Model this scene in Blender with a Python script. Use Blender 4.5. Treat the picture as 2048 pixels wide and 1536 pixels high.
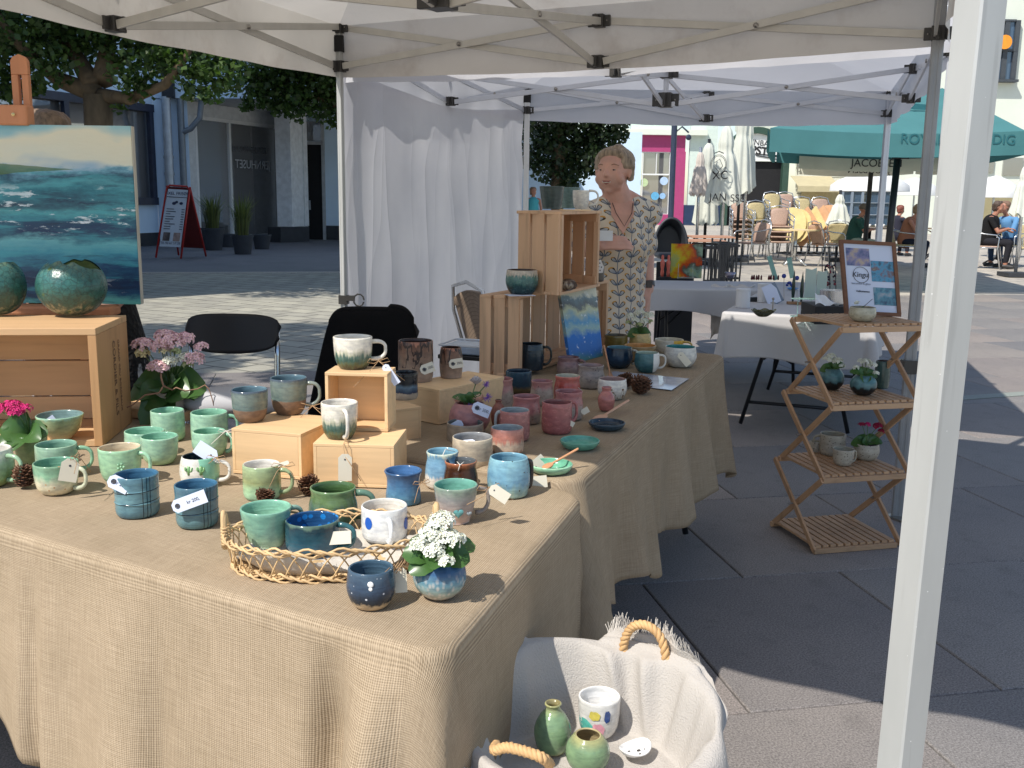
import bpy,bmesh,math,random
import numpy as np
from mathutils import Vector,Matrix,Quaternion,noise as mnoise
R=math.radians
random.seed(11)
for o in list(bpy.data.objects):bpy.data.objects.remove(o)
sc=bpy.context.scene
COL=sc.collection
# camera, world, sun, exposure
EYE=Vector((0,0,1.42));FPX=2000.0
PITCH=math.atan(373/FPX);ROLL=0.0125
FWD=Vector((0,math.cos(PITCH),-math.sin(PITCH)));UP0=Vector((0,math.sin(PITCH),math.cos(PITCH)));RT0=Vector((1,0,0))
RT=RT0*math.cos(ROLL)+UP0*math.sin(ROLL);UP=UP0*math.cos(ROLL)-RT0*math.sin(ROLL)
cd=bpy.data.cameras.new('camera');cam=bpy.data.objects.new('camera',cd);COL.objects.link(cam)
cd.sensor_width=36;cd.lens=36*FPX/2048;cd.clip_start=0.05;cd.clip_end=600
m=Matrix((RT,UP,-FWD)).transposed().to_4x4();m.translation=EYE;cam.matrix_world=m
sc.camera=cam
SUN_EL=R(50.6);SUNV=Vector((-0.58,-0.58,1)).normalized()
w=bpy.data.worlds.new('World');sc.world=w;w.use_nodes=True
nt=w.node_tree;bg=nt.nodes['Background']
sky=nt.nodes.new('ShaderNodeTexSky');sky.sky_type='NISHITA';sky.sun_disc=False
sky.sun_elevation=SUN_EL;sky.sun_rotation=R(225);sky.air_density=1.0;sky.dust_density=0.6;sky.ozone_density=1.0
nt.links.new(sky.outputs[0],bg.inputs[0]);bg.inputs[1].default_value=0.12
sd=bpy.data.lights.new('sun','SUN');sd.energy=3.9;sd.angle=R(0.53);sd.color=(1.0,0.945,0.86)
so=bpy.data.objects.new('sun',sd);COL.objects.link(so)
so.rotation_euler=SUNV.to_track_quat('Z','Y').to_euler();so.location=(-8,-8,14)
sc.view_settings.view_transform='Standard';sc.view_settings.look='None'
sc.view_settings.exposure=0.40;sc.view_settings.gamma=1;sc.view_settings.use_curve_mapping=False
# points in the place
def _ray(x,y):return(FWD+RT*((x-1024)/FPX)-UP*((y-768)/FPX))
def P(x,y,z):
 d=_ray(x,y);return EYE+d*((z-EYE.z)/d.z)
def D(x,y,Y):
 d=_ray(x,y);return EYE+d*(Y/d.y)
def px(p):
 q=Vector(p)-EYE;z=q.dot(FWD);return(1024+FPX*q.dot(RT)/z,768-FPX*q.dot(UP)/z,z)
# materials
def c(r,g,b):
 f=lambda v:((v/255)/12.92)if v/255<=0.04045 else((v/255+0.055)/1.055)**2.4
 return(f(r),f(g),f(b),1)
MC={}
class NT:
 def __init__(s,name):
  s.m=bpy.data.materials.new(name);s.m.use_nodes=True;s.t=s.m.node_tree;s.b=s.t.nodes['Principled BSDF']
  s.out=s.t.nodes['Material Output']
 def n(s,typ,**kw):
  q=s.t.nodes.new(typ)
  for k,v in kw.items():
   if k in q.inputs:q.inputs[k].default_value=v
   else:setattr(q,k,v)
  return q
 def l(s,a,b):s.t.links.new(a,b)
 def coord(s,which='Object'):
  return s.n('ShaderNodeTexCoord').outputs[which]
 def noise(s,scale,detail=4,vec=None,stretch=None,rough=0.55):
  q=s.n('ShaderNodeTexNoise');q.inputs['Scale'].default_value=scale;q.inputs['Detail'].default_value=detail
  q.inputs['Roughness'].default_value=rough
  v=vec or s.coord()
  if stretch:
   mp=s.n('ShaderNodeMapping');mp.inputs['Scale'].default_value=stretch;s.l(v,mp.inputs[0]);v=mp.outputs[0]
  s.l(v,q.inputs['Vector']);return q.outputs['Fac']
 def math(s,op,a,b=None,cc=None):
  q=s.n('ShaderNodeMath',operation=op)
  for i,v in enumerate((a,b,cc)):
   if v is None:continue
   if isinstance(v,(int,float)):q.inputs[i].default_value=v
   else:s.l(v,q.inputs[i])
  return q.outputs[0]
 def ramp(s,fac,stops,interp='LINEAR'):
  q=s.n('ShaderNodeValToRGB');e=q.color_ramp.elements;q.color_ramp.interpolation=interp
  while len(e)>1:e.remove(e[-1])
  e[0].position=stops[0][0];e[0].color=stops[0][1]
  for p,col in stops[1:]:
   k=e.new(min(1,max(0,p)));k.color=col
  s.l(fac,q.inputs[0]);return q.outputs[0]
 def mix(s,fac,a,b,mode='MIX'):
  q=s.n('ShaderNodeMix',data_type='RGBA',blend_type=mode)
  for i,v in((0,fac),(6,a),(7,b)):
   if isinstance(v,(int,float,tuple)):q.inputs[i].default_value=v
   else:s.l(v,q.inputs[i])
  return q.outputs[2]
 def bump(s,h,strength=0.3,dist=0.005):
  q=s.n('ShaderNodeBump');q.inputs['Strength'].default_value=strength;q.inputs['Distance'].default_value=dist
  s.l(h,q.inputs['Height']);s.l(q.outputs[0],s.b.inputs['Normal'])
 def base(s,v):
  if isinstance(v,tuple):s.b.inputs['Base Color'].default_value=v
  else:s.l(v,s.b.inputs['Base Color'])
def k_(col,f):return(col[0]*f,col[1]*f,col[2]*f,1)
def mat(name,col,rough=0.6,metal=0.0,var=0.12,scale=6,bump=0.0,bscale=60,spec=0.5,stretch=None,coat=0):
 if name in MC:return MC[name]
 t=NT(name);f=t.noise(scale,5,stretch=stretch)
 t.base(t.ramp(f,[(0.3,k_(col,1-var)),(0.7,k_(col,1+var))]))
 t.b.inputs['Roughness'].default_value=rough;t.b.inputs['Metallic'].default_value=metal
 t.b.inputs['Specular IOR Level'].default_value=spec;t.b.inputs['Coat Weight'].default_value=coat
 if bump:t.bump(t.noise(bscale,4,stretch=stretch),bump,0.004)
 MC[name]=t.m;return t.m
def wood(name,col,dark=0.72,scale=1.0,axis='Z',rough=0.6):
 if name in MC:return MC[name]
 t=NT(name);st={'X':(3,38,38),'Y':(38,3,38),'Z':(38,38,3)}[axis]
 st=tuple(v*scale for v in st)
 v=t.coord();oi=t.n('ShaderNodeObjectInfo').outputs['Random']
 mp=t.n('ShaderNodeMapping');mp.inputs['Scale'].default_value=st;t.l(v,mp.inputs[0])
 cx=t.n('ShaderNodeCombineXYZ');t.l(t.math('MULTIPLY',oi,37.0),cx.inputs[0]);t.l(t.math('MULTIPLY',oi,53.0),cx.inputs[1]);t.l(cx.outputs[0],mp.inputs['Location'])
 f1=t.noise(1.0,6,vec=mp.outputs[0]);f2=t.noise(0.28,2,vec=mp.outputs[0])
 f=t.math('ADD',t.math('MULTIPLY',f1,0.6),t.math('MULTIPLY',f2,0.5))
 base=t.ramp(f,[(0.36,k_(col,dark)),(0.5,col),(0.72,k_(col,1.12))])
 tone=t.ramp(oi,[(0,(0.9,0.86,0.82,1)),(1,(1.06,1.04,1.0,1))])
 vo=t.n('ShaderNodeTexVoronoi');vo.inputs['Scale'].default_value=5.0;t.l(v,vo.inputs['Vector'])
 knot=t.ramp(vo.outputs['Distance'],[(0.0,(0.35,0.2,0.12,1)),(0.045,(0.6,0.42,0.3,1)),(0.08,(1,1,1,1))])
 t.base(t.mix(1.0,t.mix(1.0,base,tone,'MULTIPLY'),knot,'MULTIPLY'))
 t.b.inputs['Roughness'].default_value=rough;t.bump(f1,0.25,0.001)
 MC[name]=t.m;return t.m
def fabric(name,col,transl=0.0,var=0.06,scale=3,bump=0.25,bscale=12,rough=0.9,stain=None,weave=0):
 if name in MC:return MC[name]
 t=NT(name);f=t.noise(scale,5)
 cc=t.ramp(f,[(0.3,k_(col,1-var)),(0.7,k_(col,1+var))])
 if stain:cc=t.mix(t.ramp(t.noise(1.3,6,rough=0.7),[(0.52,(0,0,0,1)),(0.68,(0.7,0.7,0.7,1))]),cc,stain)
 t.base(cc);t.b.inputs['Roughness'].default_value=rough;t.b.inputs['Specular IOR Level'].default_value=0.2
 h=t.noise(bscale,4)
 if weave:h=t.math('ADD',h,t.math('MULTIPLY',t.noise(weave,1),0.5))
 t.bump(h,bump,0.01)
 if transl:
  tr=t.n('ShaderNodeBsdfTranslucent');t.l(cc,tr.inputs[0])if not isinstance(cc,tuple)else None
  mx=t.n('ShaderNodeMixShader');mx.inputs[0].default_value=transl
  t.l(t.b.outputs[0],mx.inputs[1]);t.l(tr.outputs[0],mx.inputs[2]);t.l(mx.outputs[0],t.out.inputs[0])
 MC[name]=t.m;return t.m
def glaze(name,bands,h=0.09,drip=0.08,rough=0.14,speck=None,streak=14,matte_below=0.0,bump=0.0,pat=None):
 """glaze whose colour follows the height on the pot: bands = [(fraction, colour), ...]"""
 def ds(q,f=.17):l_=q[0]*.25+q[1]*.6+q[2]*.15;q=[v*(1-f)+l_*f for v in q[:3]];k=q[2]>q[0]*1.25 and q[2]>q[1]*1.05;return(q[0]*(1.08 if k else 1),q[1]*(1.12 if k else 1),q[2]*(.84 if k else 1),1)
 bands=[(p,ds(q))for p,q in bands];t=NT(name);o=t.coord();sx=t.n('ShaderNodeSeparateXYZ');t.l(o,sx.inputs[0])
 zz=t.math('DIVIDE',sx.outputs[2],h)
 n1=t.noise(streak,3,vec=o,stretch=(5,5,0.7));n2=t.noise(48,5,vec=o,stretch=(1,1,1.8))
 zf=t.math('ADD',zz,t.math('MULTIPLY',t.math('SUBTRACT',n1,0.5),drip*4))
 if len(bands)==1:colr=t.ramp(n2,[(0.3,k_(bands[0][1],0.76)),(0.7,k_(bands[0][1],1.12))])
 else:
  colr=t.ramp(zf,bands);colr=t.mix(1.0,colr,t.ramp(n2,[(0.3,(0.70,0.71,0.74,1)),(0.7,(1.16,1.15,1.1,1))]),'MULTIPLY')
 if speck:
  vo=t.n('ShaderNodeTexVoronoi');vo.inputs['Scale'].default_value=speck[1];t.l(o,vo.inputs['Vector'])
  s1=t.ramp(vo.outputs['Distance'],[(speck[2],(1,1,1,1)),(speck[2]+0.06,(0,0,0,1))])
  colr=t.mix(s1,colr,speck[0])
 if pat:colr=pat(t,o,sx,colr)
 t.base(colr)
 if matte_below:
  t.l(t.ramp(zz,[(matte_below-0.02,(0.75,)*3+(1,)),(matte_below+0.02,(rough,)*3+(1,))]),t.b.inputs['Roughness'])
 else:t.l(t.ramp(n2,[(0.3,(rough,)*3+(1,)),(0.8,(rough+0.12,)*3+(1,))]),t.b.inputs['Roughness'])
 hh=t.noise(35,3,vec=o,stretch=(0.2,0.2,4.5))if not bump else t.math('ADD',t.noise(90,3,vec=o),0)
 t.bump(hh,bump or 0.4,0.003)
 return t.m
# mesh helpers
ORG={}
class MB:
 def __init__(s):s.v=[];s.f=[];s.mi=[];s.uv=None;s.cur=0
 def add(s,vs,fs,mi=None):
  b=len(s.v);s.v+=[tuple(q)for q in vs];s.f+=[tuple(i+b for i in f)for f in fs];s.mi+=[s.cur if mi is None else mi]*len(fs);return s
 def box(s,c0,d,mi=None,rz=0,ax=None):
  x,y,z=d[0]/2,d[1]/2,d[2]/2;c0=Vector(c0)
  if ax is None:ax=(Vector((math.cos(rz),math.sin(rz),0)),Vector((-math.sin(rz),math.cos(rz),0)),Vector((0,0,1)))
  vs=[c0+ax[0]*(i*x)+ax[1]*(j*y)+ax[2]*(k*z)for k in(-1,1)for j in(-1,1)for i in(-1,1)]
  return s.add(vs,[(0,2,3,1),(4,5,7,6),(0,1,5,4),(2,6,7,3),(0,4,6,2),(1,3,7,5)],mi)
 def bar(s,a,b,wd,ht,up=(0,0,1),mi=None):
  a=Vector(a);b=Vector(b);d=(b-a);L=d.length;d.normalize();up=Vector(up)
  sd_=d.cross(up)
  if sd_.length<1e-4:sd_=d.cross(Vector((1,0,0)))
  sd_.normalize();u=sd_.cross(d).normalized()
  return s.box((a+b)/2,(L,wd,ht),mi,ax=(d,sd_,u))
 def tube(s,pts,r,n=8,cap=True,mi=None,closed=False):
  pts=[Vector(q)for q in pts];m_=len(pts);rr=r if isinstance(r,(list,tuple))else[r]*m_
  prev=None;vs=[]
  for i,q in enumerate(pts):
   if closed:d=pts[(i+1)%m_]-pts[i-1]
   else:d=pts[min(i+1,m_-1)]-pts[max(i-1,0)]
   if d.length<1e-9:d=Vector((0,0,1))
   d.normalize()
   if prev is None:
    prev=d.orthogonal().normalized()
   prev=(prev-d*prev.dot(d))
   if prev.length<1e-6:prev=d.orthogonal()
   prev.normalize();o2=d.cross(prev)
   vs+=[q+(prev*math.cos(2*math.pi*k/n)+o2*math.sin(2*math.pi*k/n))*rr[i]for k in range(n)]
  fs=[]
  for i in range(m_ if closed else m_-1):
   a0=i*n;b0=((i+1)%m_)*n
   fs+=[(a0+k,a0+(k+1)%n,b0+(k+1)%n,b0+k)for k in range(n)]
  if cap and not closed:fs+=[tuple(range(n))[::-1],tuple(range((m_-1)*n,m_*n))]
  return s.add(vs,fs,mi)
 def lathe(s,prof,c0=(0,0,0),n=36,mis=None,wob=0.0,seed=0,sx=1,sy=1):
  c0=Vector(c0);vs=[];fs=[]
  for j,(r,z)in enumerate(prof):
   for k in range(n):
    a=2*math.pi*k/n;q=1+wob*math.sin(2*a+seed)+wob*0.6*math.sin(3*a+seed*2.1+z*30)
    vs.append(c0+Vector((r*q*math.cos(a)*sx,r*q*math.sin(a)*sy,z)))
  for j in range(len(prof)-1):
   f=[(j*n+k,j*n+(k+1)%n,(j+1)*n+(k+1)%n,(j+1)*n+k)for k in range(n)]
   s.add([],[],None);fs.append(f)
  b=len(s.v);s.v+=[tuple(q)for q in vs]
  for j,f in enumerate(fs):
   s.f+=[tuple(i+b for i in q)for q in f];s.mi+=[(mis[j]if mis else s.cur)]*len(f)
  return s
 def ball(s,c0,r,n=12,mi=None,sc_=(1,1,1)):
  c0=Vector(c0);h=n//2
  pr=[(max(1e-4,r*math.sin(math.pi*j/h)),-r*math.cos(math.pi*j/h))for j in range(h+1)]
  vs=[c0+Vector((q*math.cos(2*math.pi*k/n)*sc_[0],q*math.sin(2*math.pi*k/n)*sc_[1],z*sc_[2]))for q,z in pr for k in range(n)]
  fs=[(j*n+k,j*n+(k+1)%n,(j+1)*n+(k+1)%n,(j+1)*n+k)for j in range(h)for k in range(n)]
  return s.add(vs,fs,mi)
 def grid(s,fn,nu,nv,mi=None,uvf=None,closed=False):
  vs=[Vector(fn(i/nu,j/nv))for j in range(nv+1)for i in range(nu+(0 if closed else 1))];W=nu+(0 if closed else 1)
  fs=[(j*W+i,j*W+(i+1)%W,(j+1)*W+(i+1)%W,(j+1)*W+i)for j in range(nv)for i in range(nu)]
  return s.add(vs,fs,mi)
 def prism(s,poly,h,ax,org,mi=None):
  """polygon (2D) in the plane ax[0], ax[1], extruded by h along ax[2]"""
  org=Vector(org);n=len(poly)
  vs=[org+ax[0]*p[0]+ax[1]*p[1]for p in poly]+[org+ax[0]*p[0]+ax[1]*p[1]+ax[2]*h for p in poly]
  return s.add(vs,[tuple(range(n))[::-1],tuple(range(n,2*n))]+[(i,(i+1)%n,n+(i+1)%n,n+i)for i in range(n)],mi)
 def build(s,name,mats,parent=None,w_=True,smooth=False,uv=None,solid=0,bev=0,ang=None):
  me=bpy.data.meshes.new(name);org=Vector((0,0,0))
  if parent is not None and w_:org=ORG.get(parent.name,Vector((0,0,0)))
  vv=s.v if not org.length else[(q[0]-org.x,q[1]-org.y,q[2]-org.z)for q in s.v]
  me.from_pydata(vv,[],s.f);mats=mats if isinstance(mats,(list,tuple))else[mats]
  for q in mats:me.materials.append(q)
  if len(mats)>1:me.polygons.foreach_set('material_index',s.mi)
  if uv is not None:
   ul=me.uv_layers.new(name='UVMap');li=np.zeros(len(me.loops),dtype=np.int32);me.loops.foreach_get('vertex_index',li)
   ul.data.foreach_set('uv',np.asarray(uv,dtype=np.float32)[li].ravel())
  if smooth:me.polygons.foreach_set('use_smooth',[True]*len(me.polygons))
  bm=bmesh.new();bm.from_mesh(me);bmesh.ops.recalc_face_normals(bm,faces=bm.faces)
  if smooth and ang:
   for e in bm.edges:
    if len(e.link_faces)==2 and e.calc_face_angle(0)>ang:e.smooth=False
  bm.to_mesh(me);bm.free()
  o=bpy.data.objects.new(name,me);COL.objects.link(o)
  if parent is not None:o.parent=parent;ORG[o.name]=ORG.get(parent.name,Vector((0,0,0)))
  else:ORG[o.name]=Vector((0,0,0))
  if solid:q=o.modifiers.new('solid','SOLIDIFY');q.thickness=solid;q.offset=0
  if bev:q=o.modifiers.new('bevel','BEVEL');q.width=bev;q.segments=2;q.limit_method='ANGLE';q.harden_normals=False
  return o
def tag(o,label=None,cat=None,group=None,kind=None):
 if label:o['label']=label
 if cat:o['category']=cat
 if group:o['group']=group
 if kind:o['kind']=kind
 return o
def thing(name,label,cat,loc,group=None,kind=None):
 o=bpy.data.objects.new(name,None);COL.objects.link(o);o.location=loc;o.empty_display_size=0.05
 ORG[o.name]=Vector(loc);return tag(o,label,cat,group,kind)
def copy_tree(o,parent=None):
 q=o.copy();COL.objects.link(q);q.parent=parent
 for ch in list(o.children):copy_tree(ch,q)
 return q
def text(name,s,size,loc,xdir,ydir,m_,parent=None,extrude=0.0008,align='CENTER',sx=1.0,font_off=0):
 cu=bpy.data.curves.new(name,'FONT');cu.body=s;cu.size=size;cu.align_x=align;cu.align_y='CENTER';cu.extrude=extrude;cu.offset=font_off
 o=bpy.data.objects.new(name,cu);COL.objects.link(o)
 me=bpy.data.meshes.new_from_object(o.evaluated_get(bpy.context.evaluated_depsgraph_get()));bpy.data.objects.remove(o)
 me.materials.clear();me.materials.append(m_);o=bpy.data.objects.new(name,me);COL.objects.link(o)
 xd=Vector(xdir).normalized();yd=Vector(ydir).normalized();zd=xd.cross(yd).normalized();yd=zd.cross(xd)
 M=Matrix((xd*sx,yd,zd)).transposed().to_4x4();M.translation=Vector(loc)
 me.transform(M)
 if xd.cross(yd).dot(zd)<0:me.flip_normals()
 if parent is not None:
  g=ORG.get(parent.name,Vector((0,0,0)));me.transform(Matrix.Translation(-g));o.parent=parent
 ORG[o.name]=ORG.get(parent.name,Vector())if parent is not None else Vector()
 return o
def up_(v,z):return Vector((v[0],v[1],z))
Z=Vector((0,0,1))
# ground and paving
def stone_mat(name,col,spk=0.5,scale=170):
 t=NT(name);v=t.coord();f=t.noise(scale,2,vec=v,rough=0.8);g=t.noise(1.2,5,vec=v);g2=t.noise(9,4,vec=v)
 oi=t.n('ShaderNodeObjectInfo').outputs['Random']
 b=t.ramp(f,[(0.32,k_(col,1-spk)),(0.5,col),(0.68,k_(col,1+spk))])
 b=t.mix(1.0,b,t.ramp(g,[(0.3,(0.84,0.84,0.86,1)),(0.7,(1.1,1.08,1.06,1))]),'MULTIPLY')
 b=t.mix(1.0,b,t.ramp(g2,[(0.25,(0.8,0.8,0.8,1)),(0.45,(1,1,1,1))]),'MULTIPLY')
 b=t.mix(1.0,b,t.ramp(oi,[(0,(0.84,0.85,0.88,1)),(1,(1.1,1.08,1.05,1))]),'MULTIPLY')
 vo=t.n('ShaderNodeTexVoronoi');vo.inputs['Scale'].default_value=3.1;t.l(v,vo.inputs['Vector']);b=t.mix(t.ramp(vo.outputs['Distance'],[(.035,(.7,.7,.7,1)),(.05,(0,0,0,1))]),b,(.06,.06,.065,1));b=t.mix(t.ramp(t.noise(2.4,6,vec=v,rough=.75),[(.58,(0,0,0,1)),(.74,(.55,.55,.55,1))]),b,k_(col,.55))
 t.base(b);t.b.inputs['Roughness'].default_value=0.75;t.bump(f,0.25,0.002);return t.m
GA=Vector((0.982,0.19,0)).normalized();GB=Vector((-0.19,0.982,0)).normalized()
M_ground=None
def ground_mat():
 t=NT('pale_plaza_paving');v=t.coord();mp=t.n('ShaderNodeMapping');mp.inputs['Rotation'].default_value=(0,0,-math.atan2(0.19,0.982));t.l(v,mp.inputs[0])
 br=t.n('ShaderNodeTexBrick');br.inputs['Scale'].default_value=1.0;br.inputs['Brick Width'].default_value=0.8;br.inputs['Row Height'].default_value=0.49
 br.inputs['Mortar Size'].default_value=0.012;br.inputs['Color1'].default_value=(0.50,0.455,0.395,1);br.inputs['Color2'].default_value=(0.44,0.405,0.355,1);br.inputs['Mortar'].default_value=(0.16,0.155,0.15,1)
 t.l(mp.outputs[0],br.inputs['Vector'])
 g=t.noise(0.35,6,vec=v,rough=0.65);g2=t.noise(5,6,vec=v)
 b=t.mix(1.0,br.outputs['Color'],t.ramp(g,[(0.35,(0.78,0.78,0.8,1)),(0.65,(1.12,1.1,1.06,1))]),'MULTIPLY')
 b=t.mix(1.0,b,t.ramp(g2,[(0.3,(0.8,0.8,0.82,1)),(0.6,(1.05,1.05,1.03,1))]),'MULTIPLY')
 t.base(b);t.b.inputs['Roughness'].default_value=0.8;t.bump(t.noise(120,3,vec=v),0.2,0.003);return t.m
b=MB();b.add([(-160,-60,-0.012),(160,-60,-0.012),(160,320,-0.012),(-160,320,-0.012)],[(0,1,2,3)])
ground=tag(b.build('ground',ground_mat()),kind='structure')
slab_m=[stone_mat('granite_slab_'+s,cc_)for s,cc_ in(('grey',(0.24,0.22,0.205,1)),('warm',(0.265,0.235,0.215,1)),('cool',(0.22,0.21,0.203,1)))]
SW,SL=0.80,0.97;gap=0.006
slab_me=[]
for m_ in slab_m:
 q=MB();x,y=SW/2-gap/2,SL/2-gap/2;e=0.004
 q.add([(-x,-y,-0.03),(x,-y,-0.03),(x,y,-0.03),(-x,y,-0.03),(-x,-y,-e),(x,-y,-e),(x,y,-e),(-x,y,-e),(-x+e,-y+e,0),(x-e,-y+e,0),(x-e,y-e,0),(-x+e,y-e,0)],[(0,1,5,4),(1,2,6,5),(2,3,7,6),(3,0,4,7),(4,5,9,8),(5,6,10,9),(6,7,11,10),(7,4,8,11),(8,9,10,11)])
 o=q.build('paving_slab',m_);slab_me.append(o.data);bpy.data.objects.remove(o)
paving=thing('pavement',None,None,(0,0,0),kind='structure')
rng=random.Random(3);cnt=0
cells=[]
for j in range(-1,12):
 for i in range(-12,16):
  a0=1.965+i*SW+(0.0 if j%2==0 else -0.395);b0=2.43+(j+0.5)*SL
  q=GA*(a0+SW/2)+GB*b0
  if q.y<1.6:continue
  X,Y_,zz=px((q.x,q.y,0))
  if -250<X<2300 and Y_<1750:
   cells.append((zz,i,j,q))
cells.sort(key=lambda v:v[0])
brick_edge=lambda q:(q.x*-0.5+q.y*0.87)
for zz,i,j,q in cells:
 if cnt>=285:break
 if q.x<0.4 and q.y>7.6:continue
 o=bpy.data.objects.new('paving_slab',slab_me[rng.randrange(3)]);COL.objects.link(o);o.parent=paving
 o.location=(q.x,q.y,0.0005*rng.random());o.rotation_euler=(0,0,math.atan2(GA.y,GA.x));cnt+=1
def paver_mat():
 t=NT('small_concrete_paver');v=t.coord();mp=t.n('ShaderNodeMapping');mp.inputs['Rotation'].default_value=(0,0,R(32));t.l(v,mp.inputs[0])
 br=t.n('ShaderNodeTexBrick');br.inputs['Scale'].default_value=1;br.inputs['Brick Width'].default_value=0.42;br.inputs['Row Height'].default_value=0.3
 br.inputs['Mortar Size'].default_value=0.012;br.inputs['Color1'].default_value=(0.42,0.40,0.33,1);br.inputs['Color2'].default_value=(0.33,0.315,0.27,1);br.inputs['Mortar'].default_value=(0.13,0.125,0.11,1)
 t.l(mp.outputs[0],br.inputs['Vector']);g=t.noise(4,6,vec=v)
 t.base(t.mix(1.0,br.outputs['Color'],t.ramp(g,[(0.3,(0.78,0.78,0.78,1)),(0.65,(1.08,1.08,1.05,1))]),'MULTIPLY'));t.b.inputs['Roughness'].default_value=0.85
 t.bump(br.outputs['Fac'],-0.5,0.006);return t.m
b=MB();b.add([(-26,7.4,-0.006),(0.2,7.7,-0.006),(-1.0,17.5,-0.006),(-2.4,19.0,-0.006),(-26,14.0,-0.006)],[(0,1,2,3,4)])
tag(b.build('footpath',paver_mat()),kind='structure')
asph=stone_mat('street_asphalt',(0.19,0.195,0.205,1),0.25,120)
b=MB();b.add([(-40,8.5,-0.009),(-2.4,19.0,-0.0085),(-1.0,17.4,-0.0085),(6,60,-0.009),(-40,70,-0.009)],[(0,1,2,3,4)])
b=MB();b.add([(-26,14.0,-0.004),(-2.4,19.0,-0.004),(-0.4,21.5,-0.004),(1.0,40.0,-0.004),(-26,40,-0.004)],[(0,1,2,3,4)])
tag(b.build('road',asph),kind='structure')
b=MB();b.bar((-26,13.93,0.0),(-2.4,18.95,0.0),0.16,0.03)
tag(b.build('kerb',stone_mat('kerb_stone',(0.42,0.4,0.37,1))),kind='structure')
b=MB();pA,pB=P(1985,793,0),P(2300,770,0);pC=P(1880,800,0)
b.bar(up_(pC,0.004),up_(pB,0.004),0.12,0.004)
tag(b.build('drain_channel',stone_mat('drain_stone',(0.3,0.33,0.29,1))),kind='structure')
# buildings
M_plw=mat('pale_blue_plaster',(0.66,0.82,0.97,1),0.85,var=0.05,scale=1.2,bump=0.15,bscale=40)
M_plc=mat('cream_plaster_wall',(0.72,0.76,0.66,1),0.85,var=0.05,scale=0.6,bump=0.1,bscale=20)
M_navy=mat('navy_painted_wood',(0.02,0.03,0.06,1),0.45,var=0.2)
M_plinth=mat('dark_plinth',(0.035,0.038,0.045,1),0.7)
M_pipe=mat('grey_blue_pipe',(0.5,0.55,0.6,1),0.4,metal=0.3)
M_pipe2=mat('weathered_zinc_pipe',(0.22,0.25,0.28,1),0.5,metal=0.5)
M_white=mat('white_paint',(0.78,0.79,0.78,1),0.5,var=0.04)
M_dark=mat('dark_interior',(0.012,0.012,0.014,1),0.9)
def glass_mat(name,col=(0.02,0.025,0.03,1),rough=0.03):
 if name in MC:return MC[name]
 t=NT(name);t.base(col);t.b.inputs['Roughness'].default_value=rough;t.b.inputs['Specular IOR Level'].default_value=1.0;t.b.inputs['Coat Weight'].default_value=1.0
 t.bump(t.noise(0.6,2),0.02,0.05);MC[name]=t.m;return t.m
M_glass=glass_mat('shop_window_glass');g0=M_glass.node_tree.nodes['Principled BSDF'];g0.inputs['IOR'].default_value=2.1;g0.inputs['Metallic'].default_value=.25;g0.inputs['Base Color'].default_value=(.2,.2,.2,1)
def slabwall(bd,p0,p1,z0,z1,th=0.3,mi=None,back=True):
 """upright slab between two plan points; its visible face is on the line p0-p1, its depth goes away from the camera"""
 p0=Vector((p0[0],p0[1],0));p1=Vector((p1[0],p1[1],0));d=(p1-p0).normalized();n=Vector((-d.y,d.x,0))
 if n.dot((p0+p1)/2)<0:n=-n
 L=(p1-p0).length
 bd.box((p0+p1)/2+n*(th/2)+Z*((z0+z1)/2),(L,th,z1-z0),mi,ax=(d,n,Z));return d,n
LB=thing('shop_building','white two storey shop building with navy framed window, across the shaded street','building',(-9.9,28.0,0))
pW0,pW1=Vector((-13.1,18.2,0)),Vector((-9.83,28.0,0))
dW=(pW1-pW0).normalized();nW=Vector((-dW.y,dW.x,0))
b=MB()
def Lw(u):return pW0+dW*u
LT=(pW1-pW0).length
slabwall(b,Lw(0),Lw(LT),3.75,9.5)
slabwall(b,Lw(LT-.12),Lw(LT),0.35,3.75);slabwall(b,Lw(LT)+Vector((.002,0,0)),(-8.98,28.25),0,3.94)
slabwall(b,Lw(0),Lw(LT-.12),0.35,1.15)
slabwall(b,pW1+Vector((0.003,0.003,0)),(1.5,27.2),3.95,9.5,0.5)
b.build('wall',M_plw,LB)
b=MB();slabwall(b,Lw(0)-nW*0.02,Lw(LT)-nW*0.02,0.0,0.35);b.build('plinth',M_plinth,LB)
wf=MB()
fr=nW*-0.06
for z_,h_ in((3.66,0.2),(1.2,0.2)):wf.box(Lw((LT-.1)/2)+fr+Z*z_,(LT-.1,0.12,h_),ax=(dW,nW,Z))
for u_ in(0.3,3.6,7.0,LT-.22):wf.box(Lw(u_)+fr+Z*2.43,(0.16,0.12,2.3),ax=(dW,nW,Z))
wfo=wf.build('window',M_navy,LB);wfo['label']='navy framed display window'
b=MB();b.box(Lw((LT-.15)/2)+nW*0.1+Z*2.43,(LT-.2,0.02,2.4),ax=(dW,nW,Z));b.build('pane',M_glass,wfo)
b=MB();b.tube([Vector((-9.45,27.95,0))+Z*z_ for z_ in(9.4,5,3,0.9,0.1)],0.12,14);[b.lathe([(0.13,0),(0.14,0),(0.14,0.08),(0.13,0.08)],Vector((-9.45,27.95,0))+Z*z_,14)for z_ in(3.9,2.35,1.9)]
b.build('downpipe',M_pipe,LB,smooth=True,ang=0.6)
b=MB();cp=Vector((-9.1,28.05,0));b.tube([cp+Z*z_ for z_ in(9.2,5,3.5,0.5)],0.09,12)
b.tube([cp+Z*3.05,cp+Vector((0.25,0,3.15)),cp+Vector((0.5,0.05,3.45)),cp+Vector((0.55,0.1,3.9))],0.08,10)
b.build('downpipe',M_pipe2,LB,smooth=True,ang=0.6)
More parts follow.
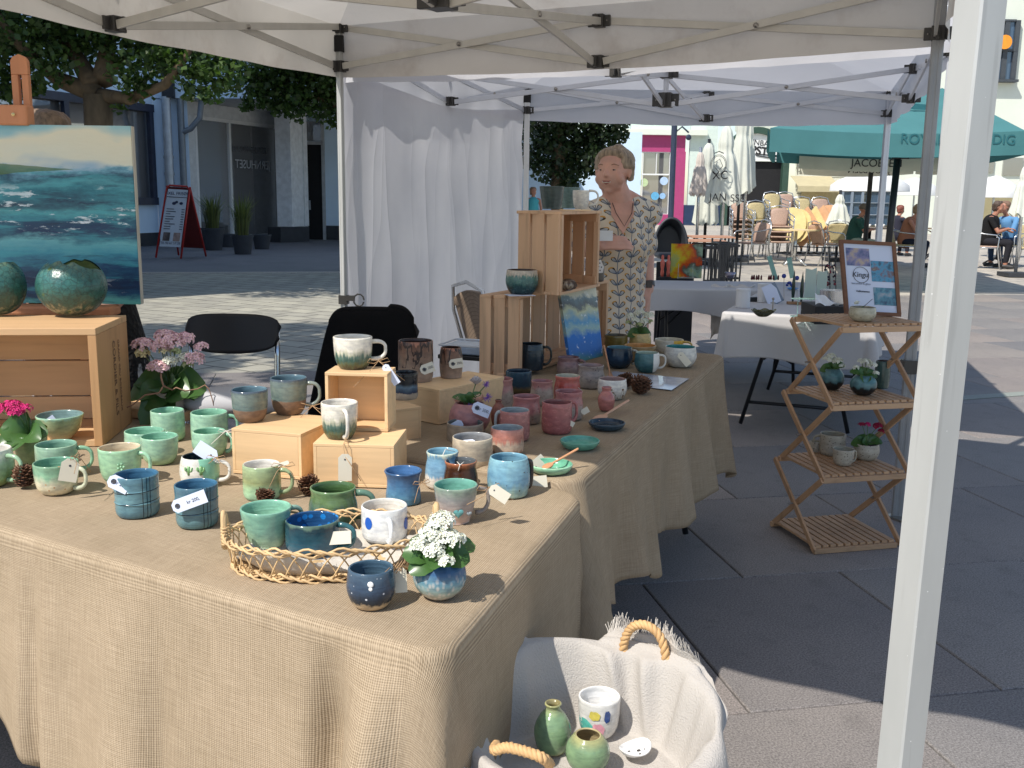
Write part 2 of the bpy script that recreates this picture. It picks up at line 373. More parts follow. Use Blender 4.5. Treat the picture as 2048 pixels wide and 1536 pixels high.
b=MB();b.box(cp+Vector((-0.25,-0.1,4.6)),(0.32,0.25,1.3));b.build('sign_box',M_plinth,LB)
S0=Vector((-9.2,28.3,0));S1=up_(P(556,478,0),0);S1.x+=0.1
ds=(S1-S0).normalized();ns=Vector((-ds.y,ds.x,0));SLn=(S1-S0).length
b=MB();b.add([(-9.9,28.0,3.94),(1.5,27.7,3.94),(1.5,41,3.94),(-9.9,41,3.94)],[(0,1,2,3)]);b.build('soffit',mat('soffit_board',(0.6,0.6,0.58,1),0.8),LB)
b=MB();b.box((S0+S1)/2+ns*0.05+Z*3.75,(SLn,0.3,0.36),ax=(ds,ns,Z));b.box(S0+ds*0.25+Z*1.8,(0.6,0.12,3.6),ax=(ds,ns,Z));b.build('fascia',mat('fascia_paint',(0.66,0.68,0.68,1),0.7),LB)
fr_=MB()
for u_ in(0.58,2.15,SLn-0.06):fr_.box(S0+ds*u_-ns*0.02+Z*1.85,(0.09,0.1,3.5),ax=(ds,ns,Z))
fr_.box(S0+ds*(SLn/2+0.3)-ns*0.02+Z*3.52,(SLn-0.6,0.1,0.1),ax=(ds,ns,Z));fr_.box(S0+ds*(SLn/2+0.3)-ns*0.02+Z*0.12,(SLn-0.6,0.1,0.16),ax=(ds,ns,Z))
wo=fr_.build('window',M_white,LB);wo['label']='white framed full height shop window'
b=MB();b.box(S0+ds*(SLn/2+0.3)+ns*0.02+Z*1.85,(SLn-0.62,0.02,3.4),ax=(ds,ns,Z));b.build('pane',M_glass,wo)
M_refl=mat('reflected_lettering',(0.5,0.52,0.55,1),0.6)
text('lettering','VELKOMMEN TIL',0.26,S0+ds*3.1-ns*0.05+Z*2.75,ds,Z,mat('faint_lettering',(.1,.11,.13,1)),wo);text('lettering','JERNHUSET',0.36,S0+ds*3.3-ns*0.05+Z*2.3,-ds,Z,M_refl,wo)  # mirrored lower line is a window reflection, built as letters on the pane
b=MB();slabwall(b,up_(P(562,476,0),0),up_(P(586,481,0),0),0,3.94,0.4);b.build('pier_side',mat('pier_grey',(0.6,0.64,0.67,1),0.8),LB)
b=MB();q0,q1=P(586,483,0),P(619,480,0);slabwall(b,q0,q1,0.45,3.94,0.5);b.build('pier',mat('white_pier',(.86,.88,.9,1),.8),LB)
b=MB();slabwall(b,P(562,485,0),P(619,483,0),0,0.45,0.6);b.build('plinth',M_plinth,LB)
dy=P(619,480,0).y
a0=Vector((P(640,470,0).x,dy+0.25,0));x_l=D(608,300,dy+.25).x;x_r=D(644,300,dy+.25).x
b=MB();b.box(((x_l+x_r)/2,dy+0.45,1.5),(x_r-x_l,0.06,3.0));do=b.build('door',M_dark,LB)
b=MB();b.box((x_l+0.12,dy+0.4,1.1),(0.04,0.08,0.3));b.build('handle',M_pipe,do)
b=MB();[b.box((x_,dy+0.4,1.95),(0.09,0.12,3.95))for x_ in(x_l,x_r)];b.box(((x_l+x_r)/2,dy+0.4,3.05),(x_r-x_l,0.12,0.1));b.build('door_frame',mat('grey_frame',(0.4,0.42,0.44,1),0.6),LB)
b=MB();b.box((x_r+2.5,dy+0.6,2.2),(4.9,0.3,3.5));b.box((-3,40.6,2),(16,.3,4));b.box(((x_l+x_r)/2,dy+0.7,3.4),(x_r-x_l,0.04,1.2));b.build('wall',M_plw,LB);b=MB();b.box(((x_l+x_r)/2,dy+0.5,3.42),(x_r-x_l-.08,0.04,.6));b.build('transom_glass',M_glass,LB)
b=MB();b.box((x_r+2.5,dy+0.58,0.225),(4.9,0.32,0.45));b.build('plinth',M_plinth,LB)
TB=thing('tall_building','tall pale corner building that shades the street on the left, outside the frame','building',(-12,10,0))
b=MB();e1=Vector((0.81,0.58,0));e2=Vector((-0.58,0.81,0));c0=Vector((-8.2,10.5,0))
b.box(c0-e1*7+e2*8+Z*10,(14,16,20),ax=(e1,e2,Z));b.build('wall',mat('far_pale_wall',(0.74,0.75,0.74,1),0.9),TB)
b=MB()
for i in range(4):
 for j in range(5):b.box(c0+e2*(2.2+i*3.5)+e1*0.02+Z*(2.3+j*3.7),(0.06,1.3,2.0),ax=(e1,e2,Z))
b.build('window',M_glass,TB)
YB=58.0
def fx(x,y,Y=YB):return D(x,y,Y)
def panel(bd,x0,y0,x1,y1,Y,th=0.3,mi=None):
 a=D(x0,y1,Y);q=D(x1,y0,Y);e=D(x0,y0,Y);z0=a.z if y1<470 else -0.02
 bd.box(((a.x+q.x)/2,Y+th/2,(z0+e.z)/2),(abs(q.x-a.x),th,e.z-z0),mi)
SQ=thing('pink_front_building','pale green and cream building with a magenta shop front, beyond the woman','building',up_(fx(1300,445),0))
b=MB();panel(b,1000,60,1262,480,YB);panel(b,1262,60,1372,266,YB);panel(b,1372,60,1446,480,YB)
b.build('wall',mat('pale_mint_wall',(0.62,0.72,0.66,1),0.85,var=0.05),SQ)
b=MB();panel(b,1262,266,1284,480,YB-0.1,0.3);panel(b,1262,266,1372,303,YB-0.103,0.3);panel(b,1338,303,1372,480,YB-0.1,0.3);panel(b,1284,428,1338,480,YB-.1,0.3)
b.build('shop_front',mat('magenta_paint',(0.40,0.05,0.17,1),0.6,var=0.06),SQ)
b=MB();panel(b,1362,410,1446,480,YB-0.06,0.3);b.build('plinth',mat('navy_plinth',(0.015,0.035,0.09,1),0.7),SQ)
b=MB();panel(b,1205,257,1416,268,YB-0.5,0.5);b.build('cornice',M_plc,SQ)
b=MB();panel(b,1283,303,1340,430,YB+0.1,0.05);wp=b.build('window',M_glass,SQ)
b=MB()
for x_ in(1283,1311.5,1337):panel(b,x_,303,x_+3,430 if x_!=1311.5 else 348,YB-0.05,0.1)
for y_ in(302,347,427):panel(b,1283,y_,1340,y_+3,YB-0.06,0.1)
b.build('frame',M_white,wp)
for(x_,y_,r_,cl,nm)in((1288,365,8,(0.5,0.62,0.35,1),'yellow_green_disc'),(1328,362,8,(0.45,0.6,0.8,1),'pale_blue_disc'),(1310,392,8,(0.12,0.4,0.65,1),'blue_disc'),(1325,392,6,(0.3,0.5,0.75,1),'light_blue_disc'),(1296,405,5,(0.35,0.5,0.2,1),'small_green_disc'),(1303,418,5,(0.3,0.5,0.5,1),'teal_disc')):
 b=MB();q=D(x_,y_,YB-0.02);b.lathe([(0.001,0),(r_*YB/FPX,0)],(0,0,0),16);b.v=[(v[0]+q.x,q.y+v[2],q.z+v[1])for v in b.v];b.build('sticker',mat(nm,cl,0.5),wp)
b=MB();q=D(1340,440,YB-2);b.tube([up_(q,0),up_(q,6.2)],0.13,10);b.build('downpipe',M_navy,SQ)
AR=thing('arched_restaurant_building','pale building with a dark green arch over the dark restaurant entrance','building',up_(fx(1520,445),0))
b=MB();panel(b,1446,60,1472,480,YB+.05);panel(b,1472,60,1566,262,YB+.05);panel(b,1566,60,1590,480,YB+.05)
b.build('wall',mat('bright_cream_wall',(0.68,0.72,0.62,1),0.85,var=0.05),AR)
M_grn=mat('dark_green_paint',(0.03,0.07,0.05,1),0.5)
acx,acz,ar=D(1510,327,YB).x,D(1510,322,YB).z,52*YB/FPX
def arc(r,k0=0,k1=math.pi,n=20):return[(acx+r*math.cos(k0+(k1-k0)*i/n),acz+r*math.sin(k0+(k1-k0)*i/n))for i in range(n+1)]
b=MB();n_=20
for r0,r1,yy in((ar,ar+0.35,YB-0.35),):
 A_,B_=arc(r0),arc(r1)
 for i in range(n_):
  b.prism([A_[i],A_[i+1],B_[i+1],B_[i]],0.5,(Vector((1,0,0)),Z,Vector((0,1,0))),(0,yy,0))
for sx_ in(-1,1):b.box((acx+sx_*(ar+0.175),YB-0.1,acz/2),(0.35,0.5,acz))
b.build('arch',M_grn,AR)
b=MB();A_=arc(ar);b.prism(A_,0.1,(Vector((1,0,0)),Z,Vector((0,1,0))),(0,YB-0.15,-0.002));sg=b.build('arch_sign',M_white,AR)
M_blk=mat('black_lettering',(0.015,0.015,0.018,1),0.6)
text('lettering','CHOPSTICKS',0.62,(acx+0.1,YB-0.17,acz+0.55),(1,0,-0.12),Z,M_blk,sg,font_off=0.02)
text('lettering','STEINBAR',0.42,(acx,YB-0.17,acz+1.0),(1,0,-0.1),Z,M_blk,sg)
b=MB();b.bar((acx,YB-.18,acz+0.3),(acx+1.25,YB-.18,acz-0.02+0.12),0.03,0.05);b.bar((acx-.1,YB-.18,acz+0.38),(acx+1.4,YB-.18,acz+0.3),0.03,0.05);b.build('chopsticks_emblem',M_blk,sg)
b=MB();b.box((acx,YB+1.4,acz/2),(ar*2,2.6,acz-0.02));b.build('doorway',M_dark,AR)
CB=thing('cream_boarded_house','cream boarded house with dark shop windows behind the cafe terrace','building',up_(fx(1680,445),0))
M_board=mat('cream_boarding',(0.74,0.73,0.6,1),0.8,var=0.04)
b=MB();panel(b,1590,60,1900,480,YB+0.2);b.build('wall',M_board,CB)
for y_ in range(256,436,11):
 b=MB();panel(b,1592,y_,1800,y_+9.6,YB+0.06,0.12);b.build('board',M_board,CB)
b=MB();panel(b,1684,362,1725,450,YB-.1,0.1);panel(b,1728,370,1792,450,YB-.1,0.1);wd=b.build('window',glass_mat('blue_window_glass',(0.05,0.09,0.15,1),0.08),CB)
b=MB()
for x_ in(1684,1703,1724,1758,1790):panel(b,x_,362,x_+1.6,450,YB-.2,0.1)
for y_ in(381,404,428):panel(b,1684,y_,1792,y_+1.8,YB-.21,0.1)
b.build('frame',mat('grey_blue_frame',(0.22,0.27,0.34,1),0.5),wd)
b=MB();panel(b,1795,365,1850,425,YB-.1,.1);b.build('window',mat('warm_shop_interior',(0.16,0.07,0.05,1),0.4,var=0.5,scale=1.5),CB)
b=MB();panel(b,1795,400,1850,421,YB-.25,.1);b.build('counter_panel',M_plc,CB)
b=MB();panel(b,1795,421,1860,450,YB-.27,.1);b.build('plinth',M_navy,CB)
a=D(1596,372,YB-1.8);q=D(1680,372,YB-1.8);b=MB();z1=D(1600,352,YB).z
b.add([(a.x,YB-0.1,z1),(q.x,YB-0.1,z1),(q.x,YB-1.8,a.z),(a.x,YB-1.8,a.z),(a.x,YB-1.8,a.z-.3),(q.x,YB-1.8,a.z-.3)],[(0,1,2,3),(3,2,5,4)]);b.build('awning',fabric('sand_awning',(0.62,0.55,0.36,1),0.3),CB)
b=MB();panel(b,1600,380,1682,430,YB-0.3,.1);b.build('shutter',mat('ochre_shutter',(0.36,0.3,0.17,1),0.7),CB)
WB=thing('white_corner_building','tall white building with a round orange sign on its window, at the right edge','building',up_(D(2000,470,36),0))
b=MB();YR=46;panel(b,1880,-160,2500,480,YR,6);b.build('wall',M_plc,WB)
b=MB();panel(b,1985,40,2032,158,YR-.1,.12);wn=b.build('window',glass_mat('blue_window_glass'),WB)
b=MB();[panel(b,x_,40,x_+2.5,158,YR-.2,.12)for x_ in(1984,2010,2031)];panel(b,1984,98,2034,102,YR-.21,.12);panel(b,1980,158,2038,163,YR-.4,.4);panel(b,1984,38,2034,42,YR-.22,.12);b.build('frame',mat('dark_frame',(0.06,0.07,0.08,1),0.6),wn)
b=MB();q=D(2010,84,YR-.4);b.lathe([(0.001,-.03),(0.3,-.03),(0.3,.03),(0.001,.03)],(0,0,0),20);b.v=[(v[0]+q.x,q.y+v[2],q.z+v[1])for v in b.v]
b.build('round_sign',mat('orange_sign',(0.85,0.32,0.03,1),0.5),wn)
b=MB();panel(b,1940,375,2040,470,YR-.1,.1);b.build('curtain_wall',fabric('olive_curtain',(0.33,0.29,0.17,1)),WB)
b=MB();panel(b,1950,318,1990,345,YR-.1,.1);b.build('window',M_glass,WB);b=MB();panel(b,2005,315,2048,350,YR-.1,.1);b.build('window',M_glass,WB)
FB=thing('blue_grey_house','blue grey rendered house glimpsed behind the dark tree beside the white curtain','building',up_(D(1080,440,64),0))
b=MB();panel(b,985,330,1180,480,56,1.2);b.build('wall',mat('blue_grey_render',(0.3,0.36,0.44,1),0.8),FB)
[MB_.build('window',M_glass,FB)for MB_ in(MB(),MB())if panel(MB_,*((1072,345,1090,372)if FB.get('k')is None else(1104,345,1122,372)),55.9,.1)is None and FB.__setitem__('k',1)is None];del FB['k']
# trees
M_leaf=None
def leaf_mat(name,col,tr=0.35):
 t=NT(name);f=t.noise(1.5,4);oi=t.n('ShaderNodeNewGeometry')
 cc=t.ramp(oi.outputs['Random Per Island'],[(0,k_(col,0.6)),(0.5,col),(1,(col[0]*1.5,col[1]*1.35,col[2]*1.1,1))])
 t.base(cc);t.b.inputs['Roughness'].default_value=0.45;tn=t.n('ShaderNodeBsdfTranslucent');t.l(t.mix(1.0,cc,(1.3,1.5,0.6,1),'MULTIPLY'),tn.inputs[0])
 mx=t.n('ShaderNodeMixShader');mx.inputs[0].default_value=tr;t.l(t.b.outputs[0],mx.inputs[1]);t.l(tn.outputs[0],mx.inputs[2]);t.l(mx.outputs[0],t.out.inputs[0]);return t.m
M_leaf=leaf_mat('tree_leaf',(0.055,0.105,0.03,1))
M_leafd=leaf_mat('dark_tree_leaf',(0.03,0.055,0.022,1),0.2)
M_bark=mat('brown_bark',(0.12,0.085,0.05,1),0.9,var=0.35,scale=8,bump=0.9,bscale=18,stretch=(1,1,0.35))
def leafcloud(name,blobs,n,size,m_,parent,seed=1):
 rg=np.random.default_rng(seed);cs=np.array([b_[0]for b_ in blobs]);rs=np.array([b_[1]for b_ in blobs])
 wts=(rs**2);wts/=wts.sum();k=rg.choice(len(blobs),n,p=wts)
 d=rg.normal(size=(n,3));d/=np.linalg.norm(d,axis=1)[:,None]
 pos=cs[k]+d*rs[k][:,None]*(rg.random(n)**0.4)[:,None]*np.array([1,1,0.7])
 nr=rg.normal(size=(n,3))+np.array([0,0,0.8]);nr/=np.linalg.norm(nr,axis=1)[:,None]
 t1=np.cross(nr,rg.normal(size=(n,3)));t1/=np.linalg.norm(t1,axis=1)[:,None];t2=np.cross(nr,t1)
 sz=size*(0.6+0.8*rg.random(n))[:,None]
 v=np.stack([pos-t1*sz*0.6,pos+t2*sz*0.5-nr*sz*0.12,pos+t1*sz*0.6,pos-t2*sz*0.5-nr*sz*0.12],1).reshape(-1,3)
 v-=np.array(ORG[parent.name])
 me=bpy.data.meshes.new(name);me.vertices.add(4*n);me.vertices.foreach_set('co',v.ravel());me.loops.add(4*n);me.loops.foreach_set('vertex_index',np.arange(4*n))
 me.polygons.add(n);me.polygons.foreach_set('loop_start',np.arange(n)*4);me.polygons.foreach_set('loop_total',np.full(n,4));me.update();me.validate();me.materials.append(m_)
 o=bpy.data.objects.new(name,me);COL.objects.link(o);o.parent=parent;ORG[o.name]=ORG[parent.name];return o
def tree(label,base,H0,tr,limbs,blobs,n,size,m_,seed,trunk_top=None):
 T=thing('tree',label,'tree',base);base=Vector(base);b=MB()
 b.tube([base,base+Vector((0.02,0,H0*0.3)),base+Vector((-0.03,0,H0*0.7)),base+Vector((0,0,H0))]+([Vector(trunk_top)]if trunk_top else[]),[tr*1.3,tr*1.05,tr*0.95,tr]+([tr*0.5]if trunk_top else[]),12)
 b.build('trunk',M_bark,T,smooth=True)
 for lp,r0 in limbs:
  b=MB();m2=len(lp);b.tube(lp,[r0*(1-0.75*i/(m2-1))for i in range(m2)],8);b.build('limb',M_bark,T,smooth=True)
 leafcloud('crown',blobs,n,size,m_,T,seed);return T
def blobify(cx,cy,cz,rx,rz,k,r0,seed):
 g=random.Random(seed);out=[]
 while len(out)<k:
  x,y,z=g.uniform(-1,1),g.uniform(-1,1),g.uniform(-1,1)
  if x*x+y*y+z*z<1:out.append(((cx+x*rx,cy+y*rx,cz+z*rz),r0*g.uniform(0.6,1.25)))
 return out
Y1=14.0;t1=D(200,260,Y1);j=D(196,190,Y1)
L1=[([j,D(120,160,Y1),D(70,120,Y1-.3),D(20,70,Y1-.5),D(-40,-30,Y1-.5)],0.13),([D(185,170,Y1),D(150,110,Y1+.3),D(110,40,Y1+.6),D(90,-60,Y1+1)],0.14),([j,D(260,198,Y1-.2),D(330,170,Y1-.4),D(375,110,Y1-.6),D(400,40,Y1-.8)],0.1),([D(205,160,Y1),D(215,100,Y1+.4),D(225,20,Y1+.6),D(240,-80,Y1+.6)],0.15),([D(205,150,Y1),D(260,110,Y1+.8),D(330,60,Y1+1.4)],0.09)]
bl=[(tuple(D(x,y,Y1+dy_)),r_)for x,y,r_,dy_ in((-20,130,.5,0),(20,70,.6,-.5),(70,90,.5,.5),(110,60,.6,0),(160,100,.45,.6),(30,160,.4,.3),(5,185,.35,0),(60,175,.22,0),(100,130,.4,-.4),(215,70,.5,0),(270,90,.5,.4),(300,130,.4,-.3),(330,100,.5,.3),(370,120,.45,-.3),(400,150,.38,-.6),(440,140,.4,-.4),(420,185,.22,-.6),(380,185,.2,-.5),(460,170,.22,-.3),(255,150,.3,-.5),(280,180,.25,-.3),(430,90,.5,0),(480,110,.4,.2),(180,20,.7,0),(320,30,.7,0),(50,10,.8,0),(-80,60,.8,0),(-90,150,.5,0),(430,20,.7,0),(240,215,.12,-.2))]
bl+=blobify(t1.x,14.2,5.6,3.2,1.3,22,0.8,5)
tree('large street tree with brown forked trunk and dark leaves behind the sea painting',up_(t1,0),j.z,0.19,L1,bl,27000,0.075,M_leaf,2)
Y2=19.0;t2=Vector((D(712,300,Y2).x,Y2,0))
bl=[(tuple(D(x,y,Y2+dy_)),r_)for x,y,r_,dy_ in((520,190,.38,-.4),(560,170,.6,0),(600,210,.45,-.3),(640,180,.6,0),(665,230,.35,0),(560,215,.25,-.3),(495,210,.18,-.2),(620,140,.7,.3),(540,140,.5,0),(500,160,.35,0),(680,140,.8,0),(740,170,.8,0))]
bl+=blobify(t2.x,Y2+0.3,4.9,2.4,1.2,14,0.7,9)
tree('sunlit street tree whose leaves hang left of the tent post',t2,2.7,0.16,[([Vector((t2.x,Y2,2.6)),D(660,200,Y2),D(590,190,Y2),D(540,170,Y2)],0.09),([Vector((t2.x,Y2,2.6)),D(740,150,Y2),D(800,60,Y2)],0.09)],bl,17000,0.08,M_leaf,4,trunk_top=(t2.x+.2,Y2+.2,4.6))
Y3=20.5;t3=Vector((D(1118,300,Y3).x,Y3,0))
bl=[(tuple(D(x,y,Y3+dy_)),r_)for x,y,r_,dy_ in((1080,280,.45,0),(1120,300,.55,0),(1160,290,.55,.2),(1200,280,.45,0),(1235,270,.25,0),(1100,340,.4,0),(1140,350,.4,0),(1170,330,.35,0),(1185,310,.3,-.3),(1130,370,.25,0),(1065,320,.3,0),(1090,230,.7,0),(1150,220,.8,0),(1210,230,.6,0))]
bl+=blobify(t3.x,Y3,4.3,1.7,1.0,10,0.6,3)
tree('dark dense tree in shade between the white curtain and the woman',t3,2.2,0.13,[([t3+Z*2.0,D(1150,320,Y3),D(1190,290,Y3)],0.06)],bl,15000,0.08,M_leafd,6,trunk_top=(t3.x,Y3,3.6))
t4=Vector((-5.7,3.0,0));bl=blobify(-5.7,3.0,5.9,1.9,2.3,26,0.5,14)
tree('street tree outside the left edge of the frame, dappling the tent with shade',t4,3.4,0.16,[([t4+Z*3.3,t4+Vector((.6,.4,4.6)),t4+Vector((1,.8,6))],.08)],bl,9000,0.085,M_leaf,8,trunk_top=(-5.6,3.1,6.4))
t5=Vector((-7.4,4.9,0));bl=blobify(-7.4,4.9,6.9,2.3,2.2,34,0.55,15)
tree('second street tree outside the left edge, its leaves shade the paving by the chairs',t5,4.4,0.17,[([t5+Z*4.2,t5+Vector((.8,.4,5.6)),t5+Vector((1.2,.8,7))],.09)],bl,12000,0.095,M_leaf,9,trunk_top=(-7.3,5,7.6))
# market tents
M_can=fabric('warm_white_canvas',(0.72,0.685,0.63,1),transl=0.30,var=0.08,scale=1.6,bump=0.8,bscale=3.4,stain=(0.52,0.46,0.40,1))
M_can2=fabric('cool_white_canvas',(0.68,0.685,0.72,1),transl=0.38,var=0.04,scale=1.5,bump=0.4,bscale=3.6);M_can2.node_tree.nodes['Bump'].inputs['Strength'].default_value=.9
M_alu=mat('painted_aluminium',(0.56,0.54,0.49,1),0.42,metal=0.35,var=0.06,scale=12)
M_alu2=mat('bright_aluminium',(0.6,0.62,0.66,1),0.38,metal=0.45,var=0.06)
M_plast=mat('dark_grey_plastic',(0.045,0.043,0.04,1),0.45)
M_bolt=mat('steel_bolt',(0.35,0.33,0.3,1),0.3,metal=0.9)
def pole_mat():
 t=NT('scratched_white_pole');v=t.coord();n1=t.noise(7,6,vec=v,stretch=(1,1,.25));n2=t.noise(60,3,vec=v,stretch=(1,1,0.06))
 cc=t.ramp(n1,[(0.3,(0.40,0.41,0.40,1)),(0.7,(0.50,0.51,0.50,1))]);cc=t.mix(t.ramp(n2,[(0.60,(0,0,0,1)),(0.68,(.35,.35,.35,1))]),cc,(0.3,0.3,0.29,1))
 vo=t.n('ShaderNodeTexVoronoi');vo.inputs['Scale'].default_value=55;t.l(v,vo.inputs['Vector'])
 cc=t.mix(t.ramp(vo.outputs['Distance'],[(0.03,(1,1,1,1)),(0.06,(0,0,0,1))]),cc,(0.85,0.85,0.85,1))
 t.base(cc);t.b.inputs['Roughness'].default_value=0.4;t.b.inputs['Metallic'].default_value=0.15;t.bump(n1,0.15,0.002);return t.m
M_pole=pole_mat()
def canopy(parent,cs,pk,name,m_,drop,zt,sag=0.10,wob=0.012,edge=None,frill=0.0):
 """cs: four corners (x, y, valance bottom z); roof rises from zt to the peak pk"""
 b=MB();pk=Vector(pk)
 for i in range(4):
  A_,B_=Vector(cs[i]),Vector(cs[(i+1)%4]);A_=up_(A_,A_.z+drop);B_=up_(B_,B_.z+drop)
  def f(u,v,A_=A_,B_=B_,i=i):
   e=A_.lerp(B_,u);q=e.lerp(pk,v);s_=-sag*math.sin(math.pi*u)*(1-v)*min(1,v*3)-0.05*math.sin(math.pi*v)
   return q+Z*(s_+0.02*mnoise.noise(q*1.7)*min(1,v*4))
  b.grid(f,22,14)
 b.build(name,m_,parent,smooth=True)
 for i in range(4):
  A_,B_=Vector(cs[i]),Vector(cs[(i+1)%4]);L_=(B_-A_).length;d=(B_-A_).normalized();n=Vector((d.y,-d.x,0))
  ctr=(Vector(cs[0])+Vector(cs[2]))/2
  if n.dot(A_-ctr)<0:n=-n
  b=MB()
  def g(u,v,A_=A_,B_=B_,n=n,i=i):
   q=A_.lerp(B_,u);sg_=-0.028*math.sin(math.pi*u);w1=wob*(math.sin(u*21+i)+0.6*math.sin(u*47+2*i))*(1-v)
   w2=frill*(abs(math.sin(u*30+i))*0.5+0.5*mnoise.noise(Vector((u*9,i,0))))*(1-v)
   return q+n*((0.03+w1)*(1-v**3))+Z*(v*drop+sg_*(1-v)+w2)
  b.grid(g,70,6);b.build('valance',m_,parent,smooth=True)
def leg_profile(wd):
 a=wd/2;g=a*0.16;r=a*0.22;pts=[]
 for k in range(4):
  ca,sa=math.cos(k*math.pi/2),math.sin(k*math.pi/2)
  for x,y in((a,-a+r),(a,-g*1.5),(a-g*.5,-g*1.5),(a-g*.5,g*1.5),(a,g*1.5),(a,a-r),(a-r*.3,a-r*.3)):pts.append((x*ca-y*sa,x*sa+y*ca))
 return pts
def leg(parent,p,z0,z1,wd,rz,m_,name='leg',lean=(0,0)):
 ax=(Vector((math.cos(rz),math.sin(rz),0)),Vector((-math.sin(rz),math.cos(rz),0)),(Vector((lean[0],lean[1],1))).normalized())
 b=MB();b.prism(leg_profile(wd),(z1-z0),ax,(p[0],p[1],z0));o=b.build(name,m_,parent,bev=0.0012);return o
def bracket(parent,p,rz,s_=0.055):
 b=MB();ax=(Vector((math.cos(rz),math.sin(rz),0)),Vector((-math.sin(rz),math.cos(rz),0)),Z)
 b.box(p,(s_,s_,s_*1.1),ax=ax)
 for k in(-1,1):
  for a_ in(0,1):b.box(Vector(p)+ax[a_]*(k*s_*0.75),(s_*(0.6 if a_==0 else 0.25),s_*(0.25 if a_==0 else 0.6),s_*0.95),ax=ax)
 o=b.build('bracket',M_plast,parent,bev=0.003)
 q=MB()
 for k in(-1,1):q.ball(Vector(p)+ax[0]*(k*s_*0.75)-ax[1]*s_*0.13,s_*0.07,8)
 q.build('rivet',M_bolt,o)
def scissor(parent,A_,at,ab,B_,bt,bb,m_,wd=0.03,th=0.014,off=0.012):
 A_,B_=Vector(A_),Vector(B_);d=up_(B_-A_,0).normalized();n=Vector((-d.y,d.x,0))
 for(z0,z1,s_)in((at,bb,1),(ab,bt,-1)):
  b=MB();b.bar(up_(A_,z0)+n*off*s_+d*0.03,up_(B_,z1)+n*off*s_-d*0.03,th,wd);b.build('truss_bar',m_,parent,bev=0.002)
 t_=0.5;mid=(up_(A_,(at+ab)/2)+up_(B_,(bt+bb)/2))/2
 b=MB();b.tube([mid-n*(off+th),mid+n*(off+th)],0.012,10);b.ball(mid-n*(off+th),0.009,8);b.build('pivot_bolt',M_bolt,parent,smooth=True)
def frame(parent,cs,m_,zt,zb,mt,mb,ctr,wd,hub=True):
 mids=[(Vector(cs[i])+Vector(cs[(i+1)%4]))/2 for i in range(4)]
 rz=math.atan2((Vector(cs[1])-Vector(cs[0])).y,(Vector(cs[1])-Vector(cs[0])).x)
 for i in range(4):
  scissor(parent,cs[i],zt,zb,mids[i],mt,mb,m_,wd);scissor(parent,mids[i],mt,mb,cs[(i+1)%4],zt,zb,m_,wd)
  bracket(parent,up_(mids[i],mt),rz);bracket(parent,up_(mids[i],mb),rz)
  bracket(parent,up_(cs[i],zt),rz);bracket(parent,up_(cs[i],zb),rz)
  if hub:scissor(parent,mids[i],mt-0.005,mb-0.005,ctr,mt-0.02,mb-0.03,m_,wd)
 if hub:
  bracket(parent,up_(ctr,mt),rz,0.075);bracket(parent,up_(ctr,mb),rz,0.085)
  b=MB();b.tube([up_(ctr,mb),up_(ctr,2.95)],0.018,8);b.build('centre_post',m_,parent)
cL,cR,cN,cF=(-0.975,5.756,2.065),(1.776,4.411,2.075),(0.535,1.20,2.07),(-2.21,2.545,2.07)
NTn=thing('market_tent','beige white market tent over the pottery tables, its big pole standing close','market tent',(-0.22,3.48,0),'market tents')
canopy(NTn,[cL,cR,cN,cF],(-0.22,3.48,2.98),'canopy',M_can,0.27,2.33)
frame(NTn,[cL,cR,cN,cF],M_alu,2.325,2.12,2.265,2.075,Vector((-0.25,3.48,0)),0.034)
rzT=math.atan2(-0.44,0.9)
lN=MB().prism([(x_,y_)for x_,y_ in((.0205,-.018),(.0205,.018),(.018,.0205),(-.018,.0205),(-.0205,.018),(-.0205,-.018),(-.018,-.0205),(.018,-.0205))],2.6,(Vector((math.cos(R(24)),math.sin(R(24)),0)),Vector((-math.sin(R(24)),math.cos(R(24)),0)),Vector((.014,0,1))),(cN[0]-.030,cN[1],0)).build('leg',M_pole,NTn);lN['label']='scratched white corner pole nearest the camera'
leg(NTn,cL,0,2.33,0.030,rzT,M_pole);leg(NTn,cR,0,2.33,0.048,rzT+0.15,mat('weathered_grey_leg',(0.30,0.31,0.32,1),.45,metal=.2));leg(NTn,cF,0,2.33,0.04,rzT,M_pole)
for q in(cL,cR,cN,cF):
 b=MB();b.box((q[0]+.02,q[1]-0.02,0.006),(0.12,0.1,0.008),rz=0.4);b.build('foot_plate',M_bolt,NTn)
b=MB();q=Vector(cL);b.box(up_(q,0.83),(0.055,0.05,0.05));b.box((q.x+0.04,q.y-0.02,0.84),(0.05,0.03,0.03));o=b.build('leg_clamp',M_plast,NTn)
b=MB();b.tube([(q.x+0.09+0.03*math.cos(a_),q.y-0.03,0.83+0.035*math.sin(a_))for a_ in[k*0.6 for k in range(11)]],0.005,6);b.build('ring',M_plast,o)
b=MB();q=Vector(cR);b.box(up_(q,0.70),(0.075,0.07,0.06));b.box((q.x+0.06,q.y-0.03,0.66),(0.05,0.04,0.09));b.build('leg_clamp',M_plast,NTn)
b=MB();q=Vector(cL);b.box(up_(q,2.24),(0.05,0.045,0.085));b.build('velcro_strap',mat('black_strap',(0.01,0.01,0.01,1),0.8),NTn)
dL,dR,dBR,dBL=(-0.995,5.93,2.045),(2.03,4.86,2.10),(2.995,8.3,2.035),(0.095,8.42,2.04)
T2=thing('market_tent','bright white market tent joined behind the beige one, standing over the glass art tables','market tent',(1.0,6.9,0),'market tents')
canopy(T2,[dL,dR,dBR,dBL],(1.0,6.9,2.95),'canopy',M_can2,0.25,2.30,frill=0.008)
frame(T2,[dL,dR,dBR,dBL],M_alu2,2.30,2.12,2.25,2.07,Vector((1.0,6.9,0)),0.032)
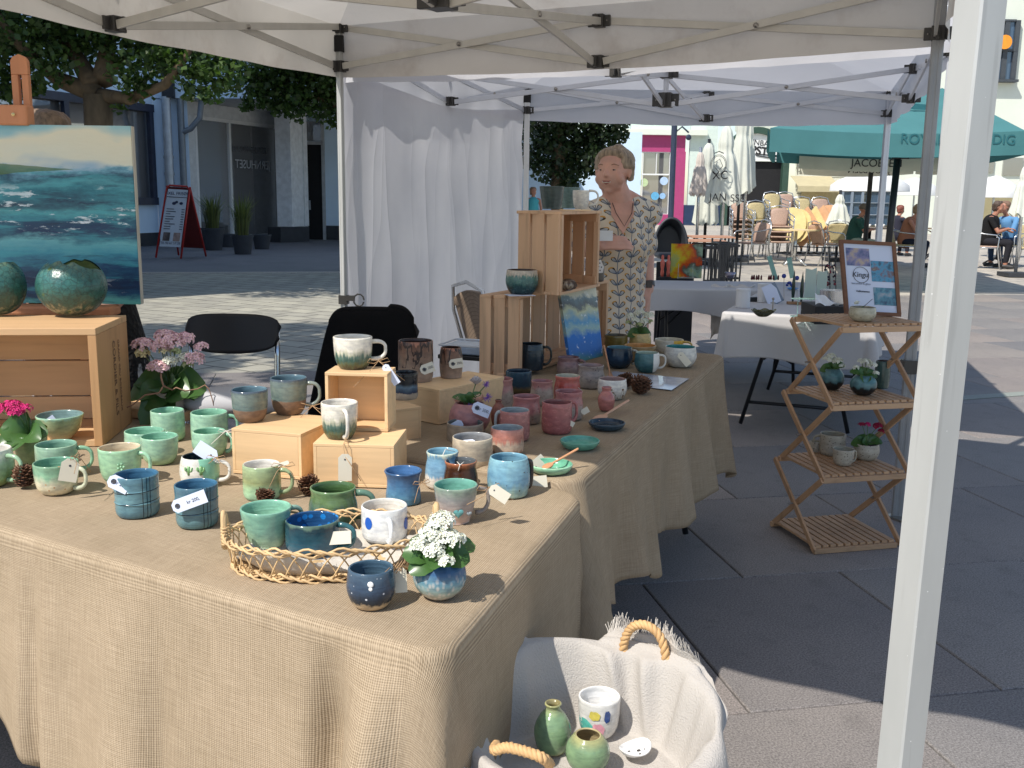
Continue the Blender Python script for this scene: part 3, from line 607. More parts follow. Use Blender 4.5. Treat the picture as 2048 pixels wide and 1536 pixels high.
leg(T2,dL,0,2.3,0.03,rzT,M_alu2);leg(T2,(dR[0],dR[1],0),0,2.3,0.04,rzT,M_alu2);leg(T2,dBR,0,2.3,0.045,0,M_alu2);leg(T2,dBL,0,2.3,0.045,0,M_white)
b=MB();q=Vector(dBL);b.box(up_(q,2.26),(0.06,0.05,0.16));b.build('velcro_strap',MC['black_strap'],T2)
A_=Vector((dL[0]+0.02,dL[1]-0.06,0));B_=Vector((dBL[0]-0.03,dBL[1]-0.02,0));dd=(B_-A_).normalized();nn=Vector((dd.y,-dd.x,0))
b=MB()
def cf(u,v):
 q=A_.lerp(B_,u);top=2.115-0.085*math.sin(math.pi*u)**1.5
 z_=0.02+(top-0.02)*v;q0=0
 for a_,k,ph,fall in((0.005,7,0,.5),(0.0025,21,1,.8),(0.0015,41,2,1)):q0+=a_*math.sin(k*(u+(1-v)*0.22*(0.5-u))+ph+2.2*mnoise.noise(Vector((u*3,v*2,k))))*(fall+v*(1-fall))
 q0+=0.012*mnoise.noise(Vector((u*2.3+v*1.5,v*2.6,0.5)))+0.012*mnoise.noise(Vector((u*9+v*5,v*3,4)))+0.018*(1-abs(v-0.88)*11 if abs(v-0.88)<0.09 else 0)*math.sin(u*4)
 return q+nn*q0+Z*z_
b.grid(cf,110,80)
def crease_mat():
 t=NT('creased_tent_wall');o=t.coord();cc=t.ramp(t.noise(1.4,5,vec=o),[(.35,(.56,.565,.61,1)),(.65,(.66,.66,.69,1))]);h=None;s0=t.n('ShaderNodeSeparateXYZ');t.l(o,s0.inputs[0]);cv=t.n('ShaderNodeCombineXYZ');t.l(t.math('ADD',t.math('MULTIPLY',s0.outputs[0],.4),t.math('MULTIPLY',s0.outputs[1],.9)),cv.inputs[0]);t.l(s0.outputs[2],cv.inputs[1]);o=cv.outputs[0]
 for rot,sc_,k in(((0,0,.38),(3.2,.55,1),1),((0,0,-.5),(2.6,.5,1),.7),((0,0,.9),(2,.45,1),.5)):
  mp=t.n('ShaderNodeMapping');mp.inputs['Rotation'].default_value=rot;mp.inputs['Scale'].default_value=sc_;t.l(o,mp.inputs[0]);n=t.noise(.75,1.2,vec=mp.outputs[0]);q=t.math('MULTIPLY',t.math('POWER',t.math('ABSOLUTE',t.math('SUBTRACT',n,.5)),.7),2.0*k);h=q if h is None else t.math('ADD',h,q)
 t.base(cc);t.b.inputs['Roughness'].default_value=.8;t.bump(h,.38,.05);tr=t.n('ShaderNodeBsdfTranslucent');t.l(cc,tr.inputs[0]);t.l(t.t.nodes['Bump'].outputs[0],tr.inputs['Normal']);mx=t.n('ShaderNodeMixShader');mx.inputs[0].default_value=.42;t.l(t.b.outputs[0],mx.inputs[1]);t.l(tr.outputs[0],mx.inputs[2]);t.l(mx.outputs[0],t.out.inputs[0]);return t.m
sw=b.build('tent_sidewall',crease_mat(),None,smooth=True);tag(sw,'creased white sidewall curtain hanging from the second tent down to the ground','curtain')
# tables and burlap
def burlap(name,ca,cb,sc_=1.0):
 t=NT(name);uv=t.n('ShaderNodeUVMap').outputs[0];sx=t.n('ShaderNodeSeparateXYZ');t.l(uv,sx.inputs[0])
 nz=t.noise(3,4,vec=uv);nf=t.noise(260,2,vec=uv);thr=t.noise(1.0,2,vec=uv,stretch=(14,330,1));thr2=t.noise(1.0,2,vec=uv,stretch=(330,14,1))
 fu=t.math('SINE',t.math('ADD',t.math('MULTIPLY',sx.outputs[0],2*math.pi/(0.0042*sc_)),t.math('MULTIPLY',nz,3.0)))
 fv=t.math('SINE',t.math('ADD',t.math('MULTIPLY',sx.outputs[1],2*math.pi/(0.0035*sc_)),t.math('MULTIPLY',nz,5.0)))
 wv=t.math('ADD',t.math('MULTIPLY',fu,0.5),t.math('MULTIPLY',fv,0.35));h=t.math('ADD',t.math('MULTIPLY',wv,0.75),t.math('MULTIPLY',nf,0.6))
 cc=t.ramp(t.math('ADD',t.math('MULTIPLY',h,0.32),0.37),[(0.14,cb),(0.46,k_(ca,0.88)),(0.8,k_(ca,1.3))])
 tt=t.math('ADD',t.math('MULTIPLY',thr,0.5),t.math('MULTIPLY',thr2,0.5))
 cc=t.mix(1.0,cc,t.ramp(tt,[(0.35,(0.82,0.80,0.77,1)),(0.65,(1.10,1.10,1.10,1))]),'MULTIPLY')
 cc=t.mix(1.0,cc,t.ramp(t.noise(5,4,vec=uv),[(0.3,(0.9,0.9,0.88,1)),(0.7,(1.05,1.05,1.05,1))]),'MULTIPLY')
 t.base(cc);t.b.inputs['Roughness'].default_value=0.92;t.b.inputs['Specular IOR Level'].default_value=0.15;t.bump(h,0.55,0.0012);return t.m
M_burl=burlap('burlap',(0.45,0.355,0.25,1),(0.13,0.088,0.052,1));M_burl2=burlap('finer_burlap',(0.43,0.34,0.24,1),(0.16,0.11,0.07,1),0.8)
def cloth(name,o,e1,e2,L1_,L2_,z0,rad,hem,fold,mats,label,cat,uvs=1.0,re=0.014,flare=0.05,puff=None,nt_=26,seed=0):
 """rounded rectangle top with a hanging skirt; hem(s, side) gives the hem height, fold(s, side) the swing of the folds"""
 o=Vector(o);pts=[];nrm=[]
 def corner(cx,cy,a0):
  for k in range(9):
   a=a0+k/8*math.pi/2;pts.append((cx+rad*math.cos(a),cy+rad*math.sin(a)));nrm.append((math.cos(a),math.sin(a)))
 def edge(p,q,n_,N):
  for k in range(1,N):pts.append((p[0]+(q[0]-p[0])*k/N,p[1]+(q[1]-p[1])*k/N));nrm.append(n_)
 N1,N2=int(L1_*60),int(L2_*60)
 corner(rad,rad,math.pi);edge((rad,0),(L1_-rad,0),(0,-1),N1);corner(L1_-rad,rad,-math.pi/2);edge((L1_,rad),(L1_,L2_-rad),(1,0),N2)
 corner(L1_-rad,L2_-rad,0);edge((L1_-rad,L2_),(rad,L2_),(0,1),N1);corner(rad,L2_-rad,math.pi/2);edge((0,L2_-rad),(0,rad),(-1,0),N2)
 n=len(pts);cum=[0]
 for i in range(1,n):cum.append(cum[-1]+math.dist(pts[i],pts[i-1]))
 vs=[];uv=[];fs=[];cx,cy=L1_/2,L2_/2;rings=14
 for r_ in range(rings):
  f=(r_+1)/rings
  for(x,y)in pts:
   X,Y_=cx+(x-cx)*f,cy+(y-cy)*f;q=o+e1*X+e2*Y_
   zz=0.0016*mnoise.noise(Vector((X*7,Y_*7,seed)))+(puff(X,Y_)if puff else 0)
   vs.append(q+Z*(z0+zz));uv.append((X*uvs,Y_*uvs))
 prof=[(re*math.sin(a),-re*(1-math.cos(a)))for a in(0.4,0.8,1.2,math.pi/2)]
 for(ro,dz)in prof:
  for i,(x,y)in enumerate(pts):
   q=o+e1*(x+nrm[i][0]*ro)+e2*(y+nrm[i][1]*ro);vs.append(q+Z*(z0+dz));uv.append(((x+nrm[i][0]*(ro+.01))*uvs,(y+nrm[i][1]*(ro+.01))*uvs))
 for t_ in range(1,nt_+1):
  v=t_/nt_
  for i,(x,y)in enumerate(pts):
   zb=hem(x,y,nrm[i]);z_=z0-re-(z0-re-zb)*v;fo=fold(x,y,nrm[i],v);off=re+fo
   q=o+e1*(x+nrm[i][0]*off)+e2*(y+nrm[i][1]*off);vs.append(q+Z*z_)
   dd_=re+(z0-zb)*v
   uv.append(((x+nrm[i][0]*dd_)*uvs,(y+nrm[i][1]*dd_)*uvs))
 R_=rings+4+nt_
 for r_ in range(R_-1):
  fs+=[(r_*n+i,r_*n+(i+1)%n,(r_+1)*n+(i+1)%n,(r_+1)*n+i)for i in range(n)]
 k=len(vs);vs.append(o+e1*cx+e2*cy+Z*(z0+(puff(cx,cy)if puff else 0)));uv.append((cx*uvs,cy*uvs));fs+=[(k,i,(i+1)%n)for i in range(n)]
 b=MB();b.add(vs,fs);ob=b.build(name,mats,None,smooth=True,uv=uv);ob.data.polygons.foreach_set('use_smooth',[True]*len(ob.data.polygons))
 q=ob.modifiers.new('solid','SOLIDIFY');q.thickness=0.0015;q.offset=-1
 return tag(ob,label,cat)
M_metal_blk=mat('black_steel',(0.02,0.022,0.026,1),0.4,metal=0.3)
M_ttop=mat('white_plastic_table_top',(0.65,0.65,0.63,1),0.5)
def table(o,e1,e2,L1_,L2_,z0,label,tname='folding_table'):
 o=Vector(o);c_=o+e1*L1_/2+e2*L2_/2;T=thing(tname,label,'table',up_(c_,0))
 b=MB();b.box(up_(c_,z0-0.025),(L1_-0.02,L2_-0.02,0.04),ax=(e1,e2,Z));b.build('table_top',M_ttop,T,bev=0.006)
 lon,sh=(e1,e2)if L1_>L2_ else(e2,e1);l_,s_=max(L1_,L2_),min(L1_,L2_)
 for k in(-1,1):
  q=c_+lon*(k*(l_/2-0.22));b=MB()
  for j_ in(-1,1):b.tube([up_(q+sh*(j_*s_*0.22),z0-0.05),up_(q+sh*(j_*s_*0.25),z0-0.25),up_(q+sh*(j_*s_*0.4),0.015)],0.013,8)
  b.tube([up_(q-sh*s_*0.36,0.16),up_(q+sh*s_*0.36,0.16)],0.011,8);b.tube([up_(q-sh*s_*.25,z0-.3),up_(c_+lon*k*0.2,z0-0.06),up_(q+sh*s_*.25,z0-.3)],0.009,6)
  b.build('leg_frame',M_metal_blk,T,smooth=True)
 return T
E1=Vector((0.86,-0.51,0)).normalized();N1v=Vector((0.30,0.954,0)).normalized()
corner1=Vector((-0.105,1.405,0));LT1,WT1=2.1,0.86
o1=corner1-E1*LT1
table(o1+N1v*0.02,E1,N1v,LT1-.02,WT1-.04,0.742,'long folding table under the burlap cloth nearest the camera')
def hem1(x,y,n):
 k=min(1,max(0,(x-.95)/.3));return(.325-.02*math.sin(x*5)-.13*k)if n[1]<-.5 else .16
def fold1(x,y,n,v):
 s=x if abs(n[1])>0.7 else(y+1.3)
 f=0.03*v+v**0.8*(0.022*math.sin(s*10.5+0.6+1.5*math.sin(s*3))+0.012*math.sin(s*23+1)+.02*mnoise.noise(Vector((s*4,v*1.5,3))));cr=min(abs(n[0]),abs(n[1]))*1.4
 bump_=math.exp(-((x-(LT1-0.10))/0.05)**2)*(0.085 if n[1]<-0.5 else 0)*min(1,v*3)-math.exp(-((x-(LT1-0.20))/0.035)**2)*(0.07 if n[1]<-0.5 else 0)*min(1,v*3)
 cf_=(-0.04*math.exp(-((x-1.13)/0.022)**2)-.03*math.exp(-((x-1.5)/0.03)**2))*v if n[1]<-0.5 else 0
 return(f+cr*0.06*v+bump_+cf_+0.02*v)*(.35 if n[0]>.8 else 1)
cloth('burlap_tablecloth',o1,E1,N1v,LT1,WT1,0.75,0.05,hem1,fold1,M_burl,'coarse burlap cloth draped over the near pottery table, front edge in full sun','tablecloth',puff=lambda x,y:0.0,re=0.02)
E2=Vector((0.9,-0.44,0)).normalized();N2v=Vector((0.42,0.9,0)).normalized();N2v=Vector((0.356,0.934,0)).normalized()
cr2=Vector((0.150,2.30,0));W2_,L2_=0.76,2.12
o2=cr2-E2*W2_
table(o2+N2v*0.02,E2,N2v,W2_,L2_-.04,0.752,'folding table under the second burlap cloth with the crates')
def hem2(x,y,n):
 k=y/L2_;return 0.35-0.11*k+0.045*abs(math.sin(y*4.3+0.5))+.02*math.sin(y*17)if n[0]>0.2 else 0.42
def fold2(x,y,n,v):
 s=y*1.0;cr=min(abs(n[0]),abs(n[1]))*1.4
 return 0.035*v+v*(0.036*math.sin(s*13+math.sin(s*4))+0.018*math.sin(s*29+1)+0.006*math.sin(s*61))+cr*0.09*v**1.3
cloth('burlap_tablecloth',o2,E2,N2v,W2_,L2_,0.762,0.05,hem2,fold2,M_burl2,'finer burlap cloth with deep folds on the table that carries the crates and pink mugs','tablecloth',re=0.018)
# pots
TZ1,TZ2=0.752,0.764
def profile(kind,Rm,h):
 P_={'cyl':[(0.0,0),(.80,0),(.9,.02),(.97,.08),(1,.2),(1,.6),(.99,1)],'tum':[(0,0),(.78,0),(.92,.05),(.97,.15),(.97,.33),(1.0,.36),(.97,.39),(.98,.64),(1.0,.67),(.975,.7),(1,1)],'belly':[(0,0),(.55,0),(.72,.06),(.9,.25),(1,.5),(.98,.75),(.93,1)],'cup':[(0,0),(.58,0),(.72,.05),(.88,.22),(.96,.5),(.99,.8),(1,1)],'taper':[(0,0),(.6,0),(.66,.03),(.8,.3),(.92,.65),(1,1)],'bowl':[(0,0),(.42,0),(.5,.06),(.78,.38),(.93,.72),(1,1)],'flare':[(0,0),(.85,0),(.93,.06),(.93,.25),(.86,.55),(.88,.8),(1,1)],'waist':[(0,0),(.82,0),(.97,.12),(1,.35),(.96,.6),(.88,.82),(.93,1)],'bulb':[(0,0),(.5,0),(.72,.07),(.95,.32),(1,.52),(.9,.8),(.7,1)],'globe':[(0,0),(.4,0),(.62,.06),(.9,.26),(1,.5),(.94,.74),(.72,.94),(.62,1)],'bottle':[(0,0),(.62,0),(.85,.1),(1,.35),(.95,.55),(.7,.75),(.42,.88),(.38,.95),(.46,1)],'vase':[(0,0),(.6,0),(.85,.12),(1,.4),(.95,.6),(.66,.78),(.52,.84),(.55,.93),(.6,1)],'dish':[(0,0),(.6,0),(.8,.12),(.95,.6),(1,1)],'pot':[(0,0),(.72,0),(.76,.03),(.9,.5),(.98,.9),(1,1)],'barrel':[(0,0),(.8,0),(.92,.1),(1,.4),(.97,.75),(.88,1)],'tin':[(0,0),(.97,0),(1,.02),(1,.97),(.98,1)]}[kind]
 out=[]
 for i in range(len(P_)-1):
  p0=P_[max(i-1,0)];p1=P_[i];p2=P_[i+1];p3=P_[min(i+2,len(P_)-1)]
  for k in range(3 if i else 1):
   t=k/3
   if i==0:out.append(p1);continue
   q=[0.5*((2*p1[a])+(-p0[a]+p2[a])*t+(2*p0[a]-5*p1[a]+4*p2[a]-p3[a])*t*t+(-p0[a]+3*p1[a]-3*p2[a]+p3[a])*t**3)for a in(0,1)]
   out.append((max(0,q[0]),min(max(0,q[1]),1)))
 out.append(P_[-1]);return[(r*Rm,z*h)for r,z in out],P_[1][0],P_[-1][0]
CLAY=c(196,170,140)
NW=[0]
def pot(name,label,cat,c0,Rm,h,kind,mo,mi_,group=None,th=0.0042,n=40,cut=None,T=None):
 """c0: base centre; outer glaze mo, inside glaze mi_"""
 T=T or thing(name,label,cat,c0,group);NW[0]+=1
 o,rb,rt=profile(kind,Rm,h);rtop=o[-1][0]
 inn=[(max(r-th,0.001),z)for r,z in o if z>th*1.8]
 lip=[(rtop-th*0.15,h+th*0.35),(rtop-th*0.5,h+th*0.5),(rtop-th*0.85,h+th*0.35)]
 pr=o+lip+inn[::-1]+[(max(inn[0][0]*0.8,.001),th*1.3),(0.0006,th*1.3)]
 mis=[0]*(len(o)+1)+[1]*(len(pr)-len(o)-2)
 b=MB();b.lathe(pr,(0,0,0),n,mis,wob=0.011,seed=NW[0]*1.7);bo=b.build('body',[mo,mi_],T,w_=False,smooth=True);bo.parent=T;bo['zone']=0;del bo['zone']
 T['_r']=Rm;d=dict(T=T,c=Vector(c0),R=Rm,h=h,rt=rtop,body=bo);del T['_r'];return d
def place(x0,y0,x1,y1,z,kind):
 xc=(x0+x1)/2;_,rb,rt=profile(kind,1,1);p=P(xc,y1,z);r=_ray(xc,y1);hd=Vector((r.x,r.y,0)).normalized();sn=-r.z/r.length;cs=math.sqrt(1-sn*sn)
 for _i in range(3):
  d=(p-EYE).dot(FWD);Rm=(x1-x0)/2*d/FPX;cc=p+hd*(Rm*rb);p2=cc
  d=(cc-EYE).dot(FWD);Rm=(x1-x0)/2*d/FPX
 h=((y1-y0)*d/FPX-(rt+rb)*Rm*sn)/cs;return up_(p+hd*Rm*rb,z),Rm,max(h,0.012)
def ware(name,label,cat,box,z,kind,mo,mi_,group=None,**kw):
 c0,Rm,h=place(*box,z,kind)
 return pot(name,label,cat,c0,Rm,h*kw.pop('hk',1),kind,mo(h)if callable(mo)else mo,mi_(h)if callable(mi_)else mi_,group,**kw)
def handle(w_,ang,m_,z0=0.18,z1=0.86,out=0.5,r=0.0046,flat=1.0):
 a=R(ang);d=Vector((math.cos(a),math.sin(a),0));h,Rm=w_['h'],w_['R'];c0=Vector((0,0,0));pts=[]
 zt,zb=h*z1,h*z0;o_=Rm*out*1.5
 for t in[i/14 for i in range(15)]:
  th=math.pi*t;x=Rm*0.93+math.sin(th)**0.75*o_;zz=(zt+zb)/2+math.cos(th)*(zt-zb)/2+(0.08*h*math.sin(th)if t<0.5 else 0)
  pts.append(c0+d*x+Z*zz)
 rr=[r*(1.25-0.35*math.sin(math.pi*i/14))for i in range(15)]
 b=MB();b.tube(pts,rr,10);return b.build('handle',m_,w_['T'],w_=False,smooth=True)
M_card=mat('cream_card',(0.72,0.68,0.56,1),0.8,var=0.03);M_cardb=mat('white_card',(0.66,0.72,0.88,1),0.8,var=0.03)
M_ink=mat('dark_ink',(0.05,0.05,0.06,1),0.8);M_str=mat('jute_string',(0.42,0.27,0.15,1),0.9);M_strw=mat('white_string',(0.75,0.72,0.66,1),0.9)
def card(T,pa,pb,wpx,Yd=None,m_=None,hole=True,price=True,flip=1,world=None,tilt=0.0):
 """a clipped price card running from photo point pa (hole end) to pb, hanging at distance Yd"""
 m_=m_ or M_card
 if world:A_,B_=world
 else:A_,B_=D(pa[0],pa[1],Yd),D(pb[0],pb[1],Yd)
 ux=(B_-A_);L=ux.length;ux.normalize();v=(EYE-(A_+B_)/2).normalized();v=(v+Vector((0,0,tilt))).normalized();uy=v.cross(ux).normalized()*flip;nz=ux.cross(uy).normalized()
 if nz.dot(v)<0:nz=-nz
 W=wpx*(A_-EYE).dot(FWD)/FPX;b=MB();a=W/2;k=W*0.28
 b.prism([(0,-a+k),(k,-a),(L,-a),(L,a),(k,a),(0,a-k)],0.0007,(ux,uy,nz),A_);o=b.build('price_tag',m_,T)
 if hole:
  b=MB();q=A_+ux*W*0.42+nz*0.0012
  if price:
   ring=[(q+ux*math.cos(t_)*W*.17+uy*math.sin(t_)*W*.17)for t_ in[i*math.pi/6 for i in range(12)]];b.tube(ring,W*0.03,5,closed=True)
   b.add([q+ux*math.cos(t_)*W*.13+uy*math.sin(t_)*W*.13 for t_ in[i*math.pi/5 for i in range(10)]],[tuple(range(10))]);b.build('stamp',M_ink,o)
  else:
   b.add([q+ux*math.cos(t_)*W*.07+uy*math.sin(t_)*W*.07 for t_ in[i*math.pi/5 for i in range(10)]],[tuple(range(10))]);b.build('eyelet',M_ink,o)
 if price:
  xd=ux if ux.dot(RT)>0 else -ux;yd=nz.cross(xd);t_=text('price','kr 200,',W*0.36,A_+ux*(L*0.62)+nz*0.0011,xd,yd,M_ink,o,extrude=0.0002)
 return o
def bow(T,p,d,s=0.02,m_=None,seed=0):
 g=random.Random(seed);b=MB();p=Vector(p);d=Vector(d).normalized();u=d.cross(Z);u=u.normalized()if u.length>.1 else Vector((1,0,0))
 for k in(-1,1):b.tube([p,p+u*k*s+Z*s*.3,p+u*k*s*1.3-Z*s*.1,p+u*k*s*.5-Z*s*.25,p],0.0009,5)
 for k in(-1,1):b.tube([p,p+(u*k*.6-Z*.5+d*.4)*s*1.2,p+(u*k*g.uniform(.6,1.6)-Z*g.uniform(.4,1.2)+d*.5)*s*2.2],0.0008,5)
 b.ball(p,0.0022,6);return b.build('string',m_ or M_str,T,smooth=True)
g_=glaze
mint_i=g_('mint_inside',[(0,c(125,190,158))],rough=.1)
def mint(nm,lo=c(158,198,150),hi=c(155,203,172)):return lambda h:g_(nm,[(0.05,lo),(0.5,hi),(1,hi)],h,0.05,rough=.16)
white_i=g_('warm_white_inside',[(0,c(225,220,208))]);
G1='green mugs and cups on the near table'
a=ware('mug','pale green streaked mug cut off by the left edge of the photo','mug',(-62,888,28,975),TZ1,'belly',lambda h:g_('streaky_green_a',[(.1,c(150,160,90)),(.35,c(120,170,110)),(.7,c(160,200,160)),(.95,c(215,225,205))],h,.22),white_i);handle(a,-15,g_('sage_handle_a',[(0,c(150,190,150))]),out=.5)
a=ware('mug','sea green mug behind the cream mug with the cream tag, near left','mug',(77,879,157,958),TZ1,'cyl',lambda h:g_('sea_green_a',[(.1,c(150,180,140)),(.6,c(145,185,155)),(1,c(150,190,160))],h),g_('sea_green_ai',[(0,c(120,170,145))]),G1);handle(a,12,g_('sage_handle_b',[(0,c(135,190,150))]),out=.48)
a=ware('mug','round green and cream mug with a cream tag and pine cone at its left','mug',(73,914,158,990),TZ1,'cup',lambda h:g_('green_cream',[(.0,c(222,205,165)),(.4,c(218,212,180)),(.72,c(130,185,150)),(1,c(120,165,130))],h,.12,speck=(c(190,150,110),60,0.1)),g_('green_cream_i',[(0,c(110,170,140))]),G1);handle(a,-12,g_('cream_handle',[(0,c(200,205,175))]),out=.42)
Yd=a['c'].y-a['R']-.012;card(a['T'],(143,918),(134,963),34,Yd,price=False);bow(a['T'],D(150,913,Yd+.01),(1,0,0),.018,seed=1)
a=ware('mug','light green mug with small raised flowers, left of the round mint cup','mug',(203,885,284,968),TZ1,'cup',mint('mint_flower',c(165,205,165),c(160,210,165)),g_('oat_inside',[(0,c(214,196,160))]),G1);handle(a,-8,g_('mint_handle',[(0,c(150,205,165))]),out=.42)
for fxx,fyy in((212,925),(242,934)):
 q=D(fxx,fyy,a['c'].y-a['R']*math.sqrt(max(0,1-((fxx-243)/44)**2))-.0005)-Vector(a['c']);b=MB()
 for k in range(5):b.ball(q+Vector((math.cos(k*1.256)*.007,-.001,math.sin(k*1.256)*.007)),.0035,8)
 b.ball(q,.003,8);b.build('raised_flower',MC.get('mf')or MC.setdefault('mf',g_('mint_flower_relief',[(0,c(140,195,150))])),a['T'],w_=False,smooth=True)
ware('cup','small mint cup behind, half hidden by the round mint cup','cup',(253,853,330,915),TZ1,'cyl',mint('mint_a'),mint_i,G1)
ware('cup','rounded mint cup without handle standing in front of its two mint neighbours','cup',(285,864,358,930),TZ1,'cup',mint('mint_b'),mint_i,G1)
ware('cup','tall mint tumbler with a pinched rim in front of the pink flowers','cup',(305,814,370,884),TZ1,'cyl',mint('mint_c'),mint_i,G1)
a=ware('mug','mint mug with handle at the back, next to the pale wooden block','mug',(385,817,456,888),TZ1,'cyl',mint('mint_d',c(165,195,145)),mint_i,G1);handle(a,10,mint_i,out=.4)
a=ware('mug','mint mug with string on its handle, below the taller mint mug by the wooden block','mug',(386,855,455,915),TZ1,'belly',mint('mint_e',c(150,198,150)),mint_i,G1);handle(a,0,mint_i,out=.25);bow(a['T'],D(452,862,a['c'].y-.03),(0,-1,0),.016,M_strw,3)
a=ware('mug','white and green mug with two little cactuses on its side and a white card inside','mug',(362,904,440,975),TZ1,'barrel',lambda h:g_('white_green_half',[(0,c(225,222,210))],h,pat=lambda t,o,sx,cc:t.mix(t.ramp(t.math('ADD',t.math('MULTIPLY',sx.outputs[0],14),t.math('ADD',t.math('MULTIPLY',sx.outputs[2],4),0.1)),[(0.49,(0,0,0,1)),(0.52,(1,1,1,1))]),cc,c(140,200,170))),g_('ink_blue_i',[(0,c(30,50,70))]),G1)
handle(a,-12,white_i,out=.5);Yd=a['c'].y-a['R']-.006
for x_ in(378,402):
 b=MB();q=D(x_,950,Yd+.009);b.tube([q,q+Z*.02],.0038,8);b.tube([q+Z*.006,q+Vector((.007,-.002,.01)),q+Vector((.008,-.002,.018))],.0024,6);b.tube([q+Z*.008,q+Vector((-.007,-.002,.011)),q+Vector((-.008,-.002,.018))],.0024,6);b.build('cactus_relief',mat('cactus_green',c(120,165,110),.3),a['T'],smooth=True)
card(a['T'],(432,917),(393,892),28,a['c'].y-.012,M_cardb,price=False);bow(a['T'],D(432,915,a['c'].y-.02),(0,-1,0),.018,seed=4)
def plaid(t,o,sx,cc):
 at=t.math('ARCTAN2',sx.outputs[1],sx.outputs[0]);m1=None
 for k in(-0.95,-0.75,-0.58):
  q=t.math('LESS_THAN',t.math('ABSOLUTE',t.math('SUBTRACT',at,k)),0.018);m1=q if m1 is None else t.math('MAXIMUM',m1,q)
 for zf in(0.032,0.055):
  q=t.math('LESS_THAN',t.math('ABSOLUTE',t.math('SUBTRACT',sx.outputs[2],t.math('ADD',t.math('MULTIPLY',sx.outputs[0],0.08),zf))),0.0008);m1=t.math('MAXIMUM',m1,q)
 return t.mix(m1,cc,c(20,40,50))
blu_i=g_('deep_blue_inside',[(0,c(50,105,160))],rough=.1)
G2='blue plaid tumblers'
a=ware('tumbler','blue tumbler with dark plaid lines, left of the pair, tag at its upper left','cup',(234,937,320,1037),TZ1,'tum',lambda h:g_('plaid_blue_a',[(0,c(70,110,145)),(.5,c(95,140,175)),(1,c(75,120,160))],h,.1,pat=plaid),blu_i,G2)
card(a['T'],(217,958),(257,977),27,a['c'].y-a['R']*.9,M_cardb)
a=ware('tumbler','blue tumbler with dark plaid lines, right of the pair, tag across its front','cup',(354,957,438,1058),TZ1,'tum',lambda h:g_('plaid_blue_b',[(0,c(75,115,140)),(.5,c(90,130,165)),(1,c(65,105,145))],h,.1,pat=plaid),blu_i,G2)
card(a['T'],(345,1016),(412,991),27,a['c'].y-a['R']-.01,M_cardb,flip=1)
a=ware('mug','straight pale green mug with raffia round its handle, in front of the left block','mug',(488,919,563,1002),TZ1,'cyl',lambda h:g_('moss_mint',[(0,c(150,200,165)),(.35,c(160,200,150)),(.55,c(155,165,105)),(1,c(165,190,140))],h,.03),white_i);handle(a,-8,g_('moss_handle',[(0,c(150,170,120))]),out=.5);card(a['T'],(578,924),(556,931),8,a['c'].y-.03,price=False,hole=False);bow(a['T'],D(566,930,a['c'].y-.03),(.3,-1,0),.02,seed=8)
# bare wood boxes
M_pine=wood('bare_pine',c(228,200,160),0.86,0.8,'X');M_pine2=wood('pine_crate',c(206,170,138),0.7,0.9,'Z');M_bam=wood('bamboo_face',c(222,190,148),0.9,2.0,'X')
def wbox(label,A_,B_,depth,z0,z1,open_=False,th=0.008,name='wooden_box',gz=None,m_=None,cat='box'):
 """A_, B_ plan points of the front bottom edge, left to right"""
 A_,B_=up_(A_,0),up_(B_,0);ex=(B_-A_).normalized();ey=Vector((-ex.y,ex.x,0));Wd=(B_-A_).length;h=z1-z0;m_=m_ or M_bam
 T=thing(name,label,cat,up_((A_+B_)/2,z0));ax=(ex,ey,Z);c_=(A_+B_)/2+ey*depth/2;rz=math.atan2(ex.y,ex.x)
 def pc(nm,off,d):
  b=MB();b.box((0,0,0),d);o=b.build(nm,m_,None,bev=0.0012);o.parent=T;o.location=(c_+ex*off[0]+ey*off[1]+Z*(z0+off[2]))-Vector(T.location);o.rotation_euler=(0,0,rz);ORG[o.name]=ORG[T.name];return o
 pc('top_panel',(0,0,h-th/2),(Wd,depth,th));pc('bottom_panel',(0,0,th/2),(Wd,depth,th))
 for s in(-1,1):pc('side_panel',(s*(Wd-th)/2,0,h/2),(th,depth-.0006,h-2*th))
 if open_:pc('back_panel',(0,depth/2-th/2-.0005,h/2),(Wd-2*th,th,h-2*th))
 else:pc('front_panel',(0,-depth/2+th/2+.0005,h/2),(Wd-2*th,th,h-2*th))
 return T
hA=0.112;TA=TZ1+hA
wbox('plain wooden block box carrying the two blue and brown mugs',P(466,946,TZ1),P(604,960,TZ1),0.20,TZ1,TA)
hB=0.103;TB_=TZ1+hB
wbox('plain wooden block box with the white mug and hanging tag on it',P(628,972,TZ1),P(789,977,TZ1),0.17,TZ1,TB_)
cA,cB=P(652,861,TB_),P(776,865,TB_);zc=D(700,746,(cA.y+cB.y)/2).z
wbox('open fronted pale wooden box standing on the block, landscape mug on top',cA,cB,0.10,TB_+.0015,zc,True)
dA,dB=P(800,905,TZ1),P(843,880,TZ1);zD=D(843,811,dB.y).z
wbox('small wooden block box half hidden behind the open box, under the navy cup',P(775,893,TZ1),P(843,882,TZ1),0.16,TZ1,zD)
eA,eB=P(805,838,TZ2-.005),P(879,853,TZ2-.005);zE=D(879,780,eB.y).z
wbox('wooden block box in shade with the two brown tree mugs',eA,eB,0.30,TZ2,zE)
def ware_on(*a_,**k):return ware(*a_,**k)
G3='blue over brown mugs'
gb=lambda nm:(lambda h:g_(nm,[(0,c(120,95,72)),(.40,c(135,105,82)),(.44,c(95,115,135)),(.75,c(115,130,145)),(.93,c(110,125,145)),(1,c(70,85,120))],h,.02,matte_below=.42))
ware('cup','small blue over brown cup without handle on the left wooden block','cup',(465,772,537,846),TA,'cup',gb('blue_brown_a'),g_('denim_i',[(0,c(85,115,150))]),G3)
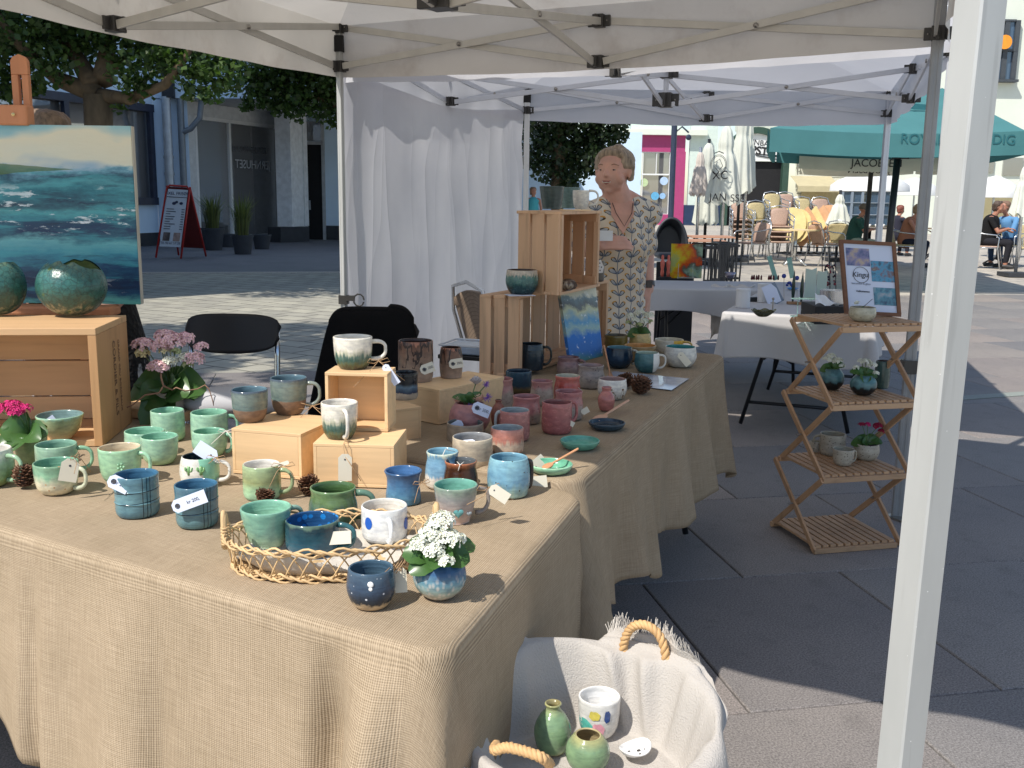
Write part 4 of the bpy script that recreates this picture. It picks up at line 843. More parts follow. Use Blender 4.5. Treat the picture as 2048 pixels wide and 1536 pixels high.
a=ware('mug','larger blue over brown mug with handle on the left wooden block','mug',(543,749,615,831),TA,'cup',gb('blue_brown_b'),g_('denim_i2',[(0,c(80,110,145))]),G3);handle(a,0,g_('denim_h',[(0,c(120,130,145))]),out=.52,z0=.25);bow(a['T'],D(625,812,a['c'].y-.02),(.2,-1,0),.032,seed=2)
land=lambda nm:(lambda h:g_(nm,[(.02,c(70,65,50)),(.16,c(85,95,60)),(.3,c(60,95,100)),(.42,c(90,120,110)),(.52,c(190,190,165)),(.65,c(228,222,208)),(1,c(232,226,212))],h,.17,streak=22))
a=ware('mug','white landscape mug with green and blue drips on top of the open box','mug',(668,668,745,740),zc,'cup',land('landscape_a'),white_i);handle(a,5,white_i,out=.5,z0=.3);bow(a['T'],D(757,722,a['c'].y-.02),(.4,-1,0),.022,seed=5);card(a['T'],(768,730),(795,768),15,a['c'].y-.03,M_cardb,price=False)
a=ware('mug','white landscape mug with blue green base on the middle block, tag hanging down','mug',(643,797,717,880),TB_,'cup',land('landscape_b'),white_i)
handle(a,-65,white_i,out=.42,z0=.12);Yd=(P(700,975,TZ1).y-.012)
b=MB();hp=a['c']+Vector((math.cos(R(-65))*a['R']*1.25,math.sin(R(-65))*a['R']*1.25,a['h']*.12));hole=D(691,914,Yd);b.tube([hp,D(686,890,Yd+.01),hole,D(697,892,Yd+.01),hp],.0009,5);b.tube([hole,D(705,935,Yd),D(722,962,Yd)],.0009,5);b.build('string',M_str,a['T'],smooth=True)
card(a['T'],(690,908),(690,962),27,Yd,M_card,price=False)
ware('cup','navy over raw clay cup beside the open box','cup',(785,740,836,801),zD,'cyl',lambda h:g_('navy_clay',[(0,c(175,158,135)),(.24,c(178,160,138)),(.28,c(25,50,95)),(.5,c(90,120,165)),(.62,c(30,40,60)),(1,c(15,20,35))],h,.05,matte_below=.26),g_('black_blue_i',[(0,c(18,24,40))]))
G4='brown mugs with a dark bare tree painted on them'
def treepat(t,o,sx,cc):
 n=t.noise(34,3,vec=o,stretch=(1,1,.35));m1=t.math('MULTIPLY',t.math('LESS_THAN',t.math('ABSOLUTE',t.math('SUBTRACT',n,.5)),.03),t.math('GREATER_THAN',sx.outputs[2],.045));return t.mix(m1,cc,c(50,35,32))
brn=lambda nm:(lambda h:g_(nm,[(0,c(165,140,125)),(.4,c(150,122,100)),(.8,c(130,90,68)),(.96,c(110,70,50)),(1,c(175,110,80))],h,.12,pat=treepat,rough=.35))
dkb=g_('dark_brown_i',[(0,c(60,35,28))])
a=ware('cup','tall brown cup with a bare tree drawing and a cream tag','cup',(797,676,866,766),zE,'cyl',brn('tree_brown_a'),dkb,G4);card(a['T'],(841,742),(868,732),20,a['c'].y-a['R']-.008,M_card)
a=ware('cup','small brown cup with a bare tree drawing and a cream tag','cup',(879,692,925,758),zE,'taper' if 0 else 'barrel',brn('tree_brown_b'),dkb,G4);card(a['T'],(898,729),(926,725),19,a['c'].y-a['R']-.008,M_card)
# pink group
GP='pink mugs and pots on the second table'
pk_i=g_('rose_inside',[(0,c(165,100,100))]);gy_i=g_('grey_blue_inside',[(0,c(160,170,172))])
def pk(nm,lo=c(170,150,135),hi=c(178,118,112),at=.5,**k):return lambda h:g_(nm,[(0,lo),(at-.08,lo),(at+.08,hi),(1,hi)],h,.1,rough=.25,speck=(c(60,50,55),55,0.08),**k)
def solid(nm,col,**k):return lambda h:g_(nm,[(0,k_(col,.9)),(.5,col),(1,k_(col,1.05))],h,.05,**k)
ware('cup','speckled grey pink pot behind the terracotta vase, beside the crate','cup',(975,753,1027,818),TZ2,'waist',pk('pink_a',at=.62),pk_i,GP)
ware('cup','navy cup with amber base standing behind the pink pots','cup',(1011,737,1063,790),TZ2,'cyl',lambda h:g_('navy_amber',[(0,c(50,40,25)),(.25,c(95,80,45)),(.42,c(30,60,90)),(1,c(35,70,105))],h,.06),g_('navy_i',[(0,c(25,45,75))]))
ware('cup','slender pink pot with etched lines between the navy cup and the red pot','cup',(1060,758,1106,812),TZ2,'waist',pk('pink_b',at=.72),pk_i,GP)
a=ware('pot','coral red pot with cream inside and white string','pot',(1107,747,1161,805),TZ2,'waist',lambda h:g_('coral',[(0,c(170,100,100)),(.5,c(190,110,110)),(.62,c(195,75,60)),(.85,c(190,90,80)),(1,c(205,110,95))],h,.05),g_('cream_green_i',[(0,c(185,180,155))]),GP);bow(a['T'],D(1134,757,a['c'].y-a['R']*.3),(0,-1,0),.014,M_strw,2)
ware('pot','grey stoneware pot with small dots in front of the little canvas','pot',(1153,726,1209,778),TZ2,'waist',pk('grey_pot',c(150,138,128),c(152,138,132)),g_('taupe_i',[(0,c(150,120,115))]),GP)
a=ware('mug','dusty mauve mug at the back in front of the little canvas','mug',(1113,711,1160,750),TZ2,'waist',pk('mauve',c(145,120,115),c(150,112,112)),g_('mauve_i',[(0,c(125,85,85))]),GP);handle(a,-25,g_('mauve_h',[(0,c(130,95,95))]),out=.4)
ware('cup','wide pink pot with brown petals at its foot behind the tall rose mug','pot',(1023,787,1081,850),TZ2,'waist',pk('pink_c',c(150,125,110),c(185,115,112),.45),pk_i,GP)
a=ware('cup','pink pot with a grey speckled flower relief behind the tall rose mug, tag below','pot',(1107,777,1166,842),TZ2,'waist',pk('pink_d',c(165,150,140),c(180,110,110),.55),pk_i,GP);card(a['T'],(1163,826),(1177,818),12,a['c'].y-.03,M_card,price=False,hole=False)
ware('vase','tiny pink bottle vase in front of the white bowl with the spoon','vase',(1195,773,1229,823),TZ2,'vase',solid('rose_vase',c(188,112,104)),pk_i,GP)
ware('bowl','round white bowl with tiny brown grasses and a wooden spoon standing in it','bowl',(1194,753,1253,800),TZ2,'belly',lambda h:g_('white_grass',[(.1,c(205,200,192)),(1,c(222,218,210))],h,.02,pat=lambda t,o,sx,cc:t.mix(t.math('MULTIPLY',t.math('LESS_THAN',t.math('ABSOLUTE',t.math('SUBTRACT',t.noise(30,1,vec=o,stretch=(2,2,.3)),.5)),.02),t.math('LESS_THAN',sx.outputs[2],.04)),cc,c(110,85,60))),g_('rose_grey_i',[(0,c(175,140,132))]))
a=ware('mug','tall rose pink mug, the tallest of the pink group','mug',(1083,798,1143,869),TZ2,'cyl',solid('rose',c(178,100,98),rough=.2),g_('rose_deep_i',[(0,c(150,88,84))]),GP);handle(a,10,g_('rose_h',[(0,c(178,100,98))]),out=.28,z0=.35,z1=.98);card(a['T'],(1133,842),(1148,850),10,a['c'].y-.02,M_card,price=False,hole=False)
a=ware('mug','pink mug with pale inside and grey handle to the left','mug',(998,814,1059,884),TZ2,'cyl',solid('rose_b',c(185,118,112),rough=.2),gy_i,GP);handle(a,190,gy_i,out=.22,z1=.95)
ware('vase','slim terracotta bottle vase behind the pink mug with the grey handle','vase',(981,799,1012,852),TZ2,'bottle',solid('terracotta',c(150,88,70),rough=.5),dkb,GP)
ware('cup','pink over drip glazed cup in front, beside the grey and cream bowl','cup',(981,848,1047,912),TZ2,'cyl',lambda h:g_('pink_drip',[(0,c(110,75,65)),(.18,c(185,160,140)),(.42,c(190,170,150)),(.6,c(188,118,102)),(1,c(196,130,118))],h,.16,streak=40),gy_i,GP)
a=ware('bowl','beige and blue grey bowl holding a blue tag, behind the cream bowl','bowl',(893,837,967,893),TZ1,'cyl',solid('beige_bowl',c(165,150,130)),g_('slate_i',[(0,c(100,112,130))]));card(a['T'],(925,845),(903,858),19,a['c'].y+.01,M_cardb,price=False,hole=False)
a=ware('bowl','grey and cream bowl on raw clay foot holding a white tag','bowl',(904,864,986,940),TZ1,'cyl',lambda h:g_('grey_cream_bowl',[(0,c(190,160,120)),(.28,c(196,166,126)),(.32,c(160,150,135)),(.6,c(170,158,140)),(1,c(205,190,165))],h,.05,matte_below=.3),g_('silver_i',[(0,c(140,142,145))]));card(a['T'],(950,884),(927,886),18,a['c'].y+.015,M_cardb,price=False,hole=False,tilt=2)
def spoon(label,a0,a1,wd=.02,m_=None,bowl_first=True,lift=0.0):
 A_,B_=Vector(a0),Vector(a1);d=(B_-A_);L=d.length;d.normalize();s=d.cross(Z).normalized();u=s.cross(d)
 T=thing('wooden_spoon',label,'spoon',A_);b=MB();N=16
 def f(ui,v):
  t=v;wdd=wd*(math.sqrt(max(0.0,1-((t-.14)/.15)**2))if t<.26 else 0);wdd=max(wdd,wd*(.26+.12*max(0,t-.6)));hh=0.0028+(0.003*math.sin(math.pi*t/.28)if t<.28 else 0)
  wdd*=min(1,(t+.004)*30,(1.004-t)*30);a_=ui*2*math.pi;return A_+d*(L*t)+s*math.cos(a_)*wdd+u*(math.sin(a_)*hh-(0.004 if t<.28 and math.sin(a_)>.5 else 0))
 b.grid(f,12,40,closed=True);b.build('spoon_body',m_ or wood('olive_wood',c(190,140,105),.75,2,'X'),T,smooth=True);return T
a=ware('dish','small turquoise oval dish with a pinched lip, empty, on the second table edge','dish',(1119,862,1199,901),TZ2,'dish',solid('teal_dish_o',c(90,165,140)),g_('teal_dish_i',[(0,c(90,175,150))]),hk=.62)
a=ware('dish','turquoise dish with a cream tag and a wooden spoon resting in it','dish',(1057,907,1145,950),TZ2,'dish',solid('teal_dish2_o',c(150,210,170)),g_('teal_dish2_i',[(0,c(95,180,145))]),hk=.62)
q=a['c'];card(a['T'],None,None,28,world=(up_(P(1068,937,TZ2+.012),TZ2+.012),up_(P(1090,918,TZ2+.014),TZ2+.014)),price=False)
spoon('wooden spoon resting in the turquoise dish with the tag',P(1085,938,TZ2+.010),P(1157,897,TZ2+.05),.013)
a=ware('dish','navy dish with a pale wooden spoon on it','dish',(1176,829,1250,862),TZ2,'dish',solid('navy_dish_o',c(35,60,90)),g_('navy_dish_i',[(0,c(30,55,85))]),hk=.62)
spoon('pale wooden spoon lying in the navy dish',P(1190,842,TZ2+.012),P(1258,800,TZ2+.03),.019,wood('pale_spoon',c(205,165,140),.85,2,'X'))
q=P(1224,765,TZ2+.02);spoon('carved wooden spoon standing upright in the white grass bowl',(q.x,q.y,q.z),D(1208,690,q.y+.02),.013)
# blue foreground group
ltb=g_('sky_blue_i',[(0,c(110,160,210))])
a=ware('cup','straight light blue cup with white dripping foot and white string','cup',(850,895,920,980),TZ1,'waist',lambda h:g_('sky_drip',[(0,c(200,190,175)),(.3,c(225,215,200)),(.42,c(110,155,215)),(.9,c(105,155,215)),(1,c(190,200,215))],h,.12,streak=30),ltb);b=MB();q=a['c']+Z*a['h'];b.tube([q+Vector((.012,-a['R']*.7,-.025)),q+Vector((.004,-a['R']*.95,.004)),q+Vector((.008,-a['R']*.4,.01)),q+Vector((.03,-a['R']*.1,.002))],.001,5);b.build('string',M_strw,a['T'],smooth=True)
a=ware('cup','shiny dark brown cup with amber rim between the blue cups','cup',(887,914,956,992),TZ1,'waist',lambda h:g_('amber_brown',[(0,c(60,35,20)),(.85,c(70,38,20)),(.97,c(150,85,45)),(1,c(170,100,60))],h,.04,rough=.08),g_('slate_brown_i',[(0,c(90,95,98))]));b=MB();q=a['c']+Z*a['h'];b.tube([q+Vector((-.004,-a['R']*.97,-.012)),q+Vector((.0,-a['R']*.97,.002)),q+Vector((-.008,-a['R']*.3,.002))],.001,5);b.tube([q+Vector((.001,-a['R']*.97,.002)),q+Vector((.008,-a['R']*.3,.002))],.001,5);b.build('string',M_strw,a['T'],smooth=True)
a=ware('mug','large light blue mug with dark specks, a cream tag lying at its right','mug',(974,905,1059,998),TZ1,'barrel',lambda h:g_('sky_speck',[(0,c(150,170,180)),(.2,c(130,165,190)),(.45,c(100,155,215)),(1,c(120,170,215))],h,.14,speck=(c(60,60,50),70,.09)),ltb);handle(a,15,g_('dark_handle',[(0,c(50,45,45))]),out=.12,r=.006)
card(a['T'],None,None,24,world=(P(1058,966,TZ1+.004),P(1094,962,TZ1+.006)),price=False,hole=False)
a=ware('cup','deep blue cup with a flared rim behind the basket','cup',(769,931,845,1012),TZ1,'flare',lambda h:g_('cobalt',[(0,c(50,90,120)),(.3,c(70,125,185)),(.7,c(60,110,180)),(1,c(45,85,150))],h,.1),g_('cobalt_i',[(0,c(50,100,175))]));bow(a['T'],D(843,965,a['c'].y-.03),(.6,-1,0),.016,seed=9)
a=ware('mug','grey pink mug with a raised turquoise heart and a cream tag on its handle','mug',(867,957,955,1049),TZ1,'taper',lambda h:g_('heart_grey',[(0,c(215,180,160)),(.3,c(195,170,160)),(.7,c(160,160,160)),(1,c(130,150,155))],h,.06),g_('lagoon_i',[(0,c(95,160,165))]));handle(a,15,g_('heart_h',[(0,c(150,140,132))]),out=.4)
def heart(T,q,s,m_,n=(0,-1,0)):
 b=MB();pts=[]
 for k in range(20):
  t=k/20*2*math.pi;pts.append((16*math.sin(t)**3/16*s,(13*math.cos(t)-5*math.cos(2*t)-2*math.cos(3*t)-math.cos(4*t))/16*s))
 ctr=Vector(q)+Vector(n)*.003;vs=[Vector(q)+Vector((x,0,z))for x,z in pts]+[Vector(q)+Vector((x*.7,0,z*.7))+Vector(n)*.0024 for x,z in pts]+[ctr]
 b.add(vs,[(i,(i+1)%20,20+(i+1)%20,20+i)for i in range(20)]+[(20+i,20+(i+1)%20,40)for i in range(20)]);b.build('raised_heart',m_,T,smooth=True)
def front(a,x,zf):
 q=D(x,900,a['c'].y);dx=q.x-a['c'].x;rr=a['R']*.93
 for _ in range(3):
  dyy=math.sqrt(max(0,rr*rr-dx*dx));q=D(x,900,a['c'].y-dyy);dx=q.x-a['c'].x
 return Vector((q.x,a['c'].y-dyy-.0005,a['c'].z+zf*a['h']))
hq=front(a,917,.36);heart(a['T'],Vector((hq.x,hq.y+.004,hq.z)),.011,g_('lagoon_heart',[(0,c(85,160,160))],rough=.05));hq=front(a,938,.3);heart(a['T'],Vector((hq.x,hq.y+.006,hq.z)),.0065,g_('grey_heart',[(0,c(140,150,155))],rough=.05))
bow(a['T'],D(978,975,a['c'].y-.02),(.5,-1,0),.022,seed=7);card(a['T'],(980,975),(1016,999),24,a['c'].y-.04,M_card,price=False)
a=ware('cup','starry night cup, navy with white dots, pierced holes and raw clay foot, nearest the front','cup',(695,1121,791,1221),TZ1,'belly',lambda h:g_('starry',[(0,c(195,165,125)),(.14,c(198,170,130)),(.22,c(30,40,62)),(.6,c(45,68,110)),(1,c(60,85,125))],h,.10,speck=(c(215,220,228),70,.10)),g_('starry_i',[(0,c(65,95,135))],speck=(c(190,150,100),50,.1)))
b=MB();q=D(741,1173,a['c'].y-a['R']*.985);b.ball(q+Z*.003,.0052,12,sc_=(1,.25,1));b.ball(q-Z*.005,.0034,10,sc_=(1,.25,1));b.build('moon_dot',mat('moon_white',c(235,236,236),.1),a['T'],smooth=True)
card(a['T'],None,None,24,world=(D(800,1135,a['c'].y+.03),D(803,1185,a['c'].y+.02)),price=False,hole=False);
b=MB();q=a['c']+Z*a['h']*.8
for k in range(5):b.tube([q+Vector((.02+.01*k/2,.01,0)),q+Vector((.03+.006*k,.02+.004*k,.008+.002*k)),q+Vector((a['R']*1.2,.02+.003*k,.0))],.0008,4)
b.build('raffia',M_str,a['T'])
# back of the second table
olv=ware('cup','olive green pot left of the yellow flower pot','pot',(1208,667,1254,712),TZ2,'cyl',solid('olive',c(125,105,35)),g_('olive_i',[(0,c(110,105,90))]))
a=ware('bowl','amber yellow bowl behind the two blue mugs at the back of the table','bowl',(1247,686,1311,725),TZ2,'cup',solid('amber_bowl',c(170,140,90)),g_('amber_i',[(0,c(215,150,60))]))
a=ware('mug','dark navy mug with a white and blue inside beside the olive pot','mug',(1210,691,1265,737),TZ2,'belly',lambda h:g_('midnight',[(0,c(20,40,60)),(.5,c(25,55,95)),(1,c(20,35,60))],h,.1),g_('pale_blue_i',[(0,c(90,135,170))]));handle(a,0,g_('bone_h',[(0,c(185,180,165))]),out=.3,r=.004)
a=ware('mug','teal and white mug with a white handle, right of the navy mug','mug',(1268,702,1318,746),TZ2,'belly',lambda h:g_('teal_white',[(0,c(25,75,95)),(1,c(60,110,135))],h,.1,pat=lambda t,o,sx,cc:t.mix(t.ramp(t.math('ADD',t.math('MULTIPLY',sx.outputs[0],12),.35),[(0.56,(0,0,0,1)),(0.6,(1,1,1,1))]),cc,c(220,220,215))),g_('pale_i',[(0,c(170,185,195))]));handle(a,15,g_('white_h',[(0,c(210,208,200))]),out=.45,r=.004)
a=ware('bowl','white bowl with bright turquoise inside and a cream tag on its side','bowl',(1327,689,1392,735),TZ2,'belly',solid('white_bowl',c(205,205,200)),g_('turq_i',[(0,c(50,150,150))]));card(a['T'],(1358,706),(1378,730),14,a['c'].y-a['R']-.006,M_card,price=False)
a=ware('bowl','half white half yellow mug bowl with a yellow handle at the far end','mug',(1308,675,1366,710),TZ2,'cup',lambda h:g_('half_yellow',[(0,c(205,202,190))],h,pat=lambda t,o,sx,cc:t.mix(t.ramp(t.math('ADD',t.math('MULTIPLY',sx.outputs[0],12),.45),[(0.56,(0,0,0,1)),(0.6,(1,1,1,1))]),cc,c(205,165,60))),g_('cream_white_i',[(0,c(215,205,180))]));handle(a,-8,g_('yellow_h',[(0,c(205,165,65))]),out=.42,r=.0045)
ware('bowl','small pale yellow bowl just behind the turquoise lined bowl','bowl',(1341,690,1388,712),TZ2,'cup',solid('pale_yellow',c(200,180,120)),g_('py_i',[(0,c(190,170,120))]))
# plants
M_kl=leaf_mat('kalanchoe_leaf',(0.055,0.13,0.035,1),.15);M_kl.node_tree.nodes['Principled BSDF'].inputs['Roughness'].default_value=.3
M_soil=mat('potting_soil',(0.03,0.02,0.015,1),1)
def rleaf(parent,base,tip,wd,droop=0.25,m_=None,curl=.25):
 A_,B_=Vector(base),Vector(tip);d=B_-A_;L=d.length;d.normalize();nn_=Vector((0,-.75,.66));s=d.cross(nn_);s=s.normalized()if s.length>.05 else Vector((1,0,0));u=s.cross(d)
 b=MB();nu,nv=6,8
 def f(a_,t):
  wv=wd*(math.sin(math.pi*min(1,(t**1.5*.9+.07)))**.55)*(1+.06*math.sin(t*26));x=(a_-.5)*2
  return A_+d*(L*t)+s*(x*wv)+u*(abs(x)**1.6*wv*curl)-Z*(droop*L*t*t)+u*(.15*L*math.sin(math.pi*t))
 b.grid(f,nu,nv);return b.build('leaf',m_ or M_kl,parent,smooth=True)
def flowers(parent,ctr,r,n,size,m_,seed,flat=.6,bud=None,name='flower_head'):
 g=random.Random(seed);b=MB();ctr=Vector(ctr)
 for k in range(n):
  while 1:
   d=Vector((g.gauss(0,1),g.gauss(0,1),g.gauss(0,1)+.5)).normalized()
   if d.z>-.35:break
  q=ctr+Vector((d.x*r,d.y*r,d.z*r*flat))*g.uniform(.8,1.05);nrm=(d+Vector((g.uniform(-.4,.4),g.uniform(-.4,.4),.3))).normalized();t1=nrm.orthogonal().normalized();t2=nrm.cross(t1);a0=g.uniform(0,6);s=size*g.uniform(.75,1.15)
  for p in range(4):
   a_=a0+p*math.pi/2;dr=t1*math.cos(a_)+t2*math.sin(a_);pr=t1*-math.sin(a_)+t2*math.cos(a_)
   b.add([q,q+dr*s*.55+pr*s*.38+nrm*s*.28,q+dr*s*1.0+nrm*s*.12,q+dr*s*.55-pr*s*.38+nrm*s*.28],[(0,1,2,3)],0)
  b.ball(q+nrm*s*.12,s*.16,4,1)
 return b.build(name,[m_,bud or m_],parent)
def stems(parent,frm,tos,r=.0016):
 b=MB();frm=Vector(frm)
 for q in tos:q=Vector(q);b.tube([frm,frm.lerp(q,.5)+Vector((0,0,.01)),q],r,5)
 b.build('stem',mat('green_stem',(0.09,0.16,0.05,1),.5),parent,smooth=True)
M_pet={k:mat('petal_'+k,v,.7,var=.08,scale=60)for k,v in dict(white=(0.78,0.8,0.7,1),pink=(0.86,0.58,0.62,1),magenta=(0.6,0.02,0.17,1),cream=(0.75,0.66,0.38,1),red=(0.4,0.01,0.06,1),bud=(0.5,0.55,0.28,1)).items()}
def plant(label,ctr,leaves,heads,petal,size,nfl,bud='cream',soil=None,seed=0,group=None,nl=''):
 """leaves: list of (base, tip, width); heads: list of (centre, radius)"""
 T=thing('potted_kalanchoe',label,'flowers',ctr,group)
 if soil:b=MB();b.lathe([(.0005,0),(soil,0),(soil,-.006)],(0,0,0),20);b.build('soil',M_soil,T,w_=False)
 for l_ in leaves:rleaf(T,l_[0],l_[1],l_[2],*(l_[3:]))
 stems(T,ctr,[h[0]for h in heads])
 for i,h in enumerate(heads):flowers(T,h[0],h[1],max(8,int(1.5*nfl*(h[1]/.02)**1.6)),size*(h[3]if len(h)>3 else 1),M_pet[h[2]]if len(h)>2 and h[2]else M_pet[petal],seed+i,bud=M_pet[bud])
 return T
def dimple(t,o,sx,cc):
 vo=t.n('ShaderNodeTexVoronoi');vo.inputs['Scale'].default_value=130;mp=t.n('ShaderNodeMapping');mp.inputs['Scale'].default_value=(1,1,.6);t.l(o,mp.inputs[0]);t.l(mp.outputs[0],vo.inputs['Vector'])
 m1=t.math('MULTIPLY',t.ramp(vo.outputs['Distance'],[(.2,(1,1,1,1)),(.5,(0,0,0,1))]),t.ramp(sx.outputs[2],[(.03,(1,1,1,1)),(.055,(0,0,0,1))]));return t.mix(t.math('MULTIPLY',m1,.6),cc,c(215,205,195))
a=ware('planter','round blue dimpled planter with white flowers in it, at the front corner of the table','planter',(826,1100,932,1200),TZ1,'globe',lambda h:g_('blue_dimple',[(0,c(180,165,150)),(.25,c(150,170,190)),(.5,c(90,140,185)),(.72,c(40,85,150)),(1,c(30,65,120))],h,.08,pat=dimple),blu_i)
q=a['c']+Z*(a['h']*.93);yy=q.y
def dq(x,y,dy=0):return D(x,y,yy+dy)
plant('white kalanchoe in the blue dimpled planter, green leaves and a dome of small white flowers',q,[(q,dq(806,1085,-.01),.026),(q,dq(818,1128,-.035),.024),(q,dq(862,1120,-.06),.022),(q,dq(905,1112,-.05),.022),(q,dq(940,1100,-.01),.026),(q,dq(946,1065,.03),.026),(q,dq(900,1035,.05),.022),(q,dq(830,1050,.05),.022),(q,dq(925,1090,.03),.024),(q,dq(845,1095,-.03),.02)],[(dq(885,1040,.01),.022),(dq(862,1072,-.01),.024),(dq(898,1080,-.02),.024),(dq(838,1090,-.02),.016),(dq(868,1102,-.035),.018),(dq(915,1078,0),.014),(dq(892,1122,-.055),.013),(dq(878,1052,0),.022)],'white',.006,46,soil=a['rt']*.85,seed=20)
yy=P(340,838,TZ1).y+.06;a=ware('planter','white conical pot holding the pink flowers, behind the tall mint tumbler','planter',(312,776,376,842),TZ1,'pot',lambda h:g_('white_pot',[(0,c(205,200,190))],h),white_i);q=a['c']+Z*a['h'];yy=q.y
plant('pink and cream kalanchoe with large dark leaves in the white pot',q,[(q,dq(262,760,0),0.0625),(q,dq(285,800,-.06),0.0562),(q,dq(300,838,-.09),0.0562,.6),(q,dq(330,770,-.08),0.0500),(q,dq(378,772,-.05),0.0562),(q,dq(412,755,0),0.0600),(q,dq(395,735,.05),0.0500),(q,dq(280,735,.05),0.0500),(q,dq(340,730,.06),0.0500),(q,dq(428,790,0),0.0250),(q,dq(355,760,-.05),0.0438)],[(dq(288,690,0),0.0319),(dq(330,672,.03),0.0290),(dq(342,684,0),0.0435),(dq(322,694,-.01),0.0290),(dq(368,678,.02),0.0290),(dq(285,706,-.01),0.0188,'cream'),(dq(402,694,.01),0.0188),(dq(388,718,-.02),0.0290),(dq(372,715,-.02),0.0203,'white'),(dq(340,722,-.03),0.0203,'white'),(dq(318,733,-.04),0.0290),(dq(328,700,-.02),0.0130,'cream'),(dq(350,704,-.02),0.0130,'bud'),(dq(376,728,-.02),0.0116,'bud')],'pink',.0105,26,soil=a['rt']*.85,seed=50)
b=MB();yv=yy-.05
b.tube([D(x,y,yv+dz)for x,y,dz in((322,735,0),(322,755,-.02),(327,772,-.03),(318,786,-.04),(290,790,-.05),(265,810,-.05),(238,822,-.05))],[.0028,.003,.003,.0028,.0024,.002,.0016],6)
b.tube([D(x,y,yv+dz)for x,y,dz in((327,772,-.03),(345,780,-.03),(352,775,-.04),(370,782,-.02),(395,778,0),(410,770,0),(418,778,0),(425,800,.0),(428,815,0))],[.003,.0024,.0022,.0022,.002,.002,.0018,.0015,.001],6)
tag(b.build('twisted_twig',mat('twig_bark',(0.3,0.17,0.11,1),.8),None,smooth=True),'curly brown decorative twig stuck in the pink flower pot','twig')
a=ware('planter','sage green ceramic pot with the magenta flowers, at the left edge','planter',(32,862,97,932),TZ1,'pot',lambda h:g_('sage_pot',[(0,c(110,125,80)),(.5,c(125,150,100)),(1,c(120,150,115))],h,.1),white_i);q=a['c']+Z*a['h'];yy=q.y
plant('magenta kalanchoe with thick green leaves in the sage green pot',q,[(q,dq(2,850,-.03),.04,.1),(q,dq(-5,880,-.06),.03),(q,dq(20,888,-.07),.025),(q,dq(95,855,-.02),.03),(q,dq(80,865,-.05),.028),(q,dq(62,838,.03),.03),(q,dq(10,830,.02),.04),(q,dq(90,840,.03),.025)],[(dq(25,812,0),.024),(dq(48,818,0),.02),(dq(8,818,.0),.02),(dq(30,822,-.02),.02),(dq(-12,815,0),.02)],'magenta',.0062,34,bud='magenta',soil=a['rt']*.85,seed=80)
a=ware('planter','pale yellow pot with white budding flowers beside the olive pot','planter',(1257,664,1301,712),TZ2,'barrel',solid('butter',c(200,170,95)),g_('butter_i',[(0,c(200,170,100))]));q=a['c']+Z*a['h'];yy=q.y
plant('white budding kalanchoe in the pale yellow pot',q,[(q,dq(1255,665,-.02),.025),(q,dq(1280,672,-.04),.025),(q,dq(1302,662,0),.025),(q,dq(1270,650,.03),.02)],[(dq(1262,632,0),.018),(dq(1280,627,.01),.02),(dq(1298,630,0),.018),(dq(1270,640,-.02),.014),(dq(1288,641,-.01),.014),(dq(1302,643,0),.01,'bud'),(dq(1257,645,0),.01,'bud'),(dq(1278,650,-.01),.012,'bud')],'white',.010,26,bud='bud',soil=a['rt']*.8,seed=90)
a=ware('planter','wide rose pink planter with roses and thistles, behind the beige bowl','planter',(898,800,980,868),TZ2,'bulb',solid('rose_planter',c(180,118,116),rough=.3),pk_i);q=a['c']+Z*a['h'];yy=q.y
T=thing('cut_flowers','peach roses, a grey white bloom and purple thistles in the wide rose planter','flowers',q)
for(x,y,r_,k)in((915,800,.014,(0.75,0.5,0.4,1)),(958,797,.02,(0.76,0.5,0.38,1)),(952,762,.019,(0.55,0.5,0.5,1))):
 ce=dq(x,y,-.01);b=MB()
 for i in range(26):
  t_=i/26;an=i*2.4;rr=r_*(.25+.8*t_);d=Vector((math.cos(an),math.sin(an),0));s_=Vector((-d.y,d.x,0));base=ce-Z*r_*.5
  b.add([base+d*rr*.2,base+d*rr+s_*rr*.45+Z*r_*(1.2-t_*.7),base+d*rr*1.1+Z*r_*(1.35-t_*.75),base+d*rr-s_*rr*.45+Z*r_*(1.2-t_*.7)],[(0,1,2,3)])
 b.build('bloom',mat('bloom_%d'%x,k,.7),T,smooth=True)
for(x,y)in((972,768),(940,815),(930,818),(975,795)):
 ce=dq(x,y,-.02);b=MB();g=random.Random(x)
 for i in range(60):
  d=Vector((g.gauss(0,1),g.gauss(0,1),g.gauss(0,1))).normalized()*g.uniform(.006,.015);b.bar(ce,ce+d,.0008,.0008)
 b.build('thistle',mat('purple_thistle',(0.22,0.1,0.42,1),.7),T)
for tx,ty in((905,783),(925,782),(940,775),(950,785),(962,775)):rleaf(T,q,dq(tx,ty,-.01),.012)
stems(T,q-Z*.02,[dq(952,766,0),dq(972,770,-.01),dq(958,800,0),dq(915,802,0)])
card(T,(945,812),(980,826),24,yy-.07,M_cardb)
M_cone=mat('pine_cone_scale',(0.14,0.065,0.035,1),.7,var=.35,scale=40)
